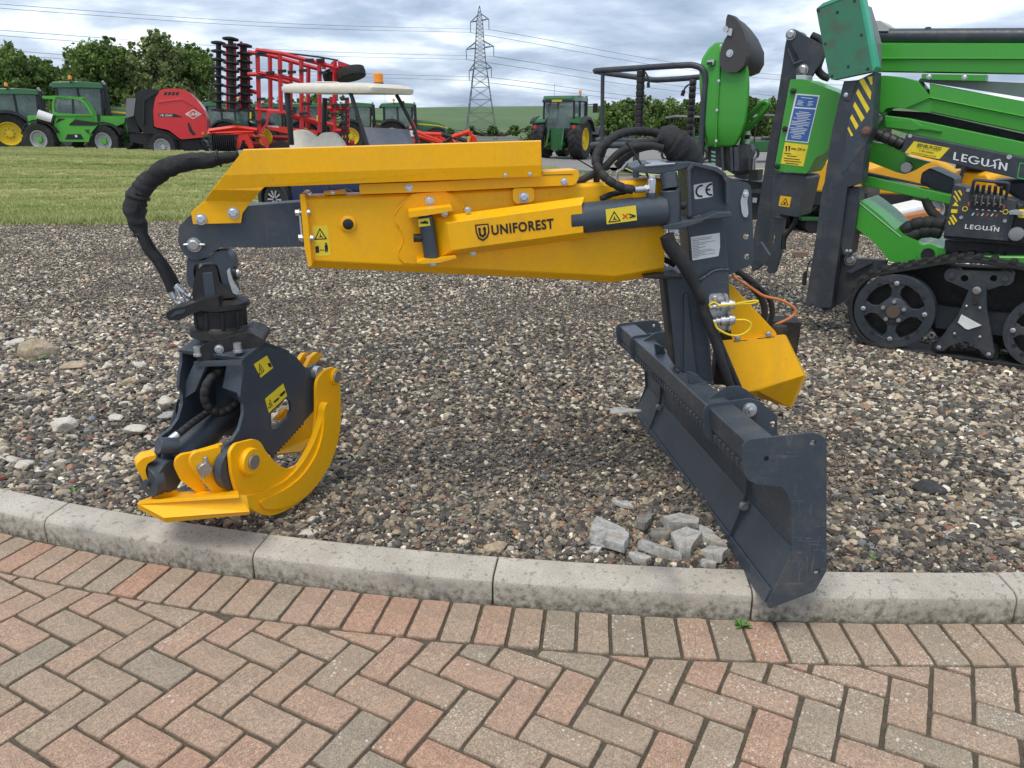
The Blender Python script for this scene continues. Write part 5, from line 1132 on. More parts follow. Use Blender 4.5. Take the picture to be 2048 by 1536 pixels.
bolt(LF, *z6((430, 970))[0], -.24, .02, DK, fk); bolt(LF, *z6((625, 590))[0], -.24, .035, PIN, fk)
pl('link_gusset', z6((590, 690), (780, 610), (800, 620), (630, 705)), -.24, -.20, DK, fk)
# --- bodywork
hood = pl('front_hood', z6((665, 330), (690, 180), (695, 100), (760, 140), (880, 235), (1050, 400), (1210, 470), (1250, 470), (1385, 500), (1408, 520), (1390, 605), (950, 612), (900, 545), (830, 460), (760, 400)), -.75, -.20, GRN, r=.02, bev=.02)
p = LF.at(*z6((1262, 548))[0], -.20); lathe('lamp_socket', p, LF.n, [(.075, -.01), (.07, .006), (.052, .007)], GRN, hood, 24); lathe('hood_lamp', p + LF.n * .006, LF.n, [(.046, 0), (.046, .006), (.02, .004)], BLK, hood, 24)
mesh('hood_film', [LF.at(*p_, -.195 - .25 * i_) for p_, i_ in ((z6((700, 125))[0], 0), (z6((1040, 405))[0], 0), (z6((1085, 420))[0], .6), (z6((720, 100))[0], .6))], [(0, 1, 2, 3)], simple('pale_film', (.55, .66, .62), .35), hood, thick=.004)
pl('rear_hood', z6((1600, 575), (1700, 560), (2700, 575), (2700, 700), (1700, 620)), -.6, -.12, GRN, bev=.02)
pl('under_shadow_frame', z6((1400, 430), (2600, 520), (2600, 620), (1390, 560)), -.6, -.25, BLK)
tube('flexible_duct', [LF.at(*p_, -.33) for p_ in zc_((1230, 1080), (1130, 1060), (1000, 1075), (880, 1130), (840, 1090), (880, 1030), (1000, 990), (1150, 985), (1260, 1000))], .05, RUB, lift, 14, 6, spiral=.07)
tube('flexible_duct', [LF.at(*p_, -.42) for p_ in zc_((1060, 740), (1090, 820), (1140, 890), (1220, 950), (1290, 970))], .032, RUB, lift, 12, 5)
# --- outrigger leg with foot pad
leg = pl('outrigger_leg', z5((565, 680), (700, 650), (830, 585), (832, 640), (805, 1050), (748, 1185), (715, 1500)) + z6((600, 0), (545, 420), (468, 985), (330, 985), (312, 955), (288, 985), (255, 955), (350, 350), (395, 0)) + z5((410, 1500), (480, 1040)), -.30, -.12, DK, bev=.006)
pl('leg_face', z5((655, 800), (830, 600), (832, 640), (805, 1050), (748, 1185), (560, 1430), (600, 1060)), -.125, -.1175, CHARW, leg, bev=.001)
for q in (((765, 632), (805, 622), (806, 688), (795, 696)), ((698, 662), (733, 640), (797, 755), (790, 822)), ((672, 762), (690, 727), (783, 890), (762, 928)), ((648, 867), (662, 833), (742, 965), (716, 998)), ((622, 967), (640, 938), (693, 1030), (672, 1063)), ((601, 1050), (612, 1040), (648, 1108), (632, 1119))): pl('hazard_stripe', z5(*q), -.12, -.1155, STK, leg, bev=0)
bolt(LF, *z5((755, 1073))[0], -.1155, .026, simple('rusty_pin', (.16, .08, .05), .6), leg, 'leg_pin'); pl('leg_plate', z5((570, 665), (685, 655), (625, 825), (560, 815)), -.125, -.112, DK, leg); bolt(LF, *z5((590, 777))[0], -.112, .012, STEEL, leg)
leg2 = pl('leg_inner_tube', z6((605, 0), (705, 0), (640, 520), (625, 555), (575, 555), (545, 480)), -.33, -.16, DK, bev=.005)
for a in ((595, 520), (625, 520)): bolt(LF, *z6(a)[0], -.16, .010, STEEL, leg2)
tube('leg_cable', [LF.at(*p_, -.10) for p_ in z6((310, 590), (285, 620), (270, 680), (255, 720))], .005, BLK, leg, 6); c0, c1 = LF.at(*z6((258, 690))[0], -.10), LF.at(*z6((245, 800))[0], -.10); cyl('cable_plug', c0, c1, .016, BLK, leg)
fp = pl('foot_pad', z5((345, 75), (370, 50), (660, -70), (690, -40), (805, 585), (475, 655), (450, 630)), -.16, -.06, GRNF, r=.008, bev=.003)
pl('pad_edge', z5((660, -75), (715, -90), (840, 545), (805, 590)), -.20, -.075, simple('teal_plastic', (.06, .42, .26), .5), fp); pl('pad_top_edge', z5((345, 72), (400, 25), (650, -75), (660, -50), (372, 65)), -.17, -.056, simple('teal_worn_plastic', (.08, .34, .22), .55), fp)
for a in ((363, 90), (520, 102), (660, 8), (420, 360), (716, 288), (608, 546), (474, 625), (768, 566)): p = LF.at(*z5(a)[0], -.06); lathe('pad_hole', p, LF.n, [(.011, -.002), (.011, .0012)], BLK, fp, 12)
pl('pad_bracket', z5((760, 40), (800, 170), (845, 350), (842, 555), (810, 590), (790, 400)), -.34, -.20, simple('weathered_grey', (.20, .21, .21), .6), fp); pl('winch_cap', z5((790, 170), (870, 168), (935, 215), (935, 255), (800, 255)), -.9, -.6, simple('pale_grey_cap', (.45, .46, .44), .6), fp)
# --- operator box with instruction stickers
gb = pl('green_cabinet', z5((130, 660), (145, 648), (240, 648), (545, 765), (530, 840), (440, 1230), (420, 1255), (340, 1292), (285, 1400), (265, 1422), (0, 1398)), -.80, -.42, GRN, r=.02, bev=.01)
pl('cabinet_seal', z5((118, 660), (135, 655), (5, 1398), (-12, 1395)), -.78, -.44, BLK, gb)
pl('instruction_border', z5((178, 766), (375, 782), (280, 1172), (92, 1152)), -.43, -.418, WHT, gb, bev=0)
pl('instruction_head', z5((190, 777), (363, 791), (342, 885), (168, 874)), -.42, -.4172, BLUE, gb, bev=0); pl('instruction_panel', z5((164, 886), (340, 897), (274, 1163), (103, 1146)), -.42, -.4172, BLUE, gb, bev=0)
pl('load_sticker', z5((90, 1166), (282, 1188), (240, 1364), (55, 1340)), -.43, -.4178, STK, gb, bev=0)
ln = lambda x0, x1, y, w_, m: pl('print_line', z5((x0, y), (x1, y + (x1 - x0) * .10), (x1 - .6, y + w_ + (x1 - x0) * .10), (x0 - .6, y + w_)), -.42, -.4164, m, gb, bev=0)
for k in range(17):
    y = 918 + k * 13.2; c_ = 252 - k * 4.2; w_ = (46, 70, 60, 50, 76, 40, 84, 78, 82, 30, 76, 70, 60, 66, 34, 50, 40)[k]; ln(c_ - w_, c_ + w_ * .82, y - w_ * .1, 4.5, WHT)
for k in range(4): ln(196 - k * 3, 235 - k * 3 + (k % 2) * 12, 822 + k * 11, 4, WHT); ln(282 - k * 3, 325 - k * 3 - (k % 2) * 12, 828 + k * 11, 4, WHT)
ln(222, 315, 796, 5, WHT)
text('load_lettering', 'max. 230 kg', LF, z5((140, 1224))[0], z5((255, 1237))[0], -.417, INK, gb, hpx=5, bold=.02)
for x0 in (100, 124): pl('person_symbol', z5((x0 - 6, 1208), (x0 + 8, 1210), (x0 + 5, 1222), (x0 + 3, 1240), (x0 - 4, 1240), (x0 - 5, 1220)), -.42, -.4160, INK, gb, bev=0); lathe('person_head', LF.at(*z5((x0 + 1, 1202))[0], -.4165), LF.n, [(.0075, -.001), (.0075, .001)], INK, gb, 10)
for k, (a, b_) in enumerate(((85, 140), (105, 185), (80, 210), (84, 222), (95, 200))): ln(a, b_, 1252 + k * 20, 6, INK)
for a in ((160, 745), (95, 1055), (30, 1362)): p = LF.at(*z5(a)[0], -.42); lathe('star_knob', p, LF.n, [(.02, 0), (.024, .012), (.024, .022), (.015, .026)], BLK, gb, 5)
dp = pl('lower_cabinet', zd((1432, 830), (1460, 795), (1775, 812), (1800, 840), (1705, 1240), (1690, 1262), (1440, 1215), (1415, 1180)), -.80, -.44, DK, r=.02, bev=.006)
pl('warning_sticker', zd((1512, 1030), (1632, 1046), (1610, 1157), (1493, 1140)), -.45, -.4385, simple('amber_sticker', (.80, .45, .01), .4), dp, bev=0)
pl('warning_triangle', zd((1572, 1055), (1600, 1138), (1512, 1126)), -.45, -.4375, INK, dp, bev=0); pl('triangle_field', zd((1569, 1072), (1588, 1130), (1525, 1121)), -.45, -.4368, simple('amber_sticker_field', (.80, .45, .01), .4), dp, bev=0); pl('hazard_mark', zd((1555, 1098), (1575, 1102), (1565, 1125), (1548, 1122)), -.45, -.4360, INK, dp, bev=0)
# --- dark uprights on the left
up = pl('mast_upright', [(1570, 92), (1575, 68), (1584, 59), (1598, 63), (1607, 75), (1604, 150), (1583, 160), (1545, 420), (1530, 520), (1505, 545), (1500, 520), (1535, 300), (1552, 215), (1565, 130)], -.95, -.80, DK, r=.02, bev=.01)
mb_ = pl('mast_bracket', z5((105, 270), (130, 240), (160, 235), (205, 260), (240, 285), (310, 320), (400, 375), (420, 430), (355, 545), (300, 640), (230, 640), (215, 580), (200, 470), (150, 380)), -.80, -.76, DK, r=.02, bev=.006)
bolt(LF, *z5((138, 284))[0], -.76, .032, PIN, mb_); bolt(LF, *z5((237, 573))[0], -.76, .035, PIN, mb_)
tube('lever', [LF.at(*p_, -.70) for p_ in z5((110, 405), (150, 500), (175, 560), (190, 630))], .013, DK, mb_, 8); tube('lever', [LF.at(*p_, -.68) for p_ in z5((165, 525), (205, 510), (240, 495))], .011, DK, mb_, 8)
pl('valve_block', z5((180, 615), (262, 615), (262, 655), (180, 650)), -.72, -.55, STEEL, mb_); tube('mast_hose', [LF.at(*p_, -.85) for p_ in z5((310, 290), (380, 330), (400, 420), (360, 560), (400, 620), (450, 640))], .03, RUB, mb_, 10)
# folding arm low on the left
arm_ = pl('folding_arm', zd((1120, 500), (1150, 478), (1190, 485), (1205, 540), (1130, 860), (1010, 830), (1040, 700)), -1.05, -.95, DK, r=.02, bev=.006); bolt(LF, *zd((1138, 515))[0], -.95, .03, DK, arm_)
pl('folding_strut', z2((1700, 830), (1790, 850), (1760, 1150), (1710, 1300), (1665, 1300), (1655, 1260), (1720, 1000)), -.55, -.48, DK, arm_, r=.01); pl('folding_strut', z2((1545, 1080), (1600, 1040), (1700, 1190), (1690, 1260), (1550, 1180)), -.60, -.55, DK, arm_)
pl('spring_block', zd((1170, 755), (1265, 755), (1255, 870), (1165, 870)), -1.0, -.85, BLK, arm_); tube('coil_spring', [LF.at(*p_, -.92) for p_ in zd((1230, 620), (1225, 690), (1220, 755))], .022, STEEL, arm_, 10, 6, spiral=.016)
tube('arm_hose', [LF.at(*p_, -.50) for p_ in z2((1900, 840), (1860, 920), (1800, 1000), (1790, 1100))], .02, RUB, arm_)
pl('rear_block', zd((990, 850), (1440, 900), (1430, 1290), (1200, 1290), (1150, 1000)), -1.2, -1.0, BLK, arm_); pl('rear_bar', zd((1190, 960), (1320, 960), (1320, 1010), (1190, 1000)), -1.0, -.9, DK, arm_); pl('maker_plate', zd((1215, 1050), (1265, 1055), (1258, 1112), (1210, 1105)), -1.0, -.985, STEEL, arm_)
# --- booms
b1 = loft('upper_boom', [[LF.at(*z5((x_, y_))[0], d_) for y_, d_ in ((yt, -.62), (yt + 14, -.55), (yt + 122, -.545), (yt + 128, -.53), (yt + 140, -.545), (yb - 14, -.55), (yb, -.62))] + [LF.at(*z5((x_, yb))[0], -.78), LF.at(*z5((x_, yt))[0], -.78)] for x_, yt, yb in ((842, 350, 592), (2048, 352, 612), (2900, 354, 628))], GRN, lift)
pt0, pt1 = LF.at(*z5((808, 300))[0], -.66), LF.at(*z5((2900, 300))[0], -.66); cyl('boom_rail', pt0, pt1, .055, DK, lift, n=18)
for a in (1258,): lathe('rail_knob', LF.at(*z5((a, 252))[0], -.66), (0, 0, 1), [(.03, -.03), (.03, .01), (.015, .025)], BLK, lift, 14)
bb = pl('boom_bracket', z5((1210, 605), (1735, 612), (1735, 665), (1300, 655), (1208, 645)), -.66, -.53, GRN); bolt(LF, *z5((1270, 630))[0], -.53, .014, STEEL, bb); bolt(LF, *z5((1560, 636))[0], -.53, .014, STEEL, bb)
pl('inner_boom', z5((1200, 640), (2900, 720), (2900, 860), (2048, 800), (1680, 740), (1180, 665)), -.80, -.66, simple('grey_boom', (.32, .33, .31), .5), lift)
a2 = loft('second_boom', [[LF.at(*z5((x_, y_))[0], d_) for y_, d_ in ((yt, -.60), (yt + 8, -.52), (ym - 8, -.515), (ym, -.50), (ym + 10, -.515), (yb - 8, -.52), (yb, -.60))] + [LF.at(*z5((x_, yb))[0], -.75), LF.at(*z5((x_, yt))[0], -.75)] for x_, yt, ym, yb in ((1275, 682, 800, 920), (2048, 830, 955, 1085), (2900, 1000, 1130, 1270))], GRN, lift)
pl('boom_knuckle', z5((830, 620), (920, 618), (1050, 632), (1170, 660), (1285, 800), (1070, 890), (980, 880), (920, 888), (880, 930), (830, 860)), -.75, -.50, GRN, a2, bev=.006)
pl('boom_tab', z5((1070, 888), (1280, 790), (1290, 915), (1215, 915)), -.72, -.515, GRN, a2)
pl('boom_gap', z5((880, 900), (1250, 920), (2900, 1290), (2900, 1370), (1380, 1030), (930, 945)), -.82, -.72, BLK, lift)
pl('third_boom', z5((905, 945), (1100, 968), (1400, 1030), (2048, 1165), (2900, 1345), (2900, 1480), (2048, 1300), (1095, 1095), (905, 1040)), -.75, -.50, GRN, lift, bev=.006); pl('boom_rib', z5((915, 985), (1140, 985), (1215, 1030), (1380, 1070), (1375, 1085), (1200, 1060), (1150, 1075), (915, 1045)), -.51, -.485, GRN, lift, bev=.006)
kp = pl('knuckle_plate', z5((830, 815), (860, 850), (905, 930), (905, 1060), (800, 1160), (1040, 1200), (1090, 1280), (1290, 1330), (1230, 1345), (1140, 1400), (1070, 1428), (1000, 1410), (745, 1310), (755, 1200), (800, 1000)), -.62, -.54, GRN, lift, r=.01, bev=.005)
for a, r_ in (((838, 978), .045), ((1085, 1370), .042)): p = LF.at(*z5(a)[0], -.50); lathe('knuckle_pin', p, LF.n, [(r_, -.08), (r_, .01), (r_ * .9, .016)], PIN, kp, 20)
tube('bellows', [LF.at(*p_, -.42) for p_ in z5((780, 1075), (900, 1120), (1060, 1190))], .042, BLK, lift, 16, 4, spiral=.045)
lb = pl('cylinder_cover', z5((1085, 1098), (1110, 1100), (2048, 1292), (2900, 1466), (2900, 1650), (2048, 1475), (1040, 1245), (1060, 1170)), -.60, -.36, DK, lift, bev=.006)
pl('dealer_sticker', z5((1147, 1157), (1438, 1213), (1355, 1304), (1072, 1250)), -.37, -.3575, STK, lb, bev=0)
text('dealer_lettering', 'BENBURGESS', LF, z5((1172, 1198))[0], z5((1368, 1232))[0], -.357, INK, lb, hpx=6.2, bold=.015)
text('dealer_lettering', 'GROUNDCARE EQUIPMENT', LF, z5((1165, 1212))[0], z5((1355, 1246))[0], -.357, simple('green_print', (.10, .28, .06), .5), lb, hpx=2.8); text('dealer_lettering', '01480 800850', LF, z5((1185, 1238))[0], z5((1305, 1262))[0], -.357, INK, lb, hpx=3.4)
text('dealer_lettering', 'www.benburgess.co.uk', LF, z5((1120, 1252))[0], z5((1325, 1288))[0], -.357, INK, lb, hpx=3.4)
def leguan(zz, x0, y0, x1, y1, hp, d, par):
    """the word with its boom-shaped letter, drawn letter by letter between two baseline points"""
    L = 3.92; e = ((x1 - x0) / L, (y1 - y0) / L); s = hp
    def g(pts): return zz(*[(x0 + a * e[0] + b_ * s * .16, y0 + a * e[1] - b_ * s) for a, b_ in pts])
    w = .11
    for nm in ([(0, 0), (.42, 0), (.42, .15), (.15, .15), (.15, 1), (0, 1)], [(.58, 0), (1.0, 0), (1.0, .14), (.72, .14), (.72, .43), (.96, .43), (.96, .57), (.72, .57), (.72, .86), (1.0, .86), (1.0, 1), (.58, 1)],
               [(2.02, 1), (2.02, .34), (2.10, .10), (2.30, -.02), (2.50, .10), (2.58, .34), (2.58, 1), (2.44, 1), (2.44, .36), (2.40, .2), (2.30, .13), (2.20, .2), (2.16, .36), (2.16, 1)],
               [(2.52, 0), (2.98, .32), (2.98, 0), (3.12, 0), (3.10, .62), (2.98, .95), (3.28, 1.22), (3.34, 1.10), (3.42, 1.16), (3.30, 1.36), (2.84, 1.0), (2.97, .62), (2.97, .48), (2.66, .20), (2.54, .14)],
               [(3.32, 0), (3.46, 0), (3.46, .72), (3.78, 0), (3.92, 0), (3.92, 1), (3.78, 1), (3.78, .30), (3.46, 1), (3.32, 1)]): plate('letter', LF, g(nm), d - .004, d, WHT, par, bev=0)
    o, i_ = [], []
    for j in range(21): a = R(40 + j * 14.5); o.append((1.50 + .42 * math.cos(a), .5 + .52 * math.sin(a))); i_.append((1.50 + .28 * math.cos(a), .5 + .38 * math.sin(a)))
    plate('letter', LF, g(o + i_[::-1]), d - .004, d, WHT, par, bev=0); plate('letter', LF, g([(1.55, .38), (1.92, .38), (1.92, .52), (1.55, .52)]), d - .004, d + .0005, WHT, par, bev=0)
leguan(z5, 1466, 1308, 1905, 1400, 62, -.3568, lb)
lathe('cover_bolt', LF.at(*z5((1928, 1285))[0], -.36), LF.n, [(.016, 0), (.016, .006)], STEEL, lb, 12); lathe('cover_bolt', LF.at(*z5((1116, 1113))[0], -.36), LF.n, [(.014, 0), (.014, .006)], STEEL, lb, 12)
GL = simple('green_line', (.05, .42, .10), .5)
for q in (((2012, 1330), (2200, 1370), (2198, 1378), (2012, 1338)), ((2012, 1330), (2020, 1332), (1998, 1452), (1990, 1450)), ((1990, 1450), (2080, 1470), (2080, 1478), (1990, 1458))): pl('model_outline', z5(*q), -.365, -.3565, GL, lb, bev=0)
# long lower link
lk_ = pl('lower_link', zc_((425, 505), (520, 520), (1320, 705), (1300, 800), (800, 690), (412, 605)), -.50, -.40, GRN, lift, bev=.006); pl('link_top', zc_((430, 470), (1070, 610), (1075, 622), (430, 500)), -.50, -.42, BLK, lk_)
pl('turret', zc_((1020, 480), (1100, 430), (1350, 540), (1330, 700), (1180, 670), (1070, 620), (1000, 580)), -.9, -.55, DK, lift, bev=.03); pl('turret', zc_((1700, 560), (2500, 500), (2500, 800), (1990, 760)), -.9, -.6, DK, lift, bev=.03)
# --- control panel
cp = pl('control_panel', zc_((1330, 640), (1345, 600), (1420, 612), (1985, 765), (1893, 1168), (1238, 1112)), -.30, -.12, DK, lift, bev=.004)
pl('side_panel', zc_((1990, 770), (2700, 930), (2600, 1260), (1898, 1170)), -.30, -.13, BLK, cp)
pl('panel_foot', zc_((1240, 1112), (1895, 1168), (2600, 1262), (2600, 1300), (1890, 1200), (1245, 1140)), -.40, -.16, BLK, cp)
pl('lever_slot', zc_((1520, 775), (1535, 760), (1820, 775), (1830, 795), (1815, 865), (1530, 845), (1512, 830)), -.125, -.117, INK, cp, r=.012, bev=0)
tube('lever_guard', [LF.at(*p_, d_) for p_, d_ in zip(zc_((1515, 715), (1530, 640), (1545, 570), (1570, 552), (1720, 568), (1875, 582), (1892, 600), (1880, 670), (1862, 740)), (-.10, -.06, -.04, -.04, -.04, -.04, -.04, -.06, -.10))], .010, DK, cp, 8, 4); tube('lever_guard', [LF.at(*p_, -.09) for p_ in zc_((1512, 715), (1690, 735), (1862, 742))], .008, DK, cp, 8, 4)
for k in range(5):
    x_ = 1575 + k * 60; p0, p1 = LF.at(*zc_((x_ - 20 + k * 2, 805 + k * 5))[0], -.11), LF.at(*zc_((x_ + 5, 640 + k * 4))[0], -.05); cyl('lever_rod', p0, p1, .005, STEEL, cp, n=8); cyl('lever_grip', p0.lerp(p1, .72), p1 + (p1 - p0) * .22, .011, BLK, cp, n=10)
    for yy in (772, 842): pl('slot_mark', zc_((x_ - 10, yy + k * 5), (x_ + 14, yy + 2 + k * 5), (x_ + 13, yy + 10 + k * 5), (x_ - 11, yy + 8 + k * 5)), -.118, -.1155, WHT, cp, bev=0)
leguan(zc_, 1452, 1040, 1795, 1072, 44, -.1165, cp)
for k, q in enumerate((((1345, 665), (1362, 660), (1412, 748), (1405, 764)), ((1385, 658), (1408, 655), (1428, 700), (1420, 712)), ((1336, 715), (1345, 705), (1385, 768), (1378, 775)), ((1318, 905), (1335, 898), (1378, 962), (1365, 978)), ((1298, 930), (1312, 920), (1356, 990), (1340, 1005)), ((1286, 968), (1296, 960), (1314, 1000), (1298, 1002)))): pl('hazard_stripe', zc_(*q), -.122, -.1165, STK, cp, bev=0)
pl('warning_triangle', zc_((1362, 768), (1392, 815), (1330, 812)), -.122, -.1165, STK, cp, bev=0); pl('manual_symbol', zc_((1318, 845), (1380, 848), (1376, 885), (1314, 882)), -.122, -.1165, STK, cp, bev=0)
for a in ((1418, 927), (1857, 962), (1488, 655)): lathe('panel_bolt', LF.at(*zc_(a)[0], -.12), LF.n, [(.012, 0), (.012, .006)], STEEL, cp, 12)
ORP = simple('orange_print', (.65, .13, .05), .5)
for x_, y_ in ((1492, 790), (1848, 815)): pl('arrow_symbol', zc_((x_ - 16, y_), (x_, y_ - 20), (x_ + 16, y_ + 3), (x_ + 6, y_ + 3), (x_ + 5, y_ + 24), (x_ - 7, y_ + 22), (x_ - 6, y_ + 1)), -.122, -.1165, ORP, cp, bev=0)
for x_, y_ in ((1455, 842), (1862, 872)): q_ = Vector(LF.loc(*zc_((x_, y_))[0], -.1165)); prism('gauge_symbol', LF, [circ(*q_, .017, 14), circ(*q_, .012, 14)], -.121, -.1165, STK, cp, 0)
for k in range(6): x_ = 1520 + k * 48; pl('boom_symbol', zc_((x_, 905 + k * 2), (x_ + 22, 880 + k * 2), (x_ + 30, 886 + k * 2), (x_ + 10, 912 + k * 2)), -.122, -.1165, ORP if k % 2 else WHT, cp, bev=0)
pl('key_switch', zc_((1895, 865), (1960, 850), (2040, 870), (2040, 905), (1900, 898)), -.13, -.06, STEEL, cp); pl('stop_switch', zc_((1975, 850), (2110, 850), (2110, 930), (1985, 935)), -.13, -.08, STK, cp, r=.02)
lathe('socket_cap', LF.at(*zc_((1975, 1090))[0], -.13), LF.n, [(.045, 0), (.045, .03), (.03, .035)], simple('grey_plastic', (.25, .26, .27), .5), cp, 18)
tube('panel_hook', [LF.at(*p_, -.10) for p_ in zc_((1985, 760), (1990, 790), (2010, 805), (2040, 800), (2060, 770))], .008, DK, cp, 8)
# --- basket
bk_ = thing('basket_pivot', (0, 0, 0), None, None) if False else None
rail_ = lambda nm, pts_, d, r_, par=lift: tube(nm, [LF.at(*p_, d) for p_ in zb(*pts_)], r_, DK, par, 12, 5)
bas = rail_('basket_rail', ((222, 1145), (224, 900), (226, 680), (228, 600)), -.55, .018)
rail_('top_rail', ((160, 585), (200, 578), (540, 556), (880, 535), (980, 538), (1045, 570), (1068, 640), (1060, 760), (1045, 1000), (1030, 1330)), -.55, .026, bas)
rail_('top_rail', ((165, 582), (260, 600), (560, 640), (660, 655), (900, 642), (1045, 628)), -1.25, .026, bas)
tube('wrapped_post', [LF.at(*p_, -.55) for p_ in zb((542, 575), (532, 800), (522, 1060))], .038, BLK, bas, 12, 4, spiral=.055); tube('wrapped_post', [LF.at(*p_, -1.2) for p_ in zb((968, 650), (952, 900), (935, 1165))], .034, BLK, bas, 12, 4, spiral=.055)
tube('post_cable', [LF.at(*p_, -.5) for p_ in zb((575, 590), (600, 640), (600, 700))], .008, BLK, bas, 6); cyl('cable_plug', LF.at(*zb((600, 675))[0], -.5), LF.at(*zb((602, 718))[0], -.5), .014, BLK, bas); tube('post_cable', [LF.at(*p_, -1.1) for p_ in zb((950, 685), (910, 710), (885, 755))], .008, BLK, bas, 6); cyl('cable_plug', LF.at(*zb((892, 740))[0], -1.1), LF.at(*zb((878, 785))[0], -1.1), .018, BLK, bas)
rail_('floor_rail', ((135, 1192), (200, 1188), (420, 1190)), -.5, .030, bas); rail_('floor_rail', ((180, 1150), (300, 1150), (1060, 1180)), -.9, .028, bas); rail_('step_rail', ((500, 1160), (500, 1480)), -.6, .03, bas)
con = loft('control_console', [[LF.at(*zb(a)[0], d_) for a in ((x0, y_), (x1, y_))] + [LF.at(*zb((x1, y_))[0], d_ - .45), LF.at(*zb((x0, y_))[0], d_ - .45)] for x0, x1, y_, d_ in ((1150, 1230, 345, -.62), (1090, 1330, 400, -.60), (1040, 1400, 480, -.58), (1018, 1425, 580, -.56), (1020, 1430, 700, -.55), (1030, 1424, 850, -.55), (1045, 1405, 1000, -.55), (1060, 1370, 1100, -.56), (1075, 1330, 1180, -.58), (1130, 1280, 1208, -.60))], GRN, bas, smooth=True, bev=.02)
plate('console_seam', LF, zb((1178, 420), (1190, 420), (1182, 700), (1165, 1000), (1155, 1205), (1143, 1205), (1155, 1000), (1172, 700)), -.56, -.535, GRN, con, bev=.004)
for a in ((1195, 377), (1178, 664), (1163, 905), (1157, 1156)): bolt(LF, *zb(a)[0], -.535, .010, STEEL, con)
hg = plate('console_hinge', LF, zb((1080, 495), (1140, 487), (1132, 530), (1080, 535)), -.57, -.53, STEEL, con, r=.006); [lathe('hinge_eye', LF.at(*zb(a)[0], -.53), LF.n, [(.014, 0), (.014, .002)], BLK, hg, 12) for a in ((1092, 521), (1115, 520))]
lid = plate('console_lid', LF, zb((1238, 150), (1250, 115), (1290, 125), (1330, 165), (1375, 240), (1405, 340), (1405, 470), (1380, 545), (1330, 590), (1260, 592), (1210, 580), (1182, 530), (1185, 440), (1225, 320), (1250, 290), (1232, 220)), -.58, -.50, simple('grey_brown_plastic', (.060, .055, .052), .55), bas, r=.02, bev=.012)
GBP = lid.data.materials[0]
loft('lid_shell', [[LF.at(*zb(a)[0], d_) for a in ((1250, 115), (1290, 125), (1330, 165), (1375, 240), (1405, 340), (1405, 470), (1380, 545), (1330, 590), (1260, 592))] if i == 0 else [LF.at(*zb(a)[0], d_) for a in ((1260, 118), (1390, 190), (1440, 240), (1500, 320), (1550, 430), (1550, 530), (1510, 600), (1440, 628), (1330, 605))] for i, d_ in ((0, -.515), (1, -.90))], GBP, lid, smooth=True)
lathe('lid_bolt', LF.at(*zb((1269, 437))[0], -.50), LF.n, [(.03, 0), (.03, .005), (.015, .006), (.015, .014)], STEEL, lid, 16); plate('lid_latch', LF, zb((1240, 228), (1290, 235), (1280, 295), (1245, 285)), -.505, -.485, STEEL, lid, r=.004); lathe('latch_ring', LF.at(*zb((1236, 240))[0], -.485), LF.n, [(.024, 0), (.024, .012)], STEEL, lid, 14)
plate('console_base', LF, zb((1085, 1200), (1330, 1190), (1320, 1440), (1250, 1400), (1090, 1330)), -.95, -.62, BLK, bas); 
for k in range(4): plate('base_tag', LF, zb((1115, 1235 + k * 32), (1150, 1240 + k * 32), (1150, 1258 + k * 32), (1118, 1252 + k * 32)), -.63, -.612, simple('mint_tag', (.20, .45, .36), .5), bas, bev=0)
for x_ in (1195, 1270, 1300): plate('base_strut', LF, zb((x_, 1205), (x_ + 18, 1205), (x_ + 28, 1400), (x_ + 6, 1400)), -.63, -.58, DK, bas)
hd = tube('grab_handle', [LF.at(*p_, -.9) for p_ in zb((1345, 1290), (1385, 1110), (1400, 1000), (1480, 900), (1540, 842), (1580, 850), (1570, 885), (1490, 980), (1425, 1050), (1412, 1075))], .024, GRN, bas, 10, 5)
for k, (a, b_, m) in enumerate((((1415, 1065), (1413, 1105), WHT), ((1413, 1105), (1411, 1140), BLK), ((1411, 1140), (1406, 1180), WHT))): cyl('striped_post', LF.at(*zb(a)[0], -.9), LF.at(*zb(b_)[0], -.9), .022, m, bas)
# loose brick on the gravel behind the lift
o = thing('loose_brick', atz(1596, 514, -.06), 'single brown brick lying on the gravel beyond the outrigger leg', 'brick'); c_ = org(o)
slab('brick_body', c_ + Vector((-.09, -.03, 0)), (.19, -.03, 0), (.03, .09, 0), (0, 0, .07), simple('clay', (.22, .15, .115), .9), o, .006)
# ------------------------------------------------------------------ machines in the background
JG = paint('tractor_green', (.018, .115, .030), .34, .06, (.12, .12, .08), coat=.3, scale=2, peel=0); JY = paint('tractor_yellow', (.80, .56, .01), .42, .05, (.3, .25, .1), scale=2, peel=0)
TYR = paint('tyre_rubber', (.022, .021, .021), .8, .25, (.11, .095, .075), scale=3, peel=0); PLK = simple('black_plastic', (.018, .018, .02), .5)
ORB = simple('orange_beacon', (.85, .28, .02), .3); LAMP = simple('lamp_glass', (.75, .76, .76), .2); REDL = simple('red_lens', (.45, .02, .02), .3); RIMG = simple('grey_rim', (.42, .43, .43), .45)
def glass_mat():
    m, t, b = newmat('cab_glass'); b.inputs['Base Color'].default_value = (.30, .42, .38, 1); b.inputs['Roughness'].default_value = .04; b.inputs['Transmission Weight'].default_value = .0; b.inputs['Alpha'].default_value = .38; b.inputs['Specular IOR Level'].default_value = .8
    n = ntex(t, .8, 3); t.links.new(ramp(t, n, [(.3, (.10, .15, .14)), (.7, (.36, .46, .44))]), b.inputs['Base Color']); return m
GLS = glass_mat()
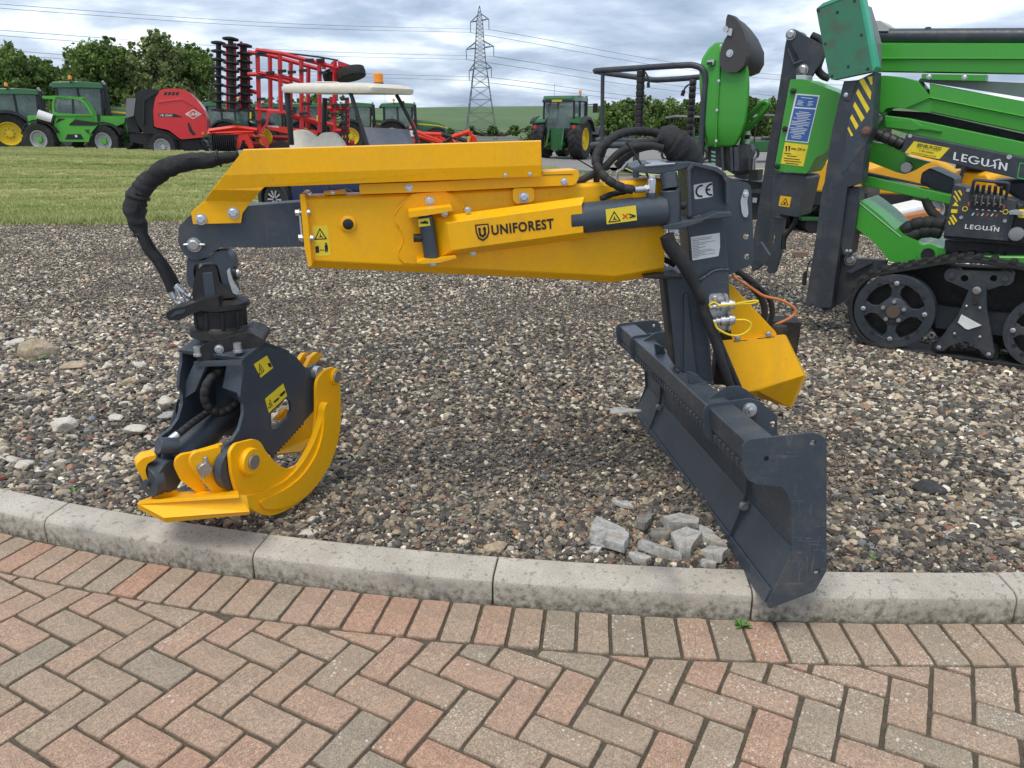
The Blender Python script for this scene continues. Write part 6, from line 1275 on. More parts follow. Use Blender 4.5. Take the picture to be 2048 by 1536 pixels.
def wheel(par, c, r, w, rim, ym, lugs=22, name='wheel', hub=None, chev=True):
    """tyre with angled lugs and a dished rim, axle along y, c = centre"""
    c = Vector(c); o = lathe(name, c, (0, 1, 0), [(rim, -w * .42), (r * .80, -w * .5), (r * .93, -w * .48), (r * .965, -w * .38), (r * .965, w * .38), (r * .93, w * .48), (r * .80, w * .5), (rim, w * .42)], TYR, par, 40, closed=True)
    vs, fs = [], []
    for k in range(lugs * 2 if chev else 0):
        sgn = 1 if k % 2 else -1; a0 = math.pi * k / lugs; kk = len(vs)
        for da, y_ in ((0, .02 * w), (.085, .02 * w), (.085 + .20, .49 * w), (.20, .49 * w)):
            for rr in (r * .955, r):
                a = a0 + da; vs.append(c + Vector((rr * math.cos(a), y_ * sgn, rr * math.sin(a))))
        fs += [(kk, kk + 2, kk + 4, kk + 6), (kk + 1, kk + 3, kk + 5, kk + 7)] + [(kk + a, kk + a + 1, kk + (a + 3) % 8, kk + (a + 2) % 8) for a in (0, 2, 4, 6)]
    if vs: mesh('tread', vs, fs, TYR, o, kind='stuff')
    for s in (-1, 1):
        rm = lathe('rim', c, (0, s, 0), [(rim * 1.02, w * .43), (rim * .97, w * .44), (rim * .93, w * .36), (rim * .86, w * .20), (rim * .5, w * .16), (rim * .30, w * .22), (rim * .28, w * .30), (rim * .05, w * .31)], ym, o, 32, cap0=False)
        for k in range(8): t_ = k * .7854; lathe('wheel_nut', c + Vector((math.cos(t_) * rim * .40, s * w * .18, math.sin(t_) * rim * .40)), (0, s, 0), [(rim * .045, 0), (rim * .045, .03)], PLK, rm, 6)
        if hub: lathe('hub', c, (0, s, 0), [(rim * .36, w * .18), (rim * .34, w * .36), (rim * .1, w * .37)], hub, o, 18)
    return o
def qd(name, pts, mat, par, th=.02): return mesh(name, pts, [tuple(range(len(pts)))], mat, par, thick=th)
def make_tractor():
    t = thing('tractor', (0, 0, 0), 'x', 'tractor')
    for s in (-1, 1):
        wheel(t, (0, s * .98, .95), .95, .66, .52, JY, 20); wheel(t, (2.78, s * .95, .72), .72, .54, .38, JY, 18)
        arc_ = [(math.cos(R(a)) * 1.06, .95 + math.sin(R(a)) * 1.06) for a in range(25, 141, 13)]
        f = loft('rear_fender', [[Vector((x, s * .62, z)), Vector((x, s * 1.36, z - .03)), Vector((x, s * 1.37, z - .12)), Vector((x, s * .62, z - .05))] for x, z in arc_], JG, t, smooth=True)
        loft('fender_lip', [[Vector((x, s * 1.18, z + .012)), Vector((x, s * 1.42, z - .02)), Vector((x, s * 1.43, z - .14)), Vector((x, s * 1.18, z - .08))] for x, z in arc_], PLK, f, smooth=True)
        lathe('tail_lamp', (-.98, s * 1.0, 1.52), (-1, 0, .2), [(.09, 0), (.09, .04)], REDL, f, 14)
        arc2 = [(2.78 + math.cos(R(a)) * .80, .72 + math.sin(R(a)) * .80) for a in range(40, 150, 18)]
        loft('front_fender', [[Vector((x, s * .72, z)), Vector((x, s * 1.22, z)), Vector((x, s * 1.22, z - .04)), Vector((x, s * .72, z - .04))] for x, z in arc2], PLK, t, smooth=True)
        m = qd('mirror', [Vector((1.42, s * 1.12, 2.62)), Vector((1.42, s * 1.36, 2.62)), Vector((1.42, s * 1.36, 2.18)), Vector((1.42, s * 1.12, 2.18))], PLK, t, .06); tube('mirror_arm', [(1.3, s * .75, 2.55), (1.4, s * 1.2, 2.58)], .025, PLK, m, 6, 1)
        for y_, nm in ((.80, 'side_glass'),):
            qd(nm, [Vector((-.42, s * y_, 1.50)), Vector((1.20, s * .76, 1.15)), Vector((1.32, s * .72, 2.70)), Vector((-.38, s * .76, 2.70))], GLS, t, .012)
        for a, b_, w_ in (((-.45, s * .80, 1.35), (-.40, s * .77, 2.75), .055), ((.42, s * .82, 1.2), (.42, s * .77, 2.75), .045), ((1.22, s * .76, 1.0), (1.36, s * .70, 2.75), .06)): cyl('cab_pillar', a, b_, w_, PLK, t, n=8)
        qd('door_sill', [Vector((-.45, s * .80, 1.5)), Vector((.35, s * .82, 1.30)), Vector((1.22, s * .77, 1.14)), Vector((1.22, s * .77, .95)), Vector((.2, s * .82, .9)), Vector((-.45, s * .80, 1.2))], PLK, t, .05)
        slab('step', (.75, s * .95 - .15, .45), (.5, 0, 0), (0, .3, 0), (0, 0, .55), PLK, t)
        qd('bonnet_stripe', [Vector((1.42, s * .462, 1.78)), Vector((3.0, s * .418, 1.62)), Vector((3.45, s * .365, 1.50)), Vector((3.42, s * .368, 1.45)), Vector((3.0, s * .422, 1.55)), Vector((1.42, s * .466, 1.69))], JY, t, .012)
        qd('bonnet_grille', [Vector((2.7, s * .44, 1.46)), Vector((3.35, s * .40, 1.40)), Vector((3.35, s * .40, 1.05)), Vector((2.8, s * .44, 1.05))], PLK, t, .012)
        lathe('work_lamp', (1.5, s * .62, 2.74), (1, 0, 0), [(.07, 0), (.07, .05)], LAMP, t, 10)
        for yy in (.35, .62): lathe('work_lamp', (-.62, s * yy, 2.72), (-1, 0, 0), [(.06, 0), (.06, .04)], LAMP, t, 10)
    S_ = lambda x, w_, z0, z1: [Vector((x, -w_, z0)), Vector((x, w_, z0)), Vector((x, w_ * 1.02, (z0 + z1) / 2)), Vector((x, w_ * .97, z1 - .14)), Vector((x, w_ * .75, z1)), Vector((x, -w_ * .75, z1)), Vector((x, -w_ * .97, z1 - .14)), Vector((x, -w_ * 1.02, (z0 + z1) / 2))]
    bn = loft('bonnet', [S_(1.38, .47, .95, 1.98), S_(2.2, .45, .95, 1.90), S_(3.0, .42, .95, 1.76), S_(3.42, .37, 1.0, 1.58), S_(3.52, .30, 1.05, 1.44)], JG, t, smooth=True)
    lathe('head_lamp', (3.50, .2, 1.42), (1, 0, 0), [(.07, 0), (.07, .03)], LAMP, bn, 10); lathe('head_lamp', (3.50, -.2, 1.42), (1, 0, 0), [(.07, 0), (.07, .03)], LAMP, bn, 10)
    loft('chassis', [[Vector((x, -w_, z0)), Vector((x, w_, z0)), Vector((x, w_, z1)), Vector((x, -w_, z1))] for x, w_, z0, z1 in ((-.55, .32, .55, 1.35), (.4, .36, .5, 1.2), (1.5, .30, .55, 1.0), (3.45, .22, .6, .98))], JG, t)
    cyl('rear_axle', (0, -.9, .95), (0, .9, .95), .16, JG, t, n=14); cyl('front_axle', (2.78, -.85, .72), (2.78, .85, .72), .11, JG, t, n=12)
    rf = loft('roof', [[Vector((x, -w_, z0)), Vector((x, w_, z0)), Vector((x, w_ * .92, z1)), Vector((x, -w_ * .92, z1))] for x, w_, z0, z1 in ((-.66, .70, 2.72, 2.84), (-.5, .84, 2.68, 2.94), (.5, .88, 2.70, 2.98), (1.35, .84, 2.68, 2.93), (1.58, .70, 2.70, 2.82))], JG, t, bev=.03)
    slab('roof_visor', (-.70, -.76, 2.64), (.24, 0, 0), (0, 1.52, 0), (0, 0, .12), PLK, rf); slab('number_plate', (-.715, -.26, 2.66), (.02, 0, 0), (0, .52, 0), (0, 0, .10), simple('plate_yellow', (.62, .42, .02), .5), rf)
    qd('rear_glass', [Vector((-.46, -.74, 1.45)), Vector((-.46, .74, 1.45)), Vector((-.42, .72, 2.68)), Vector((-.42, -.72, 2.68))], GLS, t, .012); qd('front_glass', [Vector((1.24, -.70, 1.2)), Vector((1.24, .70, 1.2)), Vector((1.40, .66, 2.68)), Vector((1.40, -.66, 2.68))], GLS, t, .012)
    qd('cab_rear_panel', [Vector((-.47, -.78, 1.0)), Vector((-.47, .78, 1.0)), Vector((-.47, .78, 1.46)), Vector((-.47, -.78, 1.46))], PLK, t, .06)
    st = loft('seat', [[Vector((x, -.26, z)), Vector((x, .26, z)), Vector((x + .14, .26, z)), Vector((x + .14, -.26, z))] for x, z in ((.05, 1.1), (.05, 1.5), (0, 2.15))], PLK, t, bev=.03); cyl('steering_column', (.95, 0, 1.1), (.72, 0, 1.75), .05, PLK, t, n=8)
    cyl('exhaust', (1.52, -.72, 1.3), (1.52, -.72, 2.85), .085, PLK, t, n=14); cyl('exhaust_tip', (1.52, -.72, 2.85), (1.45, -.76, 3.0), .06, RIMG, t, n=12)
    cyl('beacon_stem', (.2, -.85, 2.9), (.2, -.85, 3.05), .02, PLK, t, n=6); lathe('beacon', (.2, -.85, 3.05), (0, 0, 1), [(.075, 0), (.075, .11), (.04, .16)], ORB, t, 12); cyl('aerial', (-.3, .3, 2.9), (-.3, .3, 3.5), .008, PLK, t, n=5)
    # rear linkage
    for s in (-1, 1):
        tube('lift_arm', [(-.5, s * .34, .75), (-1.2, s * .42, .62)], .06, JG, t, 8, 1); tube('lift_rod', [(-.75, s * .38, 1.35), (-1.0, s * .40, .70)], .045, JG, t, 8, 1); tube('rocker', [(-.45, s * .28, 1.30), (-.8, s * .38, 1.40)], .06, JG, t, 8, 1)
    slab('hitch', (-.68, -.30, .45), (.2, 0, 0), (0, .6, 0), (0, 0, 1.0), JG, t); slab('drawbar', (-.85, -.12, .40), (.4, 0, 0), (0, .24, 0), (0, 0, .12), JG, t); slab('air_box', (.95, -1.15, 1.0), (.35, 0, 0), (0, .3, 0), (0, 0, .55), PLK, t)
    return t
tr0 = make_tractor(); used = [False]
def put_tractor(px, py, Y, a, label, group=None, k=1.0):
    o = tr0 if not used[0] else copy_tree(tr0); used[0] = True
    p = aty(px, py, Y); p.z = gz(p.x, p.y) + .012; o.location = p; o.rotation_euler = (0, 0, R(a)); o.scale = (k, k, k); tag(o, label, 'tractor', 'green tractors parked in the yard'); return o
put_tractor(34, 301, 34.0, 24, 'green tractor cut by the left picture edge with a yellow rear rim', k=.87)
put_tractor(158, 300, 37.0, 24, 'green tractor behind the bright green telehandler, its bonnet pointing at the red baler')
put_tractor(1122, 318, 40.0, 66, 'green tractor seen from behind on the road beyond the boom')
put_tractor(785, 303, 52, 10, 'green tractor right of the golf cart in front of the hill field')
put_tractor(704, 303, 52, 10, 'green tractor whose bonnet shows between the golf cart posts')
put_tractor(612, 303, 53, 12, 'green tractor hidden behind the red frame, above the buggy seats')
put_tractor(530, 303, 53, 15, 'green tractor behind the tall red frame at its left half')
put_tractor(478, 300, 48, 170, 'green tractor nose on behind the black disc columns')
# --- telehandler, traced on its near side
TG = paint('telehandler_green', (.085, .42, .035), .38, .05, (.2, .25, .1), coat=.3, scale=2, peel=0); zt_ = Z(0, 150, 7.877)
VT = yaw((-16.0, 30.2, 0), 20); th = thing('telehandler', (-16.5, 31, .2), 'bright green compact telehandler with grey rims parked on the lawn edge', 'telehandler')
def vpl(fr, name, px, d0, d1, mat, par, **k): return plate(name, fr, px, d0, d1, mat, par, **k)
vpl(VT, 'side_body', zt_((855, 700), (900, 675), (1190, 690), (1080, 790), (1480, 800), (1545, 780), (1420, 930), (1400, 1055), (940, 1050), (845, 830)), -.5, .0, TG, th, r=.05, bev=.02)
vpl(VT, 'main_body', zt_((430, 635), (830, 640), (1500, 640), (1880, 650), (1970, 660), (1960, 760), (1850, 800), (1560, 790), (1400, 1030), (950, 1020), (800, 800), (560, 780), (450, 850)), -1.9, -.12, TG, th, r=.05, bev=.02)
vpl(VT, 'vent_panel', zt_((1090, 795), (1200, 705), (1500, 745), (1540, 765), (1480, 800)), -.1, .012, PLK, th); vpl(VT, 'vent_panel', zt_((880, 760), (920, 680), (1025, 690)), -.1, .012, PLK, th)
vpl(VT, 'step_panel', zt_((1025, 1015), (1060, 935), (1270, 930), (1320, 1015)), -.1, .012, PLK, th); lathe('step_lamp', VT.at(*zt_((1200, 962))[0], .012), VT.n, [(.045, 0), (.045, .01)], LAMP, th, 12)
for k in range(3): vpl(VT, 'body_mark', zt_((1335 + k * 28, 862), (1350 + k * 28, 858), (1375 + k * 16, 900 + k * 14), (1368 + k * 16, 908 + k * 14)), -.05, .012, PLK, th, bev=0)
vpl(VT, 'boom', zt_((660, 330), (880, 325), (1330, 350), (1320, 390), (880, 385), (670, 370)), -1.5, -1.0, TG, th); vpl(VT, 'boom_head', zt_((1880, 650), (1975, 655), (1965, 745), (2010, 900), (1990, 960), (1930, 790), (1890, 760)), -1.3, -.8, TG, th)
cabf = [zt_(*l) for l in (((830, 640), (815, 500), (825, 400), (870, 340), (1100, 340), (1280, 365), (1370, 450), (1480, 640)), ((860, 575), (845, 480), (855, 400), (880, 362), (1095, 370), (1260, 395), (1340, 470), (1430, 625), (900, 600)))]
prism('cab_frame', VT, [rnd_poly([VT.loc(*p, -.05) for p in cabf[0]], .1), rnd_poly([VT.loc(*p, -.05) for p in cabf[1]], .08)], -.13, -.05, TG, th, .01); prism('cab_frame', VT, [rnd_poly([VT.loc(*p, -.05) for p in cabf[0]], .1), rnd_poly([VT.loc(*p, -.05) for p in cabf[1]], .08)], -1.0, -.92, TG, th, .01)
vpl(VT, 'cab_glass', cabf[1], -.11, -.09, GLS, th, bev=0); vpl(VT, 'cab_roof', zt_((850, 345), (1100, 332), (1290, 360), (1290, 375), (1100, 350), (860, 365)), -1.0, -.05, TG, th); vpl(VT, 'cab_pillar', zt_((1130, 370), (1160, 372), (1170, 625), (1140, 620)), -.12, -.07, PLK, th); vpl(VT, 'seat', zt_((900, 640), (900, 470), (960, 470), (1000, 560), (1100, 570), (1100, 640)), -.75, -.35, PLK, th)
c0, c1 = VT.at(*zt_((600, 655))[0], -.05), VT.at(*zt_((850, 730))[0], -.05); cyl('exhaust_cover', c0, c1, .22, PLK, th, n=20); cyl('exhaust_shell', c0 + Vector((.03, -.06, .06)), c1 + Vector((-.02, -.06, .06)), .19, LAMP, th, n=20); vpl(VT, 'mirror', zt_((1520, 630), (1575, 630), (1575, 740), (1535, 735)), .05, .12, PLK, th)
for cx, cy_ in ((655, 1015), (1665, 1045)):
    for dy in (0, 1.75):
        p = VT.at(*zt_((cx, cy_))[0], -.20); wheel(th, (p.x, p.y + dy, p.z), .60, .44, .31, RIMG, 20, hub=TG)
    if cx > 1000 or True: p = VT.at(*zt_((cx, cy_))[0], -.1); loft('mudguard', [[Vector((p.x + math.cos(R(a)) * r_, p.y + dy, p.z + math.sin(R(a)) * r_)) for r_, dy in ((.70, -.1), (.70, .4), (.66, .4), (.66, -.1))] for a in range(20, 165, 16)], PLK, th, smooth=True)
# --- baler
zk = Z(0, 50, 4.096); VB = yaw((-13, 30.4, 0), 18); bl = thing('baler', (-13, 31, .2), 'red and black round baler with a white diamond badge between telehandler and disc columns', 'baler')
RB_ = paint('baler_red', (.72, .022, .028), .30, .04, (.3, .1, .08), coat=.4, scale=2, peel=0)
hood_ = vpl(VB, 'red_hood', zk((1262, 835), (1255, 700), (1270, 600), (1310, 535), (1345, 522), (1480, 522), (1540, 545), (1610, 610), (1670, 690), (1695, 760), (1700, 880), (1670, 920), (1480, 938), (1420, 890), (1380, 860)), -2.2, 0, RB_, bl, r=.08, bev=.06)
plate('hood_crease', VB, zk((1290, 625), (1500, 600), (1640, 680), (1680, 740), (1670, 745), (1620, 690), (1490, 615), (1290, 640)), -.02, .03, RB_, hood_, bev=.012)
for k in range(4): vpl(VB, 'hood_vent', zk((1340 + k * 32, 572), (1352 + k * 32, 548), (1372 + k * 32, 550), (1360 + k * 32, 578)), -.02, .006, PLK, hood_, bev=0)
vpl(VB, 'badge_border', zk((1583, 690), (1652, 730), (1583, 770), (1515, 730)), -.02, .008, WHT, hood_, bev=0); vpl(VB, 'badge_field', zk((1583, 698), (1640, 730), (1583, 762), (1527, 730)), -.02, .012, RB_, hood_, bev=0); text('badge_lettering', 'KUHN', VB, zk((1532, 742))[0], zk((1634, 742))[0], .014, WHT, hood_, hpx=6, bold=.03)
vpl(VB, 'model_band', zk((1290, 727), (1430, 727), (1500, 756), (1310, 752)), -.02, .008, PLK, hood_, bev=0); text('model_lettering', 'VB 3260', VB, zk((1308, 748))[0], zk((1412, 748))[0], .012, WHT, hood_, hpx=4, bold=.02)
vpl(VB, 'hood_slash', zk((1535, 800), (1550, 800), (1575, 860), (1605, 895), (1580, 905), (1550, 870)), -.02, .008, PLK, hood_, bev=0); vpl(VB, 'side_lamp', zk((1652, 876), (1672, 876), (1672, 898), (1652, 898)), -.02, .02, ORB, hood_)
vpl(VB, 'rear_body', zk((1100, 600), (1105, 560), (1150, 530), (1250, 525), (1310, 530), (1265, 610), (1255, 840), (1390, 880), (1480, 945), (1260, 890), (1180, 890), (1130, 820), (1100, 740)), -2.1, -.08, PLK, bl, r=.05, bev=.03)
vpl(VB, 'rear_frame', zk((1160, 600), (1290, 535), (1300, 550), (1185, 620), (1180, 820), (1160, 800)), -.1, .02, PLK, bl); vpl(VB, 'side_box', zk((1035, 602), (1112, 598), (1095, 745), (1030, 760)), -.9, -.05, simple('grey_box', (.20, .21, .22), .5), bl, r=.03); vpl(VB, 'tail_frame', zk((1030, 770), (1100, 750), (1150, 880), (1060, 880)), -1.8, -.2, PLK, bl)
vpl(VB, 'underframe', zk((1060, 890), (1240, 880), (1480, 940), (1640, 930), (1690, 960), (1700, 1010), (1560, 1040), (1460, 1010), (1260, 1000), (1070, 960)), -1.9, -.25, PLK, bl, bev=.02)
for dy in (0, 2.0): p = VB.at(*zk((1345, 1000))[0], -.2); wheel(bl, (p.x, p.y + dy, p.z), .53, .42, .30, RIMG, 20)
p = VB.at(*zk((1712, 1030))[0], -.2); wheel(bl, p, .17, .1, .09, RIMG, 8, chev=False, name='gauge_wheel'); p = VB.at(*zk((1540, 1035))[0], -.3); wheel(bl, p, .12, .1, .05, PLK, 8, chev=False, name='gauge_wheel')
tube('support_leg', [VB.at(*zk((1640, 950))[0], -.15), VB.at(*zk((1705, 1030))[0], -.15)], .05, PLK, bl, 8, 1)
# --- folded cultivator with black disc columns
zv = Z(400, 60, 6.144); VC = yaw((-9, 30.6, 0), 12); cu = thing('cultivator', (-9, 31, .2), 'tall red folded cultivator frame with three black disc columns', 'cultivator')
def bar(name, a, b_, r_, mat, par=None, d=0, sq=True):
    p0, p1 = VC.at(*zv(a)[0], d), VC.at(*zv(b_)[0], d); return cyl(name, p0, p1, r_, mat, par or cu, n=4 if sq else 12, bev=0)
DISC = simple('roller_black', (.016, .017, .019), .6)
for x0, x1, y0, y1, w_, n_, d in ((228, 232, 160, 985, 92, 9, -.9), (375, 395, 110, 990, 100, 10, 0), (545, 560, 190, 985, 95, 9, -.4)):
    sh_ = bar('roller_shaft', (x0, y0), (x1, y1), .095, DISC, d=d, sq=False)
    for k in range(n_):
        f = k / (n_ - 1); c_ = VC.at(*zv((x0 + (x1 - x0) * f, y0 + (y1 - y0) * f))[0], d); r_ = abs(VC.loc(*zv((x0 + w_, y0))[0], d)[0] - VC.loc(*zv((x0, y0))[0], d)[0])
        lathe('roller_disc', c_, (.06, .10, 1), [(r_ * .5, -.05), (r_, -.035), (r_ * 1.02, 0), (r_, .02), (r_ * .5, .06)], DISC, sh_, 22)
CR = paint('cultivator_red', (.62, .03, .04), .42, .08, (.3, .15, .1), scale=2, peel=0); CR2 = paint('cultivator_bright_red', (.75, .03, .015), .38, .05, (.3, .15, .1), scale=2, peel=0)
for x_, y0, y1, d, m in ((332, 170, 985, -.25, CR2), (428, 160, 985, -.25, CR), (505, 140, 980, -.6, CR), (597, 280, 980, -.6, CR)): bar('roller_rail', (x_, y0), (x_ + 6, y1), .055, m, d=d)
for a, b_, d in (((705, 240), (735, 1280), 0), ((858, 310), (868, 990), -1.0), ((980, 290), (995, 1000), 0), ((1115, 390), (1110, 1010), -1.0), ((1245, 370), (1250, 1220), 0), ((1332, 430), (1322, 1200), -1.0), ((1468, 420), (1470, 1260), 0), ((1655, 380), (1652, 1270), 0), ((1810, 860), (1815, 1200), 0), ((1620, 820), (1625, 1080), -.5)): bar('frame_post', a, b_, .085, CR, d=d)
for a, b_, d in (((690, 245), (1000, 290), 0), ((1000, 290), (1740, 480), 0), ((585, 270), (870, 315), -1.0), ((870, 315), (1460, 480), -1.0), ((585, 545), (720, 545), 0), ((700, 525), (1000, 570), 0), ((1000, 570), (1270, 640), 0), ((720, 550), (1110, 650), -1.0), ((680, 975), (1040, 1010), 0), ((1040, 1020), (1650, 1170), 0), ((1100, 1060), (1480, 1160), -.8), ((1540, 960), (1840, 975), 0), ((590, 740), (700, 770), -.5), ((600, 1310), (1440, 1330), -.5), ((1650, 1230), (1840, 1250), 0)): bar('frame_beam', a, b_, .075, CR, d=d)
vpl(VC, 'top_arm', zv((1690, 390), (1710, 380), (1880, 440), (1885, 462), (1700, 450)), -.1, .1, CR, cu); vpl(VC, 'frame_gusset', zv((820, 990), (1040, 1000), (1035, 1025), (880, 1020), (845, 1060), (835, 1150), (740, 1290), (735, 1240), (815, 1130)), -.08, .08, CR, cu, r=.05)
tube('frame_hose', [VC.at(*p_, -.1) for p_ in zv((900, 270), (1200, 300), (1480, 335), (1700, 375))], .035, DISC, cu, 6); tube('frame_hose', [VC.at(*p_, -.1) for p_ in zv((1610, 440), (1625, 400), (1670, 410))], .025, DISC, cu, 6)
for x_, y_ in ((730, 300), (760, 285), (1005, 505), (1125, 518), (1265, 498), (1480, 370), (1510, 525), (1345, 370), (860, 525), (740, 580), (745, 850), (740, 1130), (1780, 850), (1780, 925), (1780, 1005), (1780, 1070), (1780, 1135), (1780, 1208), (1780, 1280), (1780, 1345), (1660, 925), (1650, 1035), (1320, 910), (1270, 1030), (1110, 1000)): vpl(VC, 'tine_clamp', zv((x_ - 52, y_ - 16), (x_ + 50, y_ - 22), (x_ + 52, y_ + 10), (x_ - 48, y_ + 20)), -.18, .12, DISC, cu)
for x_, y_, d in ((1860, 535, .1), (1680, 555, -.7)):
    p = VC.at(*zv((x_, y_))[0], d); o = lathe('transport_wheel', p, (-.25, .2, 1), [(.2, -.17), (.36, -.19), (.52, -.15), (.54, 0), (.52, .15), (.36, .19), (.2, .17)], TYR, cu, 28)
for x_, y_ in ((1620, 480), (1520, 440)): vpl(VC, 'wheel_bracket', zv((x_ - 30, y_ - 60), (x_ + 20, y_ - 50), (x_ + 30, y_ + 40), (x_ - 20, y_ + 30)), -.4, .0, CR, cu)
# low part: drawbar, packer roller and end frame
for a, b_ in (((100, 1270), (660, 1250)), ((110, 1240), (440, 1195)), ((440, 1195), (700, 1230)), ((200, 1290), (520, 1275))): bar('drawbar', a, b_, .08, CR2, d=.05)
for k in range(12): p = VC.at(*zv((165 + k * 25, 1385 + k * 1.5))[0], -.1); lathe('packer_ring', p, (1, .25, 0), [(.36, -.03), (.42, -.02), (.44, 0), (.42, .02), (.36, .03)], DISC, cu, 22)
bar('packer_shaft', (130, 1385), (470, 1400), .09, DISC, d=-.1, sq=False)
vpl(VC, 'end_frame', zv((480, 1290), (590, 1285), (655, 1430), (650, 1455), (600, 1455), (550, 1355), (520, 1355), (480, 1455), (432, 1450), (440, 1410)), -.12, .12, CR2, cu)
vpl(VC, 'tool_arch', zv((500, 1285), (530, 1240), (590, 1235), (660, 1290), (690, 1320), (600, 1290)), -.2, .08, CR2, cu, r=.04); vpl(VC, 'fold_cylinder', zv((740, 1300), (800, 1310), (850, 1430), (820, 1460), (760, 1390)), -.1, .1, CR, cu)
sgn = vpl(VC, 'name_beam', zv((820, 1190), (830, 1165), (1060, 1195), (1440, 1235), (1450, 1290), (1060, 1270), (830, 1220)), -.2, -.05, CR2, cu); text('lettering', 'ROLANDER', VC, zv((808, 1190))[0], zv((972, 1200))[0], -.048, WHT, sgn, hpx=3.6, bold=.03)
for k in range(7): bar('tine', (1560 + k * 40, 1170), (1600 + k * 36, 1400), .04, CR if k % 2 else DISC, d=-.4)
for x_, y_ in ((620, 1040), (1830, 1330), (1440, 1080)): vpl(VC, 'yellow_part', zv((x_ - 8, y_ - 30), (x_ + 10, y_ - 30), (x_ + 10, y_ + 50), (x_ - 8, y_ + 50)), 0, .06, JY, cu)
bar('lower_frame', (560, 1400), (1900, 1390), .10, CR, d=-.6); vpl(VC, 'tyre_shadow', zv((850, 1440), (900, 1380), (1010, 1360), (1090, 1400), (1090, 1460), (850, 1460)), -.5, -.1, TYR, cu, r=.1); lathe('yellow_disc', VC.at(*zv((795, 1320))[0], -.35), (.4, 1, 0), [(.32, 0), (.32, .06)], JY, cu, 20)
# --- red mower or rake right of the cart, with slow vehicle triangle
zr = Z(680, 180, 7.314); VR = Fr((-4, 24, 0), (0, -1, 0)); rk_ = thing('folded_implement', (-3, 24.5, .3), 'low red folded implement with an orange warning triangle right of the golf cart', 'implement')
vr = lambda n_, p_, d0, d1, m, **k: plate(n_, VR, zr(*p_), d0, d1, m, rk_, **k)
vr('warning_triangle', ((1055, 415), (1120, 570), (1000, 570)), 0, .02, REDP); vr('triangle_field', ((1055, 440), (1104, 562), (1012, 562)), .01, .03, simple('orange_reflector', (.9, .28, .16), .5)); vr('lamp_board', ((1015, 590), (1115, 590), (1110, 680), (1040, 680)), 0, .02, WHT); vr('tail_lamp', ((1062, 612), (1102, 615), (1100, 655), (1062, 650)), .01, .05, REDL)
for a, b_, r_, m in (((1115, 615), (1500, 760), .07, CR2), ((1120, 660), (1500, 780), .07, CR2), ((1060, 720), (1150, 790), .10, CR2), ((1150, 640), (1500, 650), .06, CR2), ((1260, 640), (1430, 760), .05, CR), ((1400, 640), (1540, 740), .05, CR2), ((1480, 640), (1870, 755), .06, DISC), ((1640, 690), (1900, 605), .07, CR2), ((1690, 680), (1720, 760), .05, CR2), ((1500, 780), (1620, 700), .06, DISC), ((1700, 715), (1870, 755), .035, LAMP), ((1650, 700), (1720, 670), .04, LAMP)): cyl('rake_arm', VR.at(*zr(a)[0], -.1), VR.at(*zr(b_)[0], -.1), r_, m, rk_, n=8)
vr('gear_housing', ((1090, 700), (1260, 690), (1340, 790), (1060, 800)), -.5, -.1, DISC, r=.03); vr('end_guard', ((1870, 620), (1925, 600), (1930, 650), (1985, 680), (2005, 740), (1990, 775), (1900, 775), (1910, 700)), -.4, .0, CR2, r=.03); cyl('flap_cylinder', VR.at(*zr((1900, 680))[0], .02), VR.at(*zr((1880, 760))[0], .02), .05, ORB, rk_); vr('lower_guard', ((1400, 740), (1640, 720), (1690, 780), (1400, 790)), -.5, -.15, CR2)
# --- golf cart
zg = Z(400, 50, 4.096); GA = yaw((-3.6, 13.6, 0), -28); gc = thing('golf_cart', (-3.2, 14, -.05), 'navy golf buggy with a cream roof, cream seats and an orange beacon', 'golf cart')
CRM = simple('cream_plastic', (.82, .76, .64), .45); NAVY = paint('navy_body', (.012, .020, .075), .25, .03, coat=.5, peel=0, scale=3)
r0 = GA.at(558, 181, 0)
Lr, Wr = 1.98, 1.12
def rf_sec(z, e): return rnd_poly([(-e, -e * .5), (Lr + e, -e * .5), (Lr + e, Wr + e), (-e, Wr + e)], .16, 5)
roof = []
for zz, e in ((-.01, -.10), (-.035, -.03), (-.03, .0), (0, .012), (.05, .015), (.095, -.04), (.115, -.16), (.125, -.34)): roof.append([r0 + GA.u * a - GA.n * b_ + Vector((0, 0, zz - .035 * (a / Lr))) for a, b_ in rf_sec(zz, e)])
rfo = loft('roof', roof, simple('cream_roof', (.68, .62, .51), .45), gc, smooth=True); lathe('roof_pad', r0 + GA.u * .7 - GA.n * .4 + Vector((0, 0, .12)), (0, 0, 1), [(.22, 0), (.2, .012)], CRM, rfo, 20)
bp_ = r0 + GA.u * 1.50 - GA.n * .75; lathe('beacon_base', bp_ + Vector((0, 0, .06)), (0, 0, 1), [(.10, 0), (.085, .06)], PLK, rfo, 16); lathe('beacon', bp_ + Vector((0, 0, .12)), (0, 0, 1), [(.078, 0), (.082, .13), (.06, .15)], ORB, rfo, 16)
cyl('post', GA.at(574, 186, -.08), GA.at(583, 290, -.08), .048, PLK, gc, n=10); cyl('post', GA.at(650, 196, -1.02), GA.at(648, 268, -1.02), .048, PLK, gc, n=10)
tube('front_post', [GA.at(697, 180, -.06), GA.at(706, 200, -.06), GA.at(735, 292, -.06)], .032, PLK, gc, 8, 3); tube('front_post', [GA.at(793, 190, -1.0), GA.at(803, 208, -1.0), GA.at(830, 262, -1.0), GA.at(836, 300, -1.0)], .032, PLK, gc, 8, 3)
mesh('windscreen', [GA.at(723, 254, -.08), GA.at(733, 294, -.08), GA.at(832, 294, -1.0), GA.at(816, 259, -1.0)], [(0, 1, 2, 3)], None or simple('tinted_screen', (.22, .22, .25), .12), gc, thick=.012)
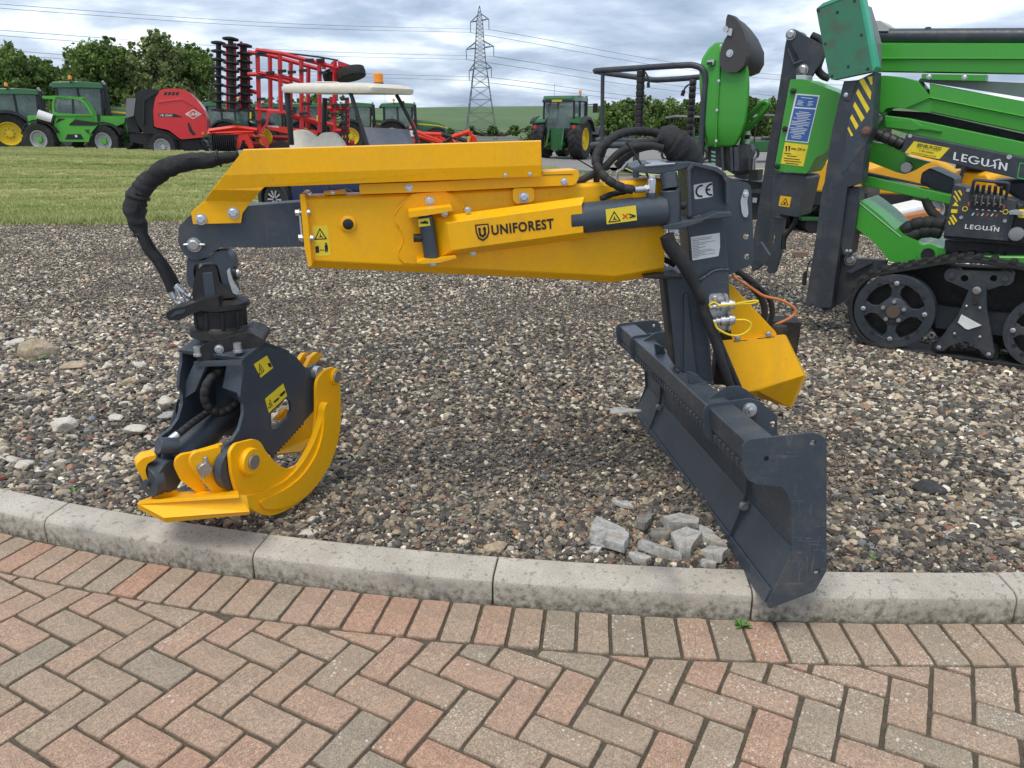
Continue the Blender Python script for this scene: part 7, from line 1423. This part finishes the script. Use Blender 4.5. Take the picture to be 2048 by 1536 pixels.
plate('mirror', GA, zr((860, 165), (915, 160), (925, 215), (880, 220)), -1.0, -.95, PLK, gc)
seat = z1 and Z(400, 50, 4.096)
def seatback(px, d):
    o = plate('seat_back', GA, px, d - .10, d, CRM, gc, r=.10, bev=.03); return o
seatback(zg((735, 1005), (730, 920), (760, 865), (810, 855), (870, 870), (920, 905), (955, 930), (985, 890), (1040, 875), (1100, 890), (1150, 950), (1180, 1005), (1180, 1100), (735, 1100)), -.45)
body_ = [GA.at(535, 392, -.02)]
wp = GA.at(548, 392, -.05); wheel(gc, (0, 0, 0), .26, .22, .165, simple('alloy_rim', (.55, .55, .56), .3, .6), 10, chev=False) if False else None
def cart_wheel(c, r_=.265):
    ax = GA.n; o = lathe('wheel', c, ax, [(r_ * .62, -.20), (r_ * .9, -.21), (r_, -.17), (r_, -.03), (r_ * .9, .0), (r_ * .64, -.005)], TYR, gc, 30, closed=True); lathe('rim', c, ax, [(r_ * .64, -.01), (r_ * .60, -.005), (r_ * .55, -.03), (r_ * .1, -.035)], PLK, o, 26, cap0=False)
    a, b_, n_ = basis(ax)
    for k in range(10): t = k * .6283; d_ = a * math.cos(t) + b_ * math.sin(t); s_2 = n_.cross(d_); mesh('spoke', [c + n_ * -.012 + d_ * r_ * .12 + s_2 * .006, c + n_ * -.006 + d_ * r_ * .60 + s_2 * .017, c + n_ * -.006 + d_ * r_ * .60 - s_2 * .017, c + n_ * -.012 + d_ * r_ * .12 - s_2 * .006], [(0, 1, 2, 3)], RIMG, o, thick=.014)
wz = .215
for du, dd in ((0, 0), (0, -1.0), (1.62, 0), (1.62, -1.0)): c_ = Vector((wp.x, wp.y, wz)) + GA.u * du + GA.n * dd; cart_wheel(c_)
bs = Vector((wp.x, wp.y, 0)); bx = lambda u0, u1, z0, z1, d0, d1: [bs + GA.u * u0 + GA.n * d0 + Vector((0, 0, z0)), GA.u * (u1 - u0), GA.n * (d1 - d0), Vector((0, 0, z1 - z0))]
slab('side_body', *bx(.36, 1.25, .12, .60, -1.0, -.03), NAVY, gc, .03); slab('rear_body', *bx(-.42, .40, .50, .78, -1.02, -.02), NAVY, gc, .05); slab('front_cowl', *bx(1.2, 2.05, .35, .95, -1.02, -.02), NAVY, gc, .10); slab('floor', *bx(-.4, 2.0, .10, .2, -.95, -.08), PLK, gc, .02); slab('seat_base', *bx(-.05, .55, .78, .90, -.95, -.1), CRM, gc, .04)
loft('wheel_arch', [[wp * 1 + GA.u * (math.cos(R(a)) * r_) + GA.n * dd + Vector((0, 0, math.sin(R(a)) * r_ + wz - wp.z)) for r_, dd in ((.36, .03), (.36, -.2), (.29, -.2), (.29, .03))] for a in range(-10, 191, 20)], simple('dark_trim', (.03, .03, .033), .6), gc, smooth=True)
# --- covered utility vehicles and mowers behind the lift
def buggy(px, py, Y, a, label, k=1.0):
    t = thing('utility_vehicle', (0, 0, 0), label, 'utility vehicle', 'canopied utility vehicles beyond the lift'); cn = simple('grey_canopy', (.10, .105, .115), .5)
    loft('canopy', [[Vector((x, -w_, z)), Vector((x, w_, z)), Vector((x, w_ * .9, z + .09)), Vector((x, -w_ * .9, z + .09))] for x, w_, z in ((-.95, .62, 1.80), (-.6, .74, 1.86), (.5, .74, 1.90), (1.0, .60, 1.82))], cn, t, bev=.03)
    for s in (-1, 1):
        for x in (-.75, .75): tube('canopy_post', [(x, s * .66, 1.85), (x * 1.1, s * .66, .8)], .03, PLK, t, 8, 1)
        for x in (-.8, .8): wheel(t, (x, s * .6, .28), .28, .24, .15, RIMG, 10, chev=False)
    slab('body', (-1.1, -.62, .35), (2.3, 0, 0), (0, 1.24, 0), (0, 0, .5), JG, t, .05); slab('seat', (-.2, -.5, .85), (.5, 0, 0), (0, 1.0, 0), (0, 0, .12), PLK, t); slab('seat_back', (-.25, -.5, .95), (.12, 0, 0), (0, 1.0, 0), (0, 0, .5), PLK, t); slab('load_bed', (-1.3, -.68, .8), (.9, 0, 0), (0, 1.36, 0), (0, 0, .28), JG, t)
    t.location = aty(px, py, Y); t.rotation_euler = (0, 0, R(a)); t.scale = (k, k, k); return t
buggy(1372, 321, 37, 160, 'grey canopied utility vehicle visible between the basket posts'); buggy(1535, 319, 37, 175, 'canopied utility vehicle behind the green basket console')
MY = paint('mower_yellow', (.82, .40, .01), .4, .05, (.3, .25, .1), scale=3, peel=0)
def reel_mower(px, py, Y, a, label, k=1.0):
    t = thing('reel_mower', (0, 0, 0), label, 'mower', 'reel mowers parked behind the lift')
    for s in (-1, 1): wheel(t, (-.5, s * .55, .33), .33, .24, .18, RIMG, 12, chev=False); wheel(t, (.75, s * .6, .36), .36, .28, .2, RIMG, 12, chev=False)
    hs_ = [[Vector((x, -w_, .55)), Vector((x, w_, .55)), Vector((x, w_, z - .08)), Vector((x, w_ * .8, z)), Vector((x, -w_ * .8, z)), Vector((x, -w_, z - .08))] for x, w_, z in ((-.9, .40, .95), (-.5, .48, 1.12), (.1, .50, 1.10), (.5, .46, .98))]
    h_ = loft('hood', hs_, MY, t, bev=.03)
    for x in (-.7, -.45, -.2, .05): loft('hood_rib', [[Vector((x + dx, s * y_, z)) for dx in (-.02, .02) for y_, z in ((.44, .7),)] + [Vector((x + .02, s * .30, 1.13)), Vector((x - .02, s * .30, 1.13))] for s in (-1, 1)], MY, h_)
    slab('deck', (-.9, -.5, .38), (1.7, 0, 0), (0, 1.0, 0), (0, 0, .18), PLK, t)
    for s in (-1, 0, 1):
        tube('reel_arm', [(.9, s * .4, .55), (1.2, s * .62, .42), (1.4, s * .62, .25)], .035, JG, t, 8, 3); r_ = lathe('reel_unit', (1.35, s * .62 - .3, .16), (0, 1, 0), [(.12, 0), (.12, .6)], DISC, t, 14); slab('reel_frame', (1.2, s * .62 - .33, .22), (.34, 0, 0), (0, .66, 0), (0, 0, .05), JG, t)
        tube('reel_hose', [(.8, s * .3, .7), (1.1, s * .5, .75), (1.3, s * .55, .4)], .022, PLK, t, 6, 4)
    slab('seat', (.15, -.25, 1.05), (.4, 0, 0), (0, .5, 0), (0, 0, .1), PLK, t); slab('seat_back', (.1, -.25, 1.1), (.12, 0, 0), (0, .5, 0), (0, 0, .45), PLK, t); tube('steering_arm', [(.7, 0, .6), (.62, 0, 1.15)], .035, PLK, t, 8, 1)
    t.location = aty(px, py, Y); t.rotation_euler = (0, 0, R(a)); t.scale = (k, k, k); return t
reel_mower(1752, 455, 12.6, 180, 'yellow hooded reel mower seen through the lift arms', 1.02); reel_mower(1640, 452, 12.5, 70, 'yellow reel mower peeking out beside the lift cabinet', 1.1); reel_mower(1955, 450, 12.8, 200, 'reel mower hidden behind the lift control panel', .85)
cr = thing('orange_crate', aty(1832, 452, 11.0), 'orange tray with a pale cloth on the gravel behind the lift hood', 'tray'); c_ = org(cr); slab('tray', c_ + Vector((-.35, 0, -.1)), (.75, .15, .10), (-.1, .5, 0), (0, 0, .22), simple('orange_metal', (.55, .20, .06), .5), cr, .02); slab('cloth', c_ + Vector((-.25, .05, .10)), (.55, .12, .10), (-.1, .4, .02), (0, 0, .10), WHT, cr, .04)
# ------------------------------------------------------------------ guard rails along the far road
def guard(x0, x1, Y, z0, label):
    t = thing('guard_rail', (x0, Y, z0), label, 'guard rail'); m = simple('rail_steel', (.30, .29, .26), .6)
    for zz in (.45, .85): slab('rail', (x0, Y, z0 + zz), (x1 - x0, 0, 0), (0, .06, 0), (0, 0, .28), m, t, .02)
    x = x0
    while x < x1: slab('post', (x, Y + .08, z0), (.14, 0, 0), (0, .12, 0), (0, 0, 1.2), m, t, 0); x += 3.2
guard(-12, 3, 112, -1.75, 'double rail barrier along the far road left of the rear view tractor'); guard(20, 62, 100, -1.55, 'double rail barrier seen behind the green basket'); 
# ------------------------------------------------------------------ pylon and power lines
PYM = simple('pylon_steel', (.17, .19, .205), .6)
PY = 312.0; pc = aty(962, 262, PY); pt = aty(962, 12, PY); py_ = thing('pylon', (pc.x, PY, pc.z), 'grey lattice electricity pylon standing in front of the hill', 'pylon'); sc_ = (pt.z - pc.z) / 250.0
def pw(px, py, d=0): return Vector((pc.x + (px - 962) * sc_ * 1.0, PY + d, pt.z - (py - 12) * sc_))
WID = [(262, 32.5), (235, 28.5), (205, 24), (175, 19.5), (150, 16.5), (133, 13.5), (122, 12), (95, 10), (70, 8), (40, 6), (25, 3), (12, .6)]
def half(y): return float(np.interp(-y, [-a for a, b_ in WID], [b_ for a, b_ in WID]))
def lattice(name, ys, r_, diag):
    vs, fs = [], []
    def add(a, b_, rr):
        k = len(vs); v, f = tubemesh([a, b_], rr, 4); vs.extend(v); fs.extend([tuple(i + k for i in q) for q in f])
    for s1, s2 in ((1, 1), (1, -1), (-1, 1), (-1, -1)):
        for a, b_ in zip(ys[:-1], ys[1:]): add(pw(962 + s1 * half(a), a, s2 * half(a) * sc_), pw(962 + s1 * half(b_), b_, s2 * half(b_) * sc_), r_)
    for a, b_ in zip(ys[:-1], ys[1:]):
        ha, hb = half(a), half(b_)
        for s in (1, -1):
            add(pw(962 - ha, a, s * ha * sc_), pw(962 + hb, b_, s * hb * sc_), diag); add(pw(962 + ha, a, s * ha * sc_), pw(962 - hb, b_, s * hb * sc_), diag); add(pw(962 - hb, b_, s * hb * sc_), pw(962 + hb, b_, s * hb * sc_), diag)
            add(pw(962 + s * ha, a, -ha * sc_), pw(962 + s * hb, b_, hb * sc_), diag); add(pw(962 + s * ha, a, ha * sc_), pw(962 + s * hb, b_, -hb * sc_), diag)
    return mesh(name, vs, fs, PYM, py_)
lattice('lower_lattice', [262, 249, 224, 197, 172, 150, 133], .15, .07); lattice('upper_lattice', [133, 122, 112, 103, 95, 87, 79, 71, 63, 55, 47, 39, 30, 22, 12], .11, .055)
tips = []
for y, w_, name in ((40, 19.5, 'top_cross_arm'), (93, 29.5, 'middle_cross_arm'), (135, 24, 'lower_cross_arm')):
    vs, fs = [], []
    for s in (-1, 1):
        dy = 3 * s; tp = pw(962 + s * w_, y - dy)
        for a in ((half(y), y), (half(y - 13), y - 12)):
            for dd in (-1, 1): v, f = tubemesh([pw(962 + s * a[0], a[1] - dy * .3, dd * a[0] * sc_), tp], .14, 4); k = len(vs); vs += v; fs += [tuple(i + k for i in q) for q in f]
        v, f = tubemesh([pw(962 + s * (half(y) + w_) / 2, y - dy * .6), pw(962 + s * (half(y) + w_) / 2, y - dy * .6 - 6)], .09, 4); k = len(vs); vs += v; fs += [tuple(i + k for i in q) for q in f]
        cyl('insulator', tp, tp + Vector((0, 0, -20 * sc_)), .16, PYM, py_, n=6); tips.append((s, tp + Vector((0, 0, -20 * sc_))))
    mesh(name, vs, fs, PYM, py_)
WIRE = simple('cable_grey', (.12, .14, .16), .6)
k = 0
for (s, tp), rows in zip(tips, ((0, 12), (-8, 2), (55, 62), (44, 50), (90, 96), (82, 88))):
    lab_ = {0: 'upper', 1: 'upper', 2: 'middle', 3: 'middle', 4: 'lowest', 5: 'lowest'}[k]; side_ = 'left' if s < 0 else 'right'
    e_ = aty(-380, rows[0] - 12, 150); mdl = (tp + e_) / 2 + Vector((0, 0, -1.5)); v, f = tubemesh(crom([tp, mdl, e_], 8), .045, 4); o = mesh('power_line', v, f, WIRE); tag(o, '%s power line from the %s arm of the pylon running off to the left' % (lab_, side_), 'power line', 'power lines'); 
    e_ = aty(1900, (188, 178, 222, 214, 232, 228)[k], 700); mdl = tp.lerp(e_, .33) + Vector((0, 0, -4.5)); v, f = tubemesh(crom([tp, mdl, e_], 8), .075, 4); o = mesh('power_line', v, f, WIRE); tag(o, '%s power line from the %s arm of the pylon running off to the right' % (lab_, side_), 'power line', 'power lines'); k += 1
# ------------------------------------------------------------------ trees
BARK = simple('bark', (.075, .062, .048), .9)
def leaf_mat(name, c0, c1, c2):
    m, t, b = newmat(name); a = t.nodes.new('ShaderNodeAttribute'); a.attribute_name = 'leaf_tint'; sp = t.nodes.new('ShaderNodeSeparateColor'); t.links.new(a.outputs['Color'], sp.inputs[0])
    c = ramp(t, sp.outputs[0], [(0, c0), (.5, c1), (1, c2)]); t.links.new(c, b.inputs['Base Color']); b.inputs['Roughness'].default_value = .6; b.inputs['Specular IOR Level'].default_value = .3
    tr = t.nodes.new('ShaderNodeBsdfTranslucent'); t.links.new(c, tr.inputs[0]); mx_ = t.nodes.new('ShaderNodeMixShader'); mx_.inputs[0].default_value = .32; t.links.new(b.outputs[0], mx_.inputs[1]); t.links.new(tr.outputs[0], mx_.inputs[2]); t.links.new(mx_.outputs[0], t.nodes['Material Output'].inputs[0]); return m
LF1 = leaf_mat('leaf_mid', (0.09, 0.148, 0.04), (0.165, 0.256, 0.063), (0.264, 0.364, 0.104)); LF2 = leaf_mat('leaf_dark', (0.071, 0.125, 0.041), (0.133, 0.213, 0.059), (0.227, 0.321, 0.091)); LF3 = leaf_mat('leaf_light', (0.139, 0.197, 0.067), (0.248, 0.314, 0.113), (0.365, 0.409, 0.179)); LF4 = leaf_mat('leaf_olive', (0.116, 0.124, 0.048), (0.202, 0.205, 0.075), (0.31, 0.292, 0.128))
def crown(blobs, n, size, rng, hollow=.55):
    """many leaf faces gathered in clumps through the crown's volume"""
    V, T = [], []
    vol = np.array([b[3] ** 2 for b in blobs]); cnt = (vol / vol.sum() * n).astype(int)
    for (x, y, z, r), c in zip(blobs, cnt):
        ncl = max(3, c // 26)
        cd = rng.normal(size=(ncl, 3)); cd /= np.linalg.norm(cd, axis=1)[:, None]; cr_ = r * (hollow + (1.02 - hollow) * rng.random(ncl) ** .5); cc = cd * cr_[:, None] * np.array([1, 1, .85])
        idx = rng.integers(0, ncl, c); p = cc[idx] + rng.normal(0, r * .13, (c, 3)); tint = rng.random(ncl)[idx] * .6 + rng.random(c) * .4
        p += np.array([x, y, z]); a = rng.normal(size=(c, 3)); a /= np.linalg.norm(a, axis=1)[:, None]; b = rng.normal(size=(c, 3)); b -= (a * b).sum(1)[:, None] * a; b /= np.linalg.norm(b, axis=1)[:, None]; s = size * rng.uniform(.6, 1.3, (c, 1))
        V.append(np.stack([p - a * s, p + b * s * .55, p + a * s, p - b * s * .55], 1).reshape(-1, 3)); T.append(np.repeat(tint, 4))
    return np.concatenate(V), np.concatenate(T)
def tree(name, base, blobs, n, size, mat, label, seed, cat='tree', trunk_r=.16, group=None, hollow=.55):
    rng = np.random.default_rng(seed); t = thing(name, base, label, cat, group); V, T = crown(blobs, n, size, rng, hollow)
    m = bpy.data.meshes.new('crown'); m.from_pydata((V - np.array(base)).tolist(), [], np.arange(len(V)).reshape(-1, 4).tolist()); at_ = m.color_attributes.new('leaf_tint', 'FLOAT_COLOR', 'POINT'); at_.data.foreach_set('color', np.repeat(T[:, None], 4, 1).astype(np.float32).ravel()); m.materials.append(mat)
    o = bpy.data.objects.new('crown', m); COL.objects.link(o); o.parent = t
    top = max(blobs, key=lambda b: b[2]); vs, fs = [], []
    def add(pts, rr): v, f = tubemesh(crom(pts, 4), rr, 6); k = len(vs); vs.extend(v); fs.extend([tuple(i + k for i in q) for q in f])
    b0 = Vector(base); tp = Vector(top[:3]); add([b0, b0.lerp(tp, .5) + Vector((rng.normal() * .15, 0, 0)), tp], [trunk_r, trunk_r * .7, trunk_r * .25])
    for b in blobs:
        q = b0.lerp(tp, rng.uniform(.35, .6)); add([q, q.lerp(Vector(b[:3]), .6) + Vector((0, 0, .1)), Vector(b[:3])], [trunk_r * .5, trunk_r * .3, trunk_r * .12])
    mesh('trunk', vs, fs, BARK, t, True); return t
def px_tree(Y, cx, blobs_px, n, size, mat, label, seed, **k):
    rng = random.Random(seed); B = []
    for bx_, by_, br in blobs_px:
        p = aty(bx_, by_, Y); r_ = br * (Y * _c + 1) / FPX; B.append((p.x, Y + rng.uniform(-.5, .5) * r_, p.z, r_))
        for j in range(7): a = rng.uniform(-.4, 3.54); q = rng.uniform(.85, 1.12); B.append((p.x + math.cos(a) * r_ * q, Y + rng.uniform(-.7, .7) * r_, p.z + math.sin(a) * r_ * q * .95, r_ * rng.uniform(.14, .32)))
        for j in range(3): a = rng.uniform(0, 6.28); B.append((p.x + math.cos(a) * r_ * .6, Y + rng.uniform(-.6, .6) * r_, p.z + math.sin(a) * r_ * .55, r_ * rng.uniform(.45, .65)))
    b = aty(cx, 292, Y); return tree(k.pop('name', 'tree'), (b.x, Y, b.z), B, n, size, mat, label, seed, **k)
px_tree(58, 25, [(8, 135, 40), (45, 150, 34), (-25, 140, 40), (20, 200, 55)], 15028, .145, LF1, 'bushy tree at the left picture edge above the tractor cab', 11)
px_tree(60, 85, [(78, 150, 30), (95, 175, 30), (70, 210, 45), (110, 215, 40)], 12138, .145, LF1, 'rounded tree second from the left edge', 12)
px_tree(62, 130, [(125, 165, 32), (150, 180, 36), (125, 220, 50)], 4200, .19, LF2, 'dark lower tree in the dip of the tree line', 13)
px_tree(58, 185, [(185, 125, 36), (215, 115, 34), (175, 165, 42), (205, 200, 52)], 17340, .145, LF1, 'broad tree left of the tallest crown', 14)
px_tree(61, 245, [(235, 130, 34), (255, 160, 40), (240, 205, 50)], 13294, .145, LF2, 'dense dark tree behind the telehandler', 15)
px_tree(58, 310, [(315, 92, 26), (295, 115, 30), (335, 120, 30), (320, 165, 36), (290, 175, 34), (345, 175, 30)], 12138, .145, LF3, 'tallest tree with sky showing through its pale crown', 16, hollow=.35)
px_tree(60, 390, [(385, 125, 30), (405, 140, 26), (375, 165, 40), (400, 195, 34)], 13294, .145, LF1, 'tree just left of the black disc columns', 17)
px_tree(56, 330, [(300, 235, 46), (350, 240, 44), (250, 250, 40)], 4200, .17, LF4, 'olive hedge bush behind the red baler', 18, name='bush', cat='bush')
px_tree(55, 60, [(20, 250, 50), (80, 250, 46), (140, 250, 44), (195, 250, 44)], 4600, .17, LF2, 'dark hedge behind the two left tractors', 19, name='hedge', cat='hedge')
px_tree(52, 425, [(415, 235, 30), (430, 250, 24)], 500, .12, LF4, 'sparse nearly bare shrub beside the disc columns', 20, name='shrub', cat='shrub', hollow=.2)
px_tree(75, 640, [(560, 235, 40), (620, 225, 36), (680, 232, 34), (500, 240, 36)], 5200, .22, LF2, 'dark tree row behind the red cultivator frame', 21, name='hedge', cat='hedge')
# bare twigs of the sparse shrub
vs, fs = [], []; rr_ = random.Random(3)
for k in range(26):
    b0 = aty(418 + rr_.uniform(-6, 6), 292, 52); e_ = aty(418 + rr_.uniform(-45, 35), 160 + rr_.uniform(0, 70), 52 + rr_.uniform(-1, 1)); v, f = tubemesh(crom([b0, b0.lerp(e_, .5) + Vector((rr_.uniform(-.2, .2), 0, 0)), e_], 4), [.03, .02, .008], 4); n0 = len(vs); vs += v; fs += [tuple(i + n0 for i in q) for q in f]
tag(mesh('bare_shrub', vs, fs, simple('twig', (.16, .14, .11), .9)), 'leafless pale twigs rising beside the disc columns', 'shrub')
# wood on the right
wood = [(1225, 226, 24), (1262, 222, 26), (1300, 216, 26), (1340, 220, 24), (1372, 224, 22), (1405, 222, 24), (1450, 218, 24), (1500, 220, 24), (1540, 222, 26), (1585, 224, 24)]
nm_ = ('tree at the left end of the far wood beside the rear view tractor', 'tree of the far wood behind the left basket post', 'high tree of the far wood inside the basket frame', 'tree of the far wood left of the second basket post', 'tree of the far wood behind the second basket post', 'tree of the far wood left of the green console', 'tree of the far wood hidden by the green console', 'tree of the far wood right of the green console', 'tree of the far wood left of the mast upright', 'tree of the far wood behind the green cabinet')
for i, ((x, y, r_), lb_) in enumerate(zip(wood, nm_)): px_tree(118 + (i % 3) * 5, x, [(x, y + 4, r_), (x + 12, y + 26, r_), (x - 14, y + 30, r_)], 9000, .23, (LF1, LF2, LF1)[i % 3], lb_, 40 + i, trunk_r=.25, group='trees of the far wood')
px_tree(66, 1080, [(1075, 275, 22), (1100, 268, 22), (1060, 285, 16)], 2400, .16, LF3, 'pale green bush left of the rear view tractor', 60, name='bush', cat='bush'); px_tree(70, 1240, [(1235, 285, 18), (1265, 288, 16), (1300, 290, 16)], 2000, .16, LF2, 'dark low bush right of the rear view tractor', 61, name='bush', cat='bush')
px_tree(150, 950, [(900, 266, 8), (940, 263, 9), (985, 262, 9), (1030, 262, 9), (1060, 260, 8)], 2600, .30, LF2, 'thin dark hedge at the foot of the hill behind the pylon', 62, name='hedge', cat='hedge'); px_tree(90, 1540, [(1500, 292, 12), (1535, 290, 14), (1570, 292, 12)], 1500, .2, LF3, 'rough grass and bushes behind the guard rail at right', 63, name='bush', cat='bush')
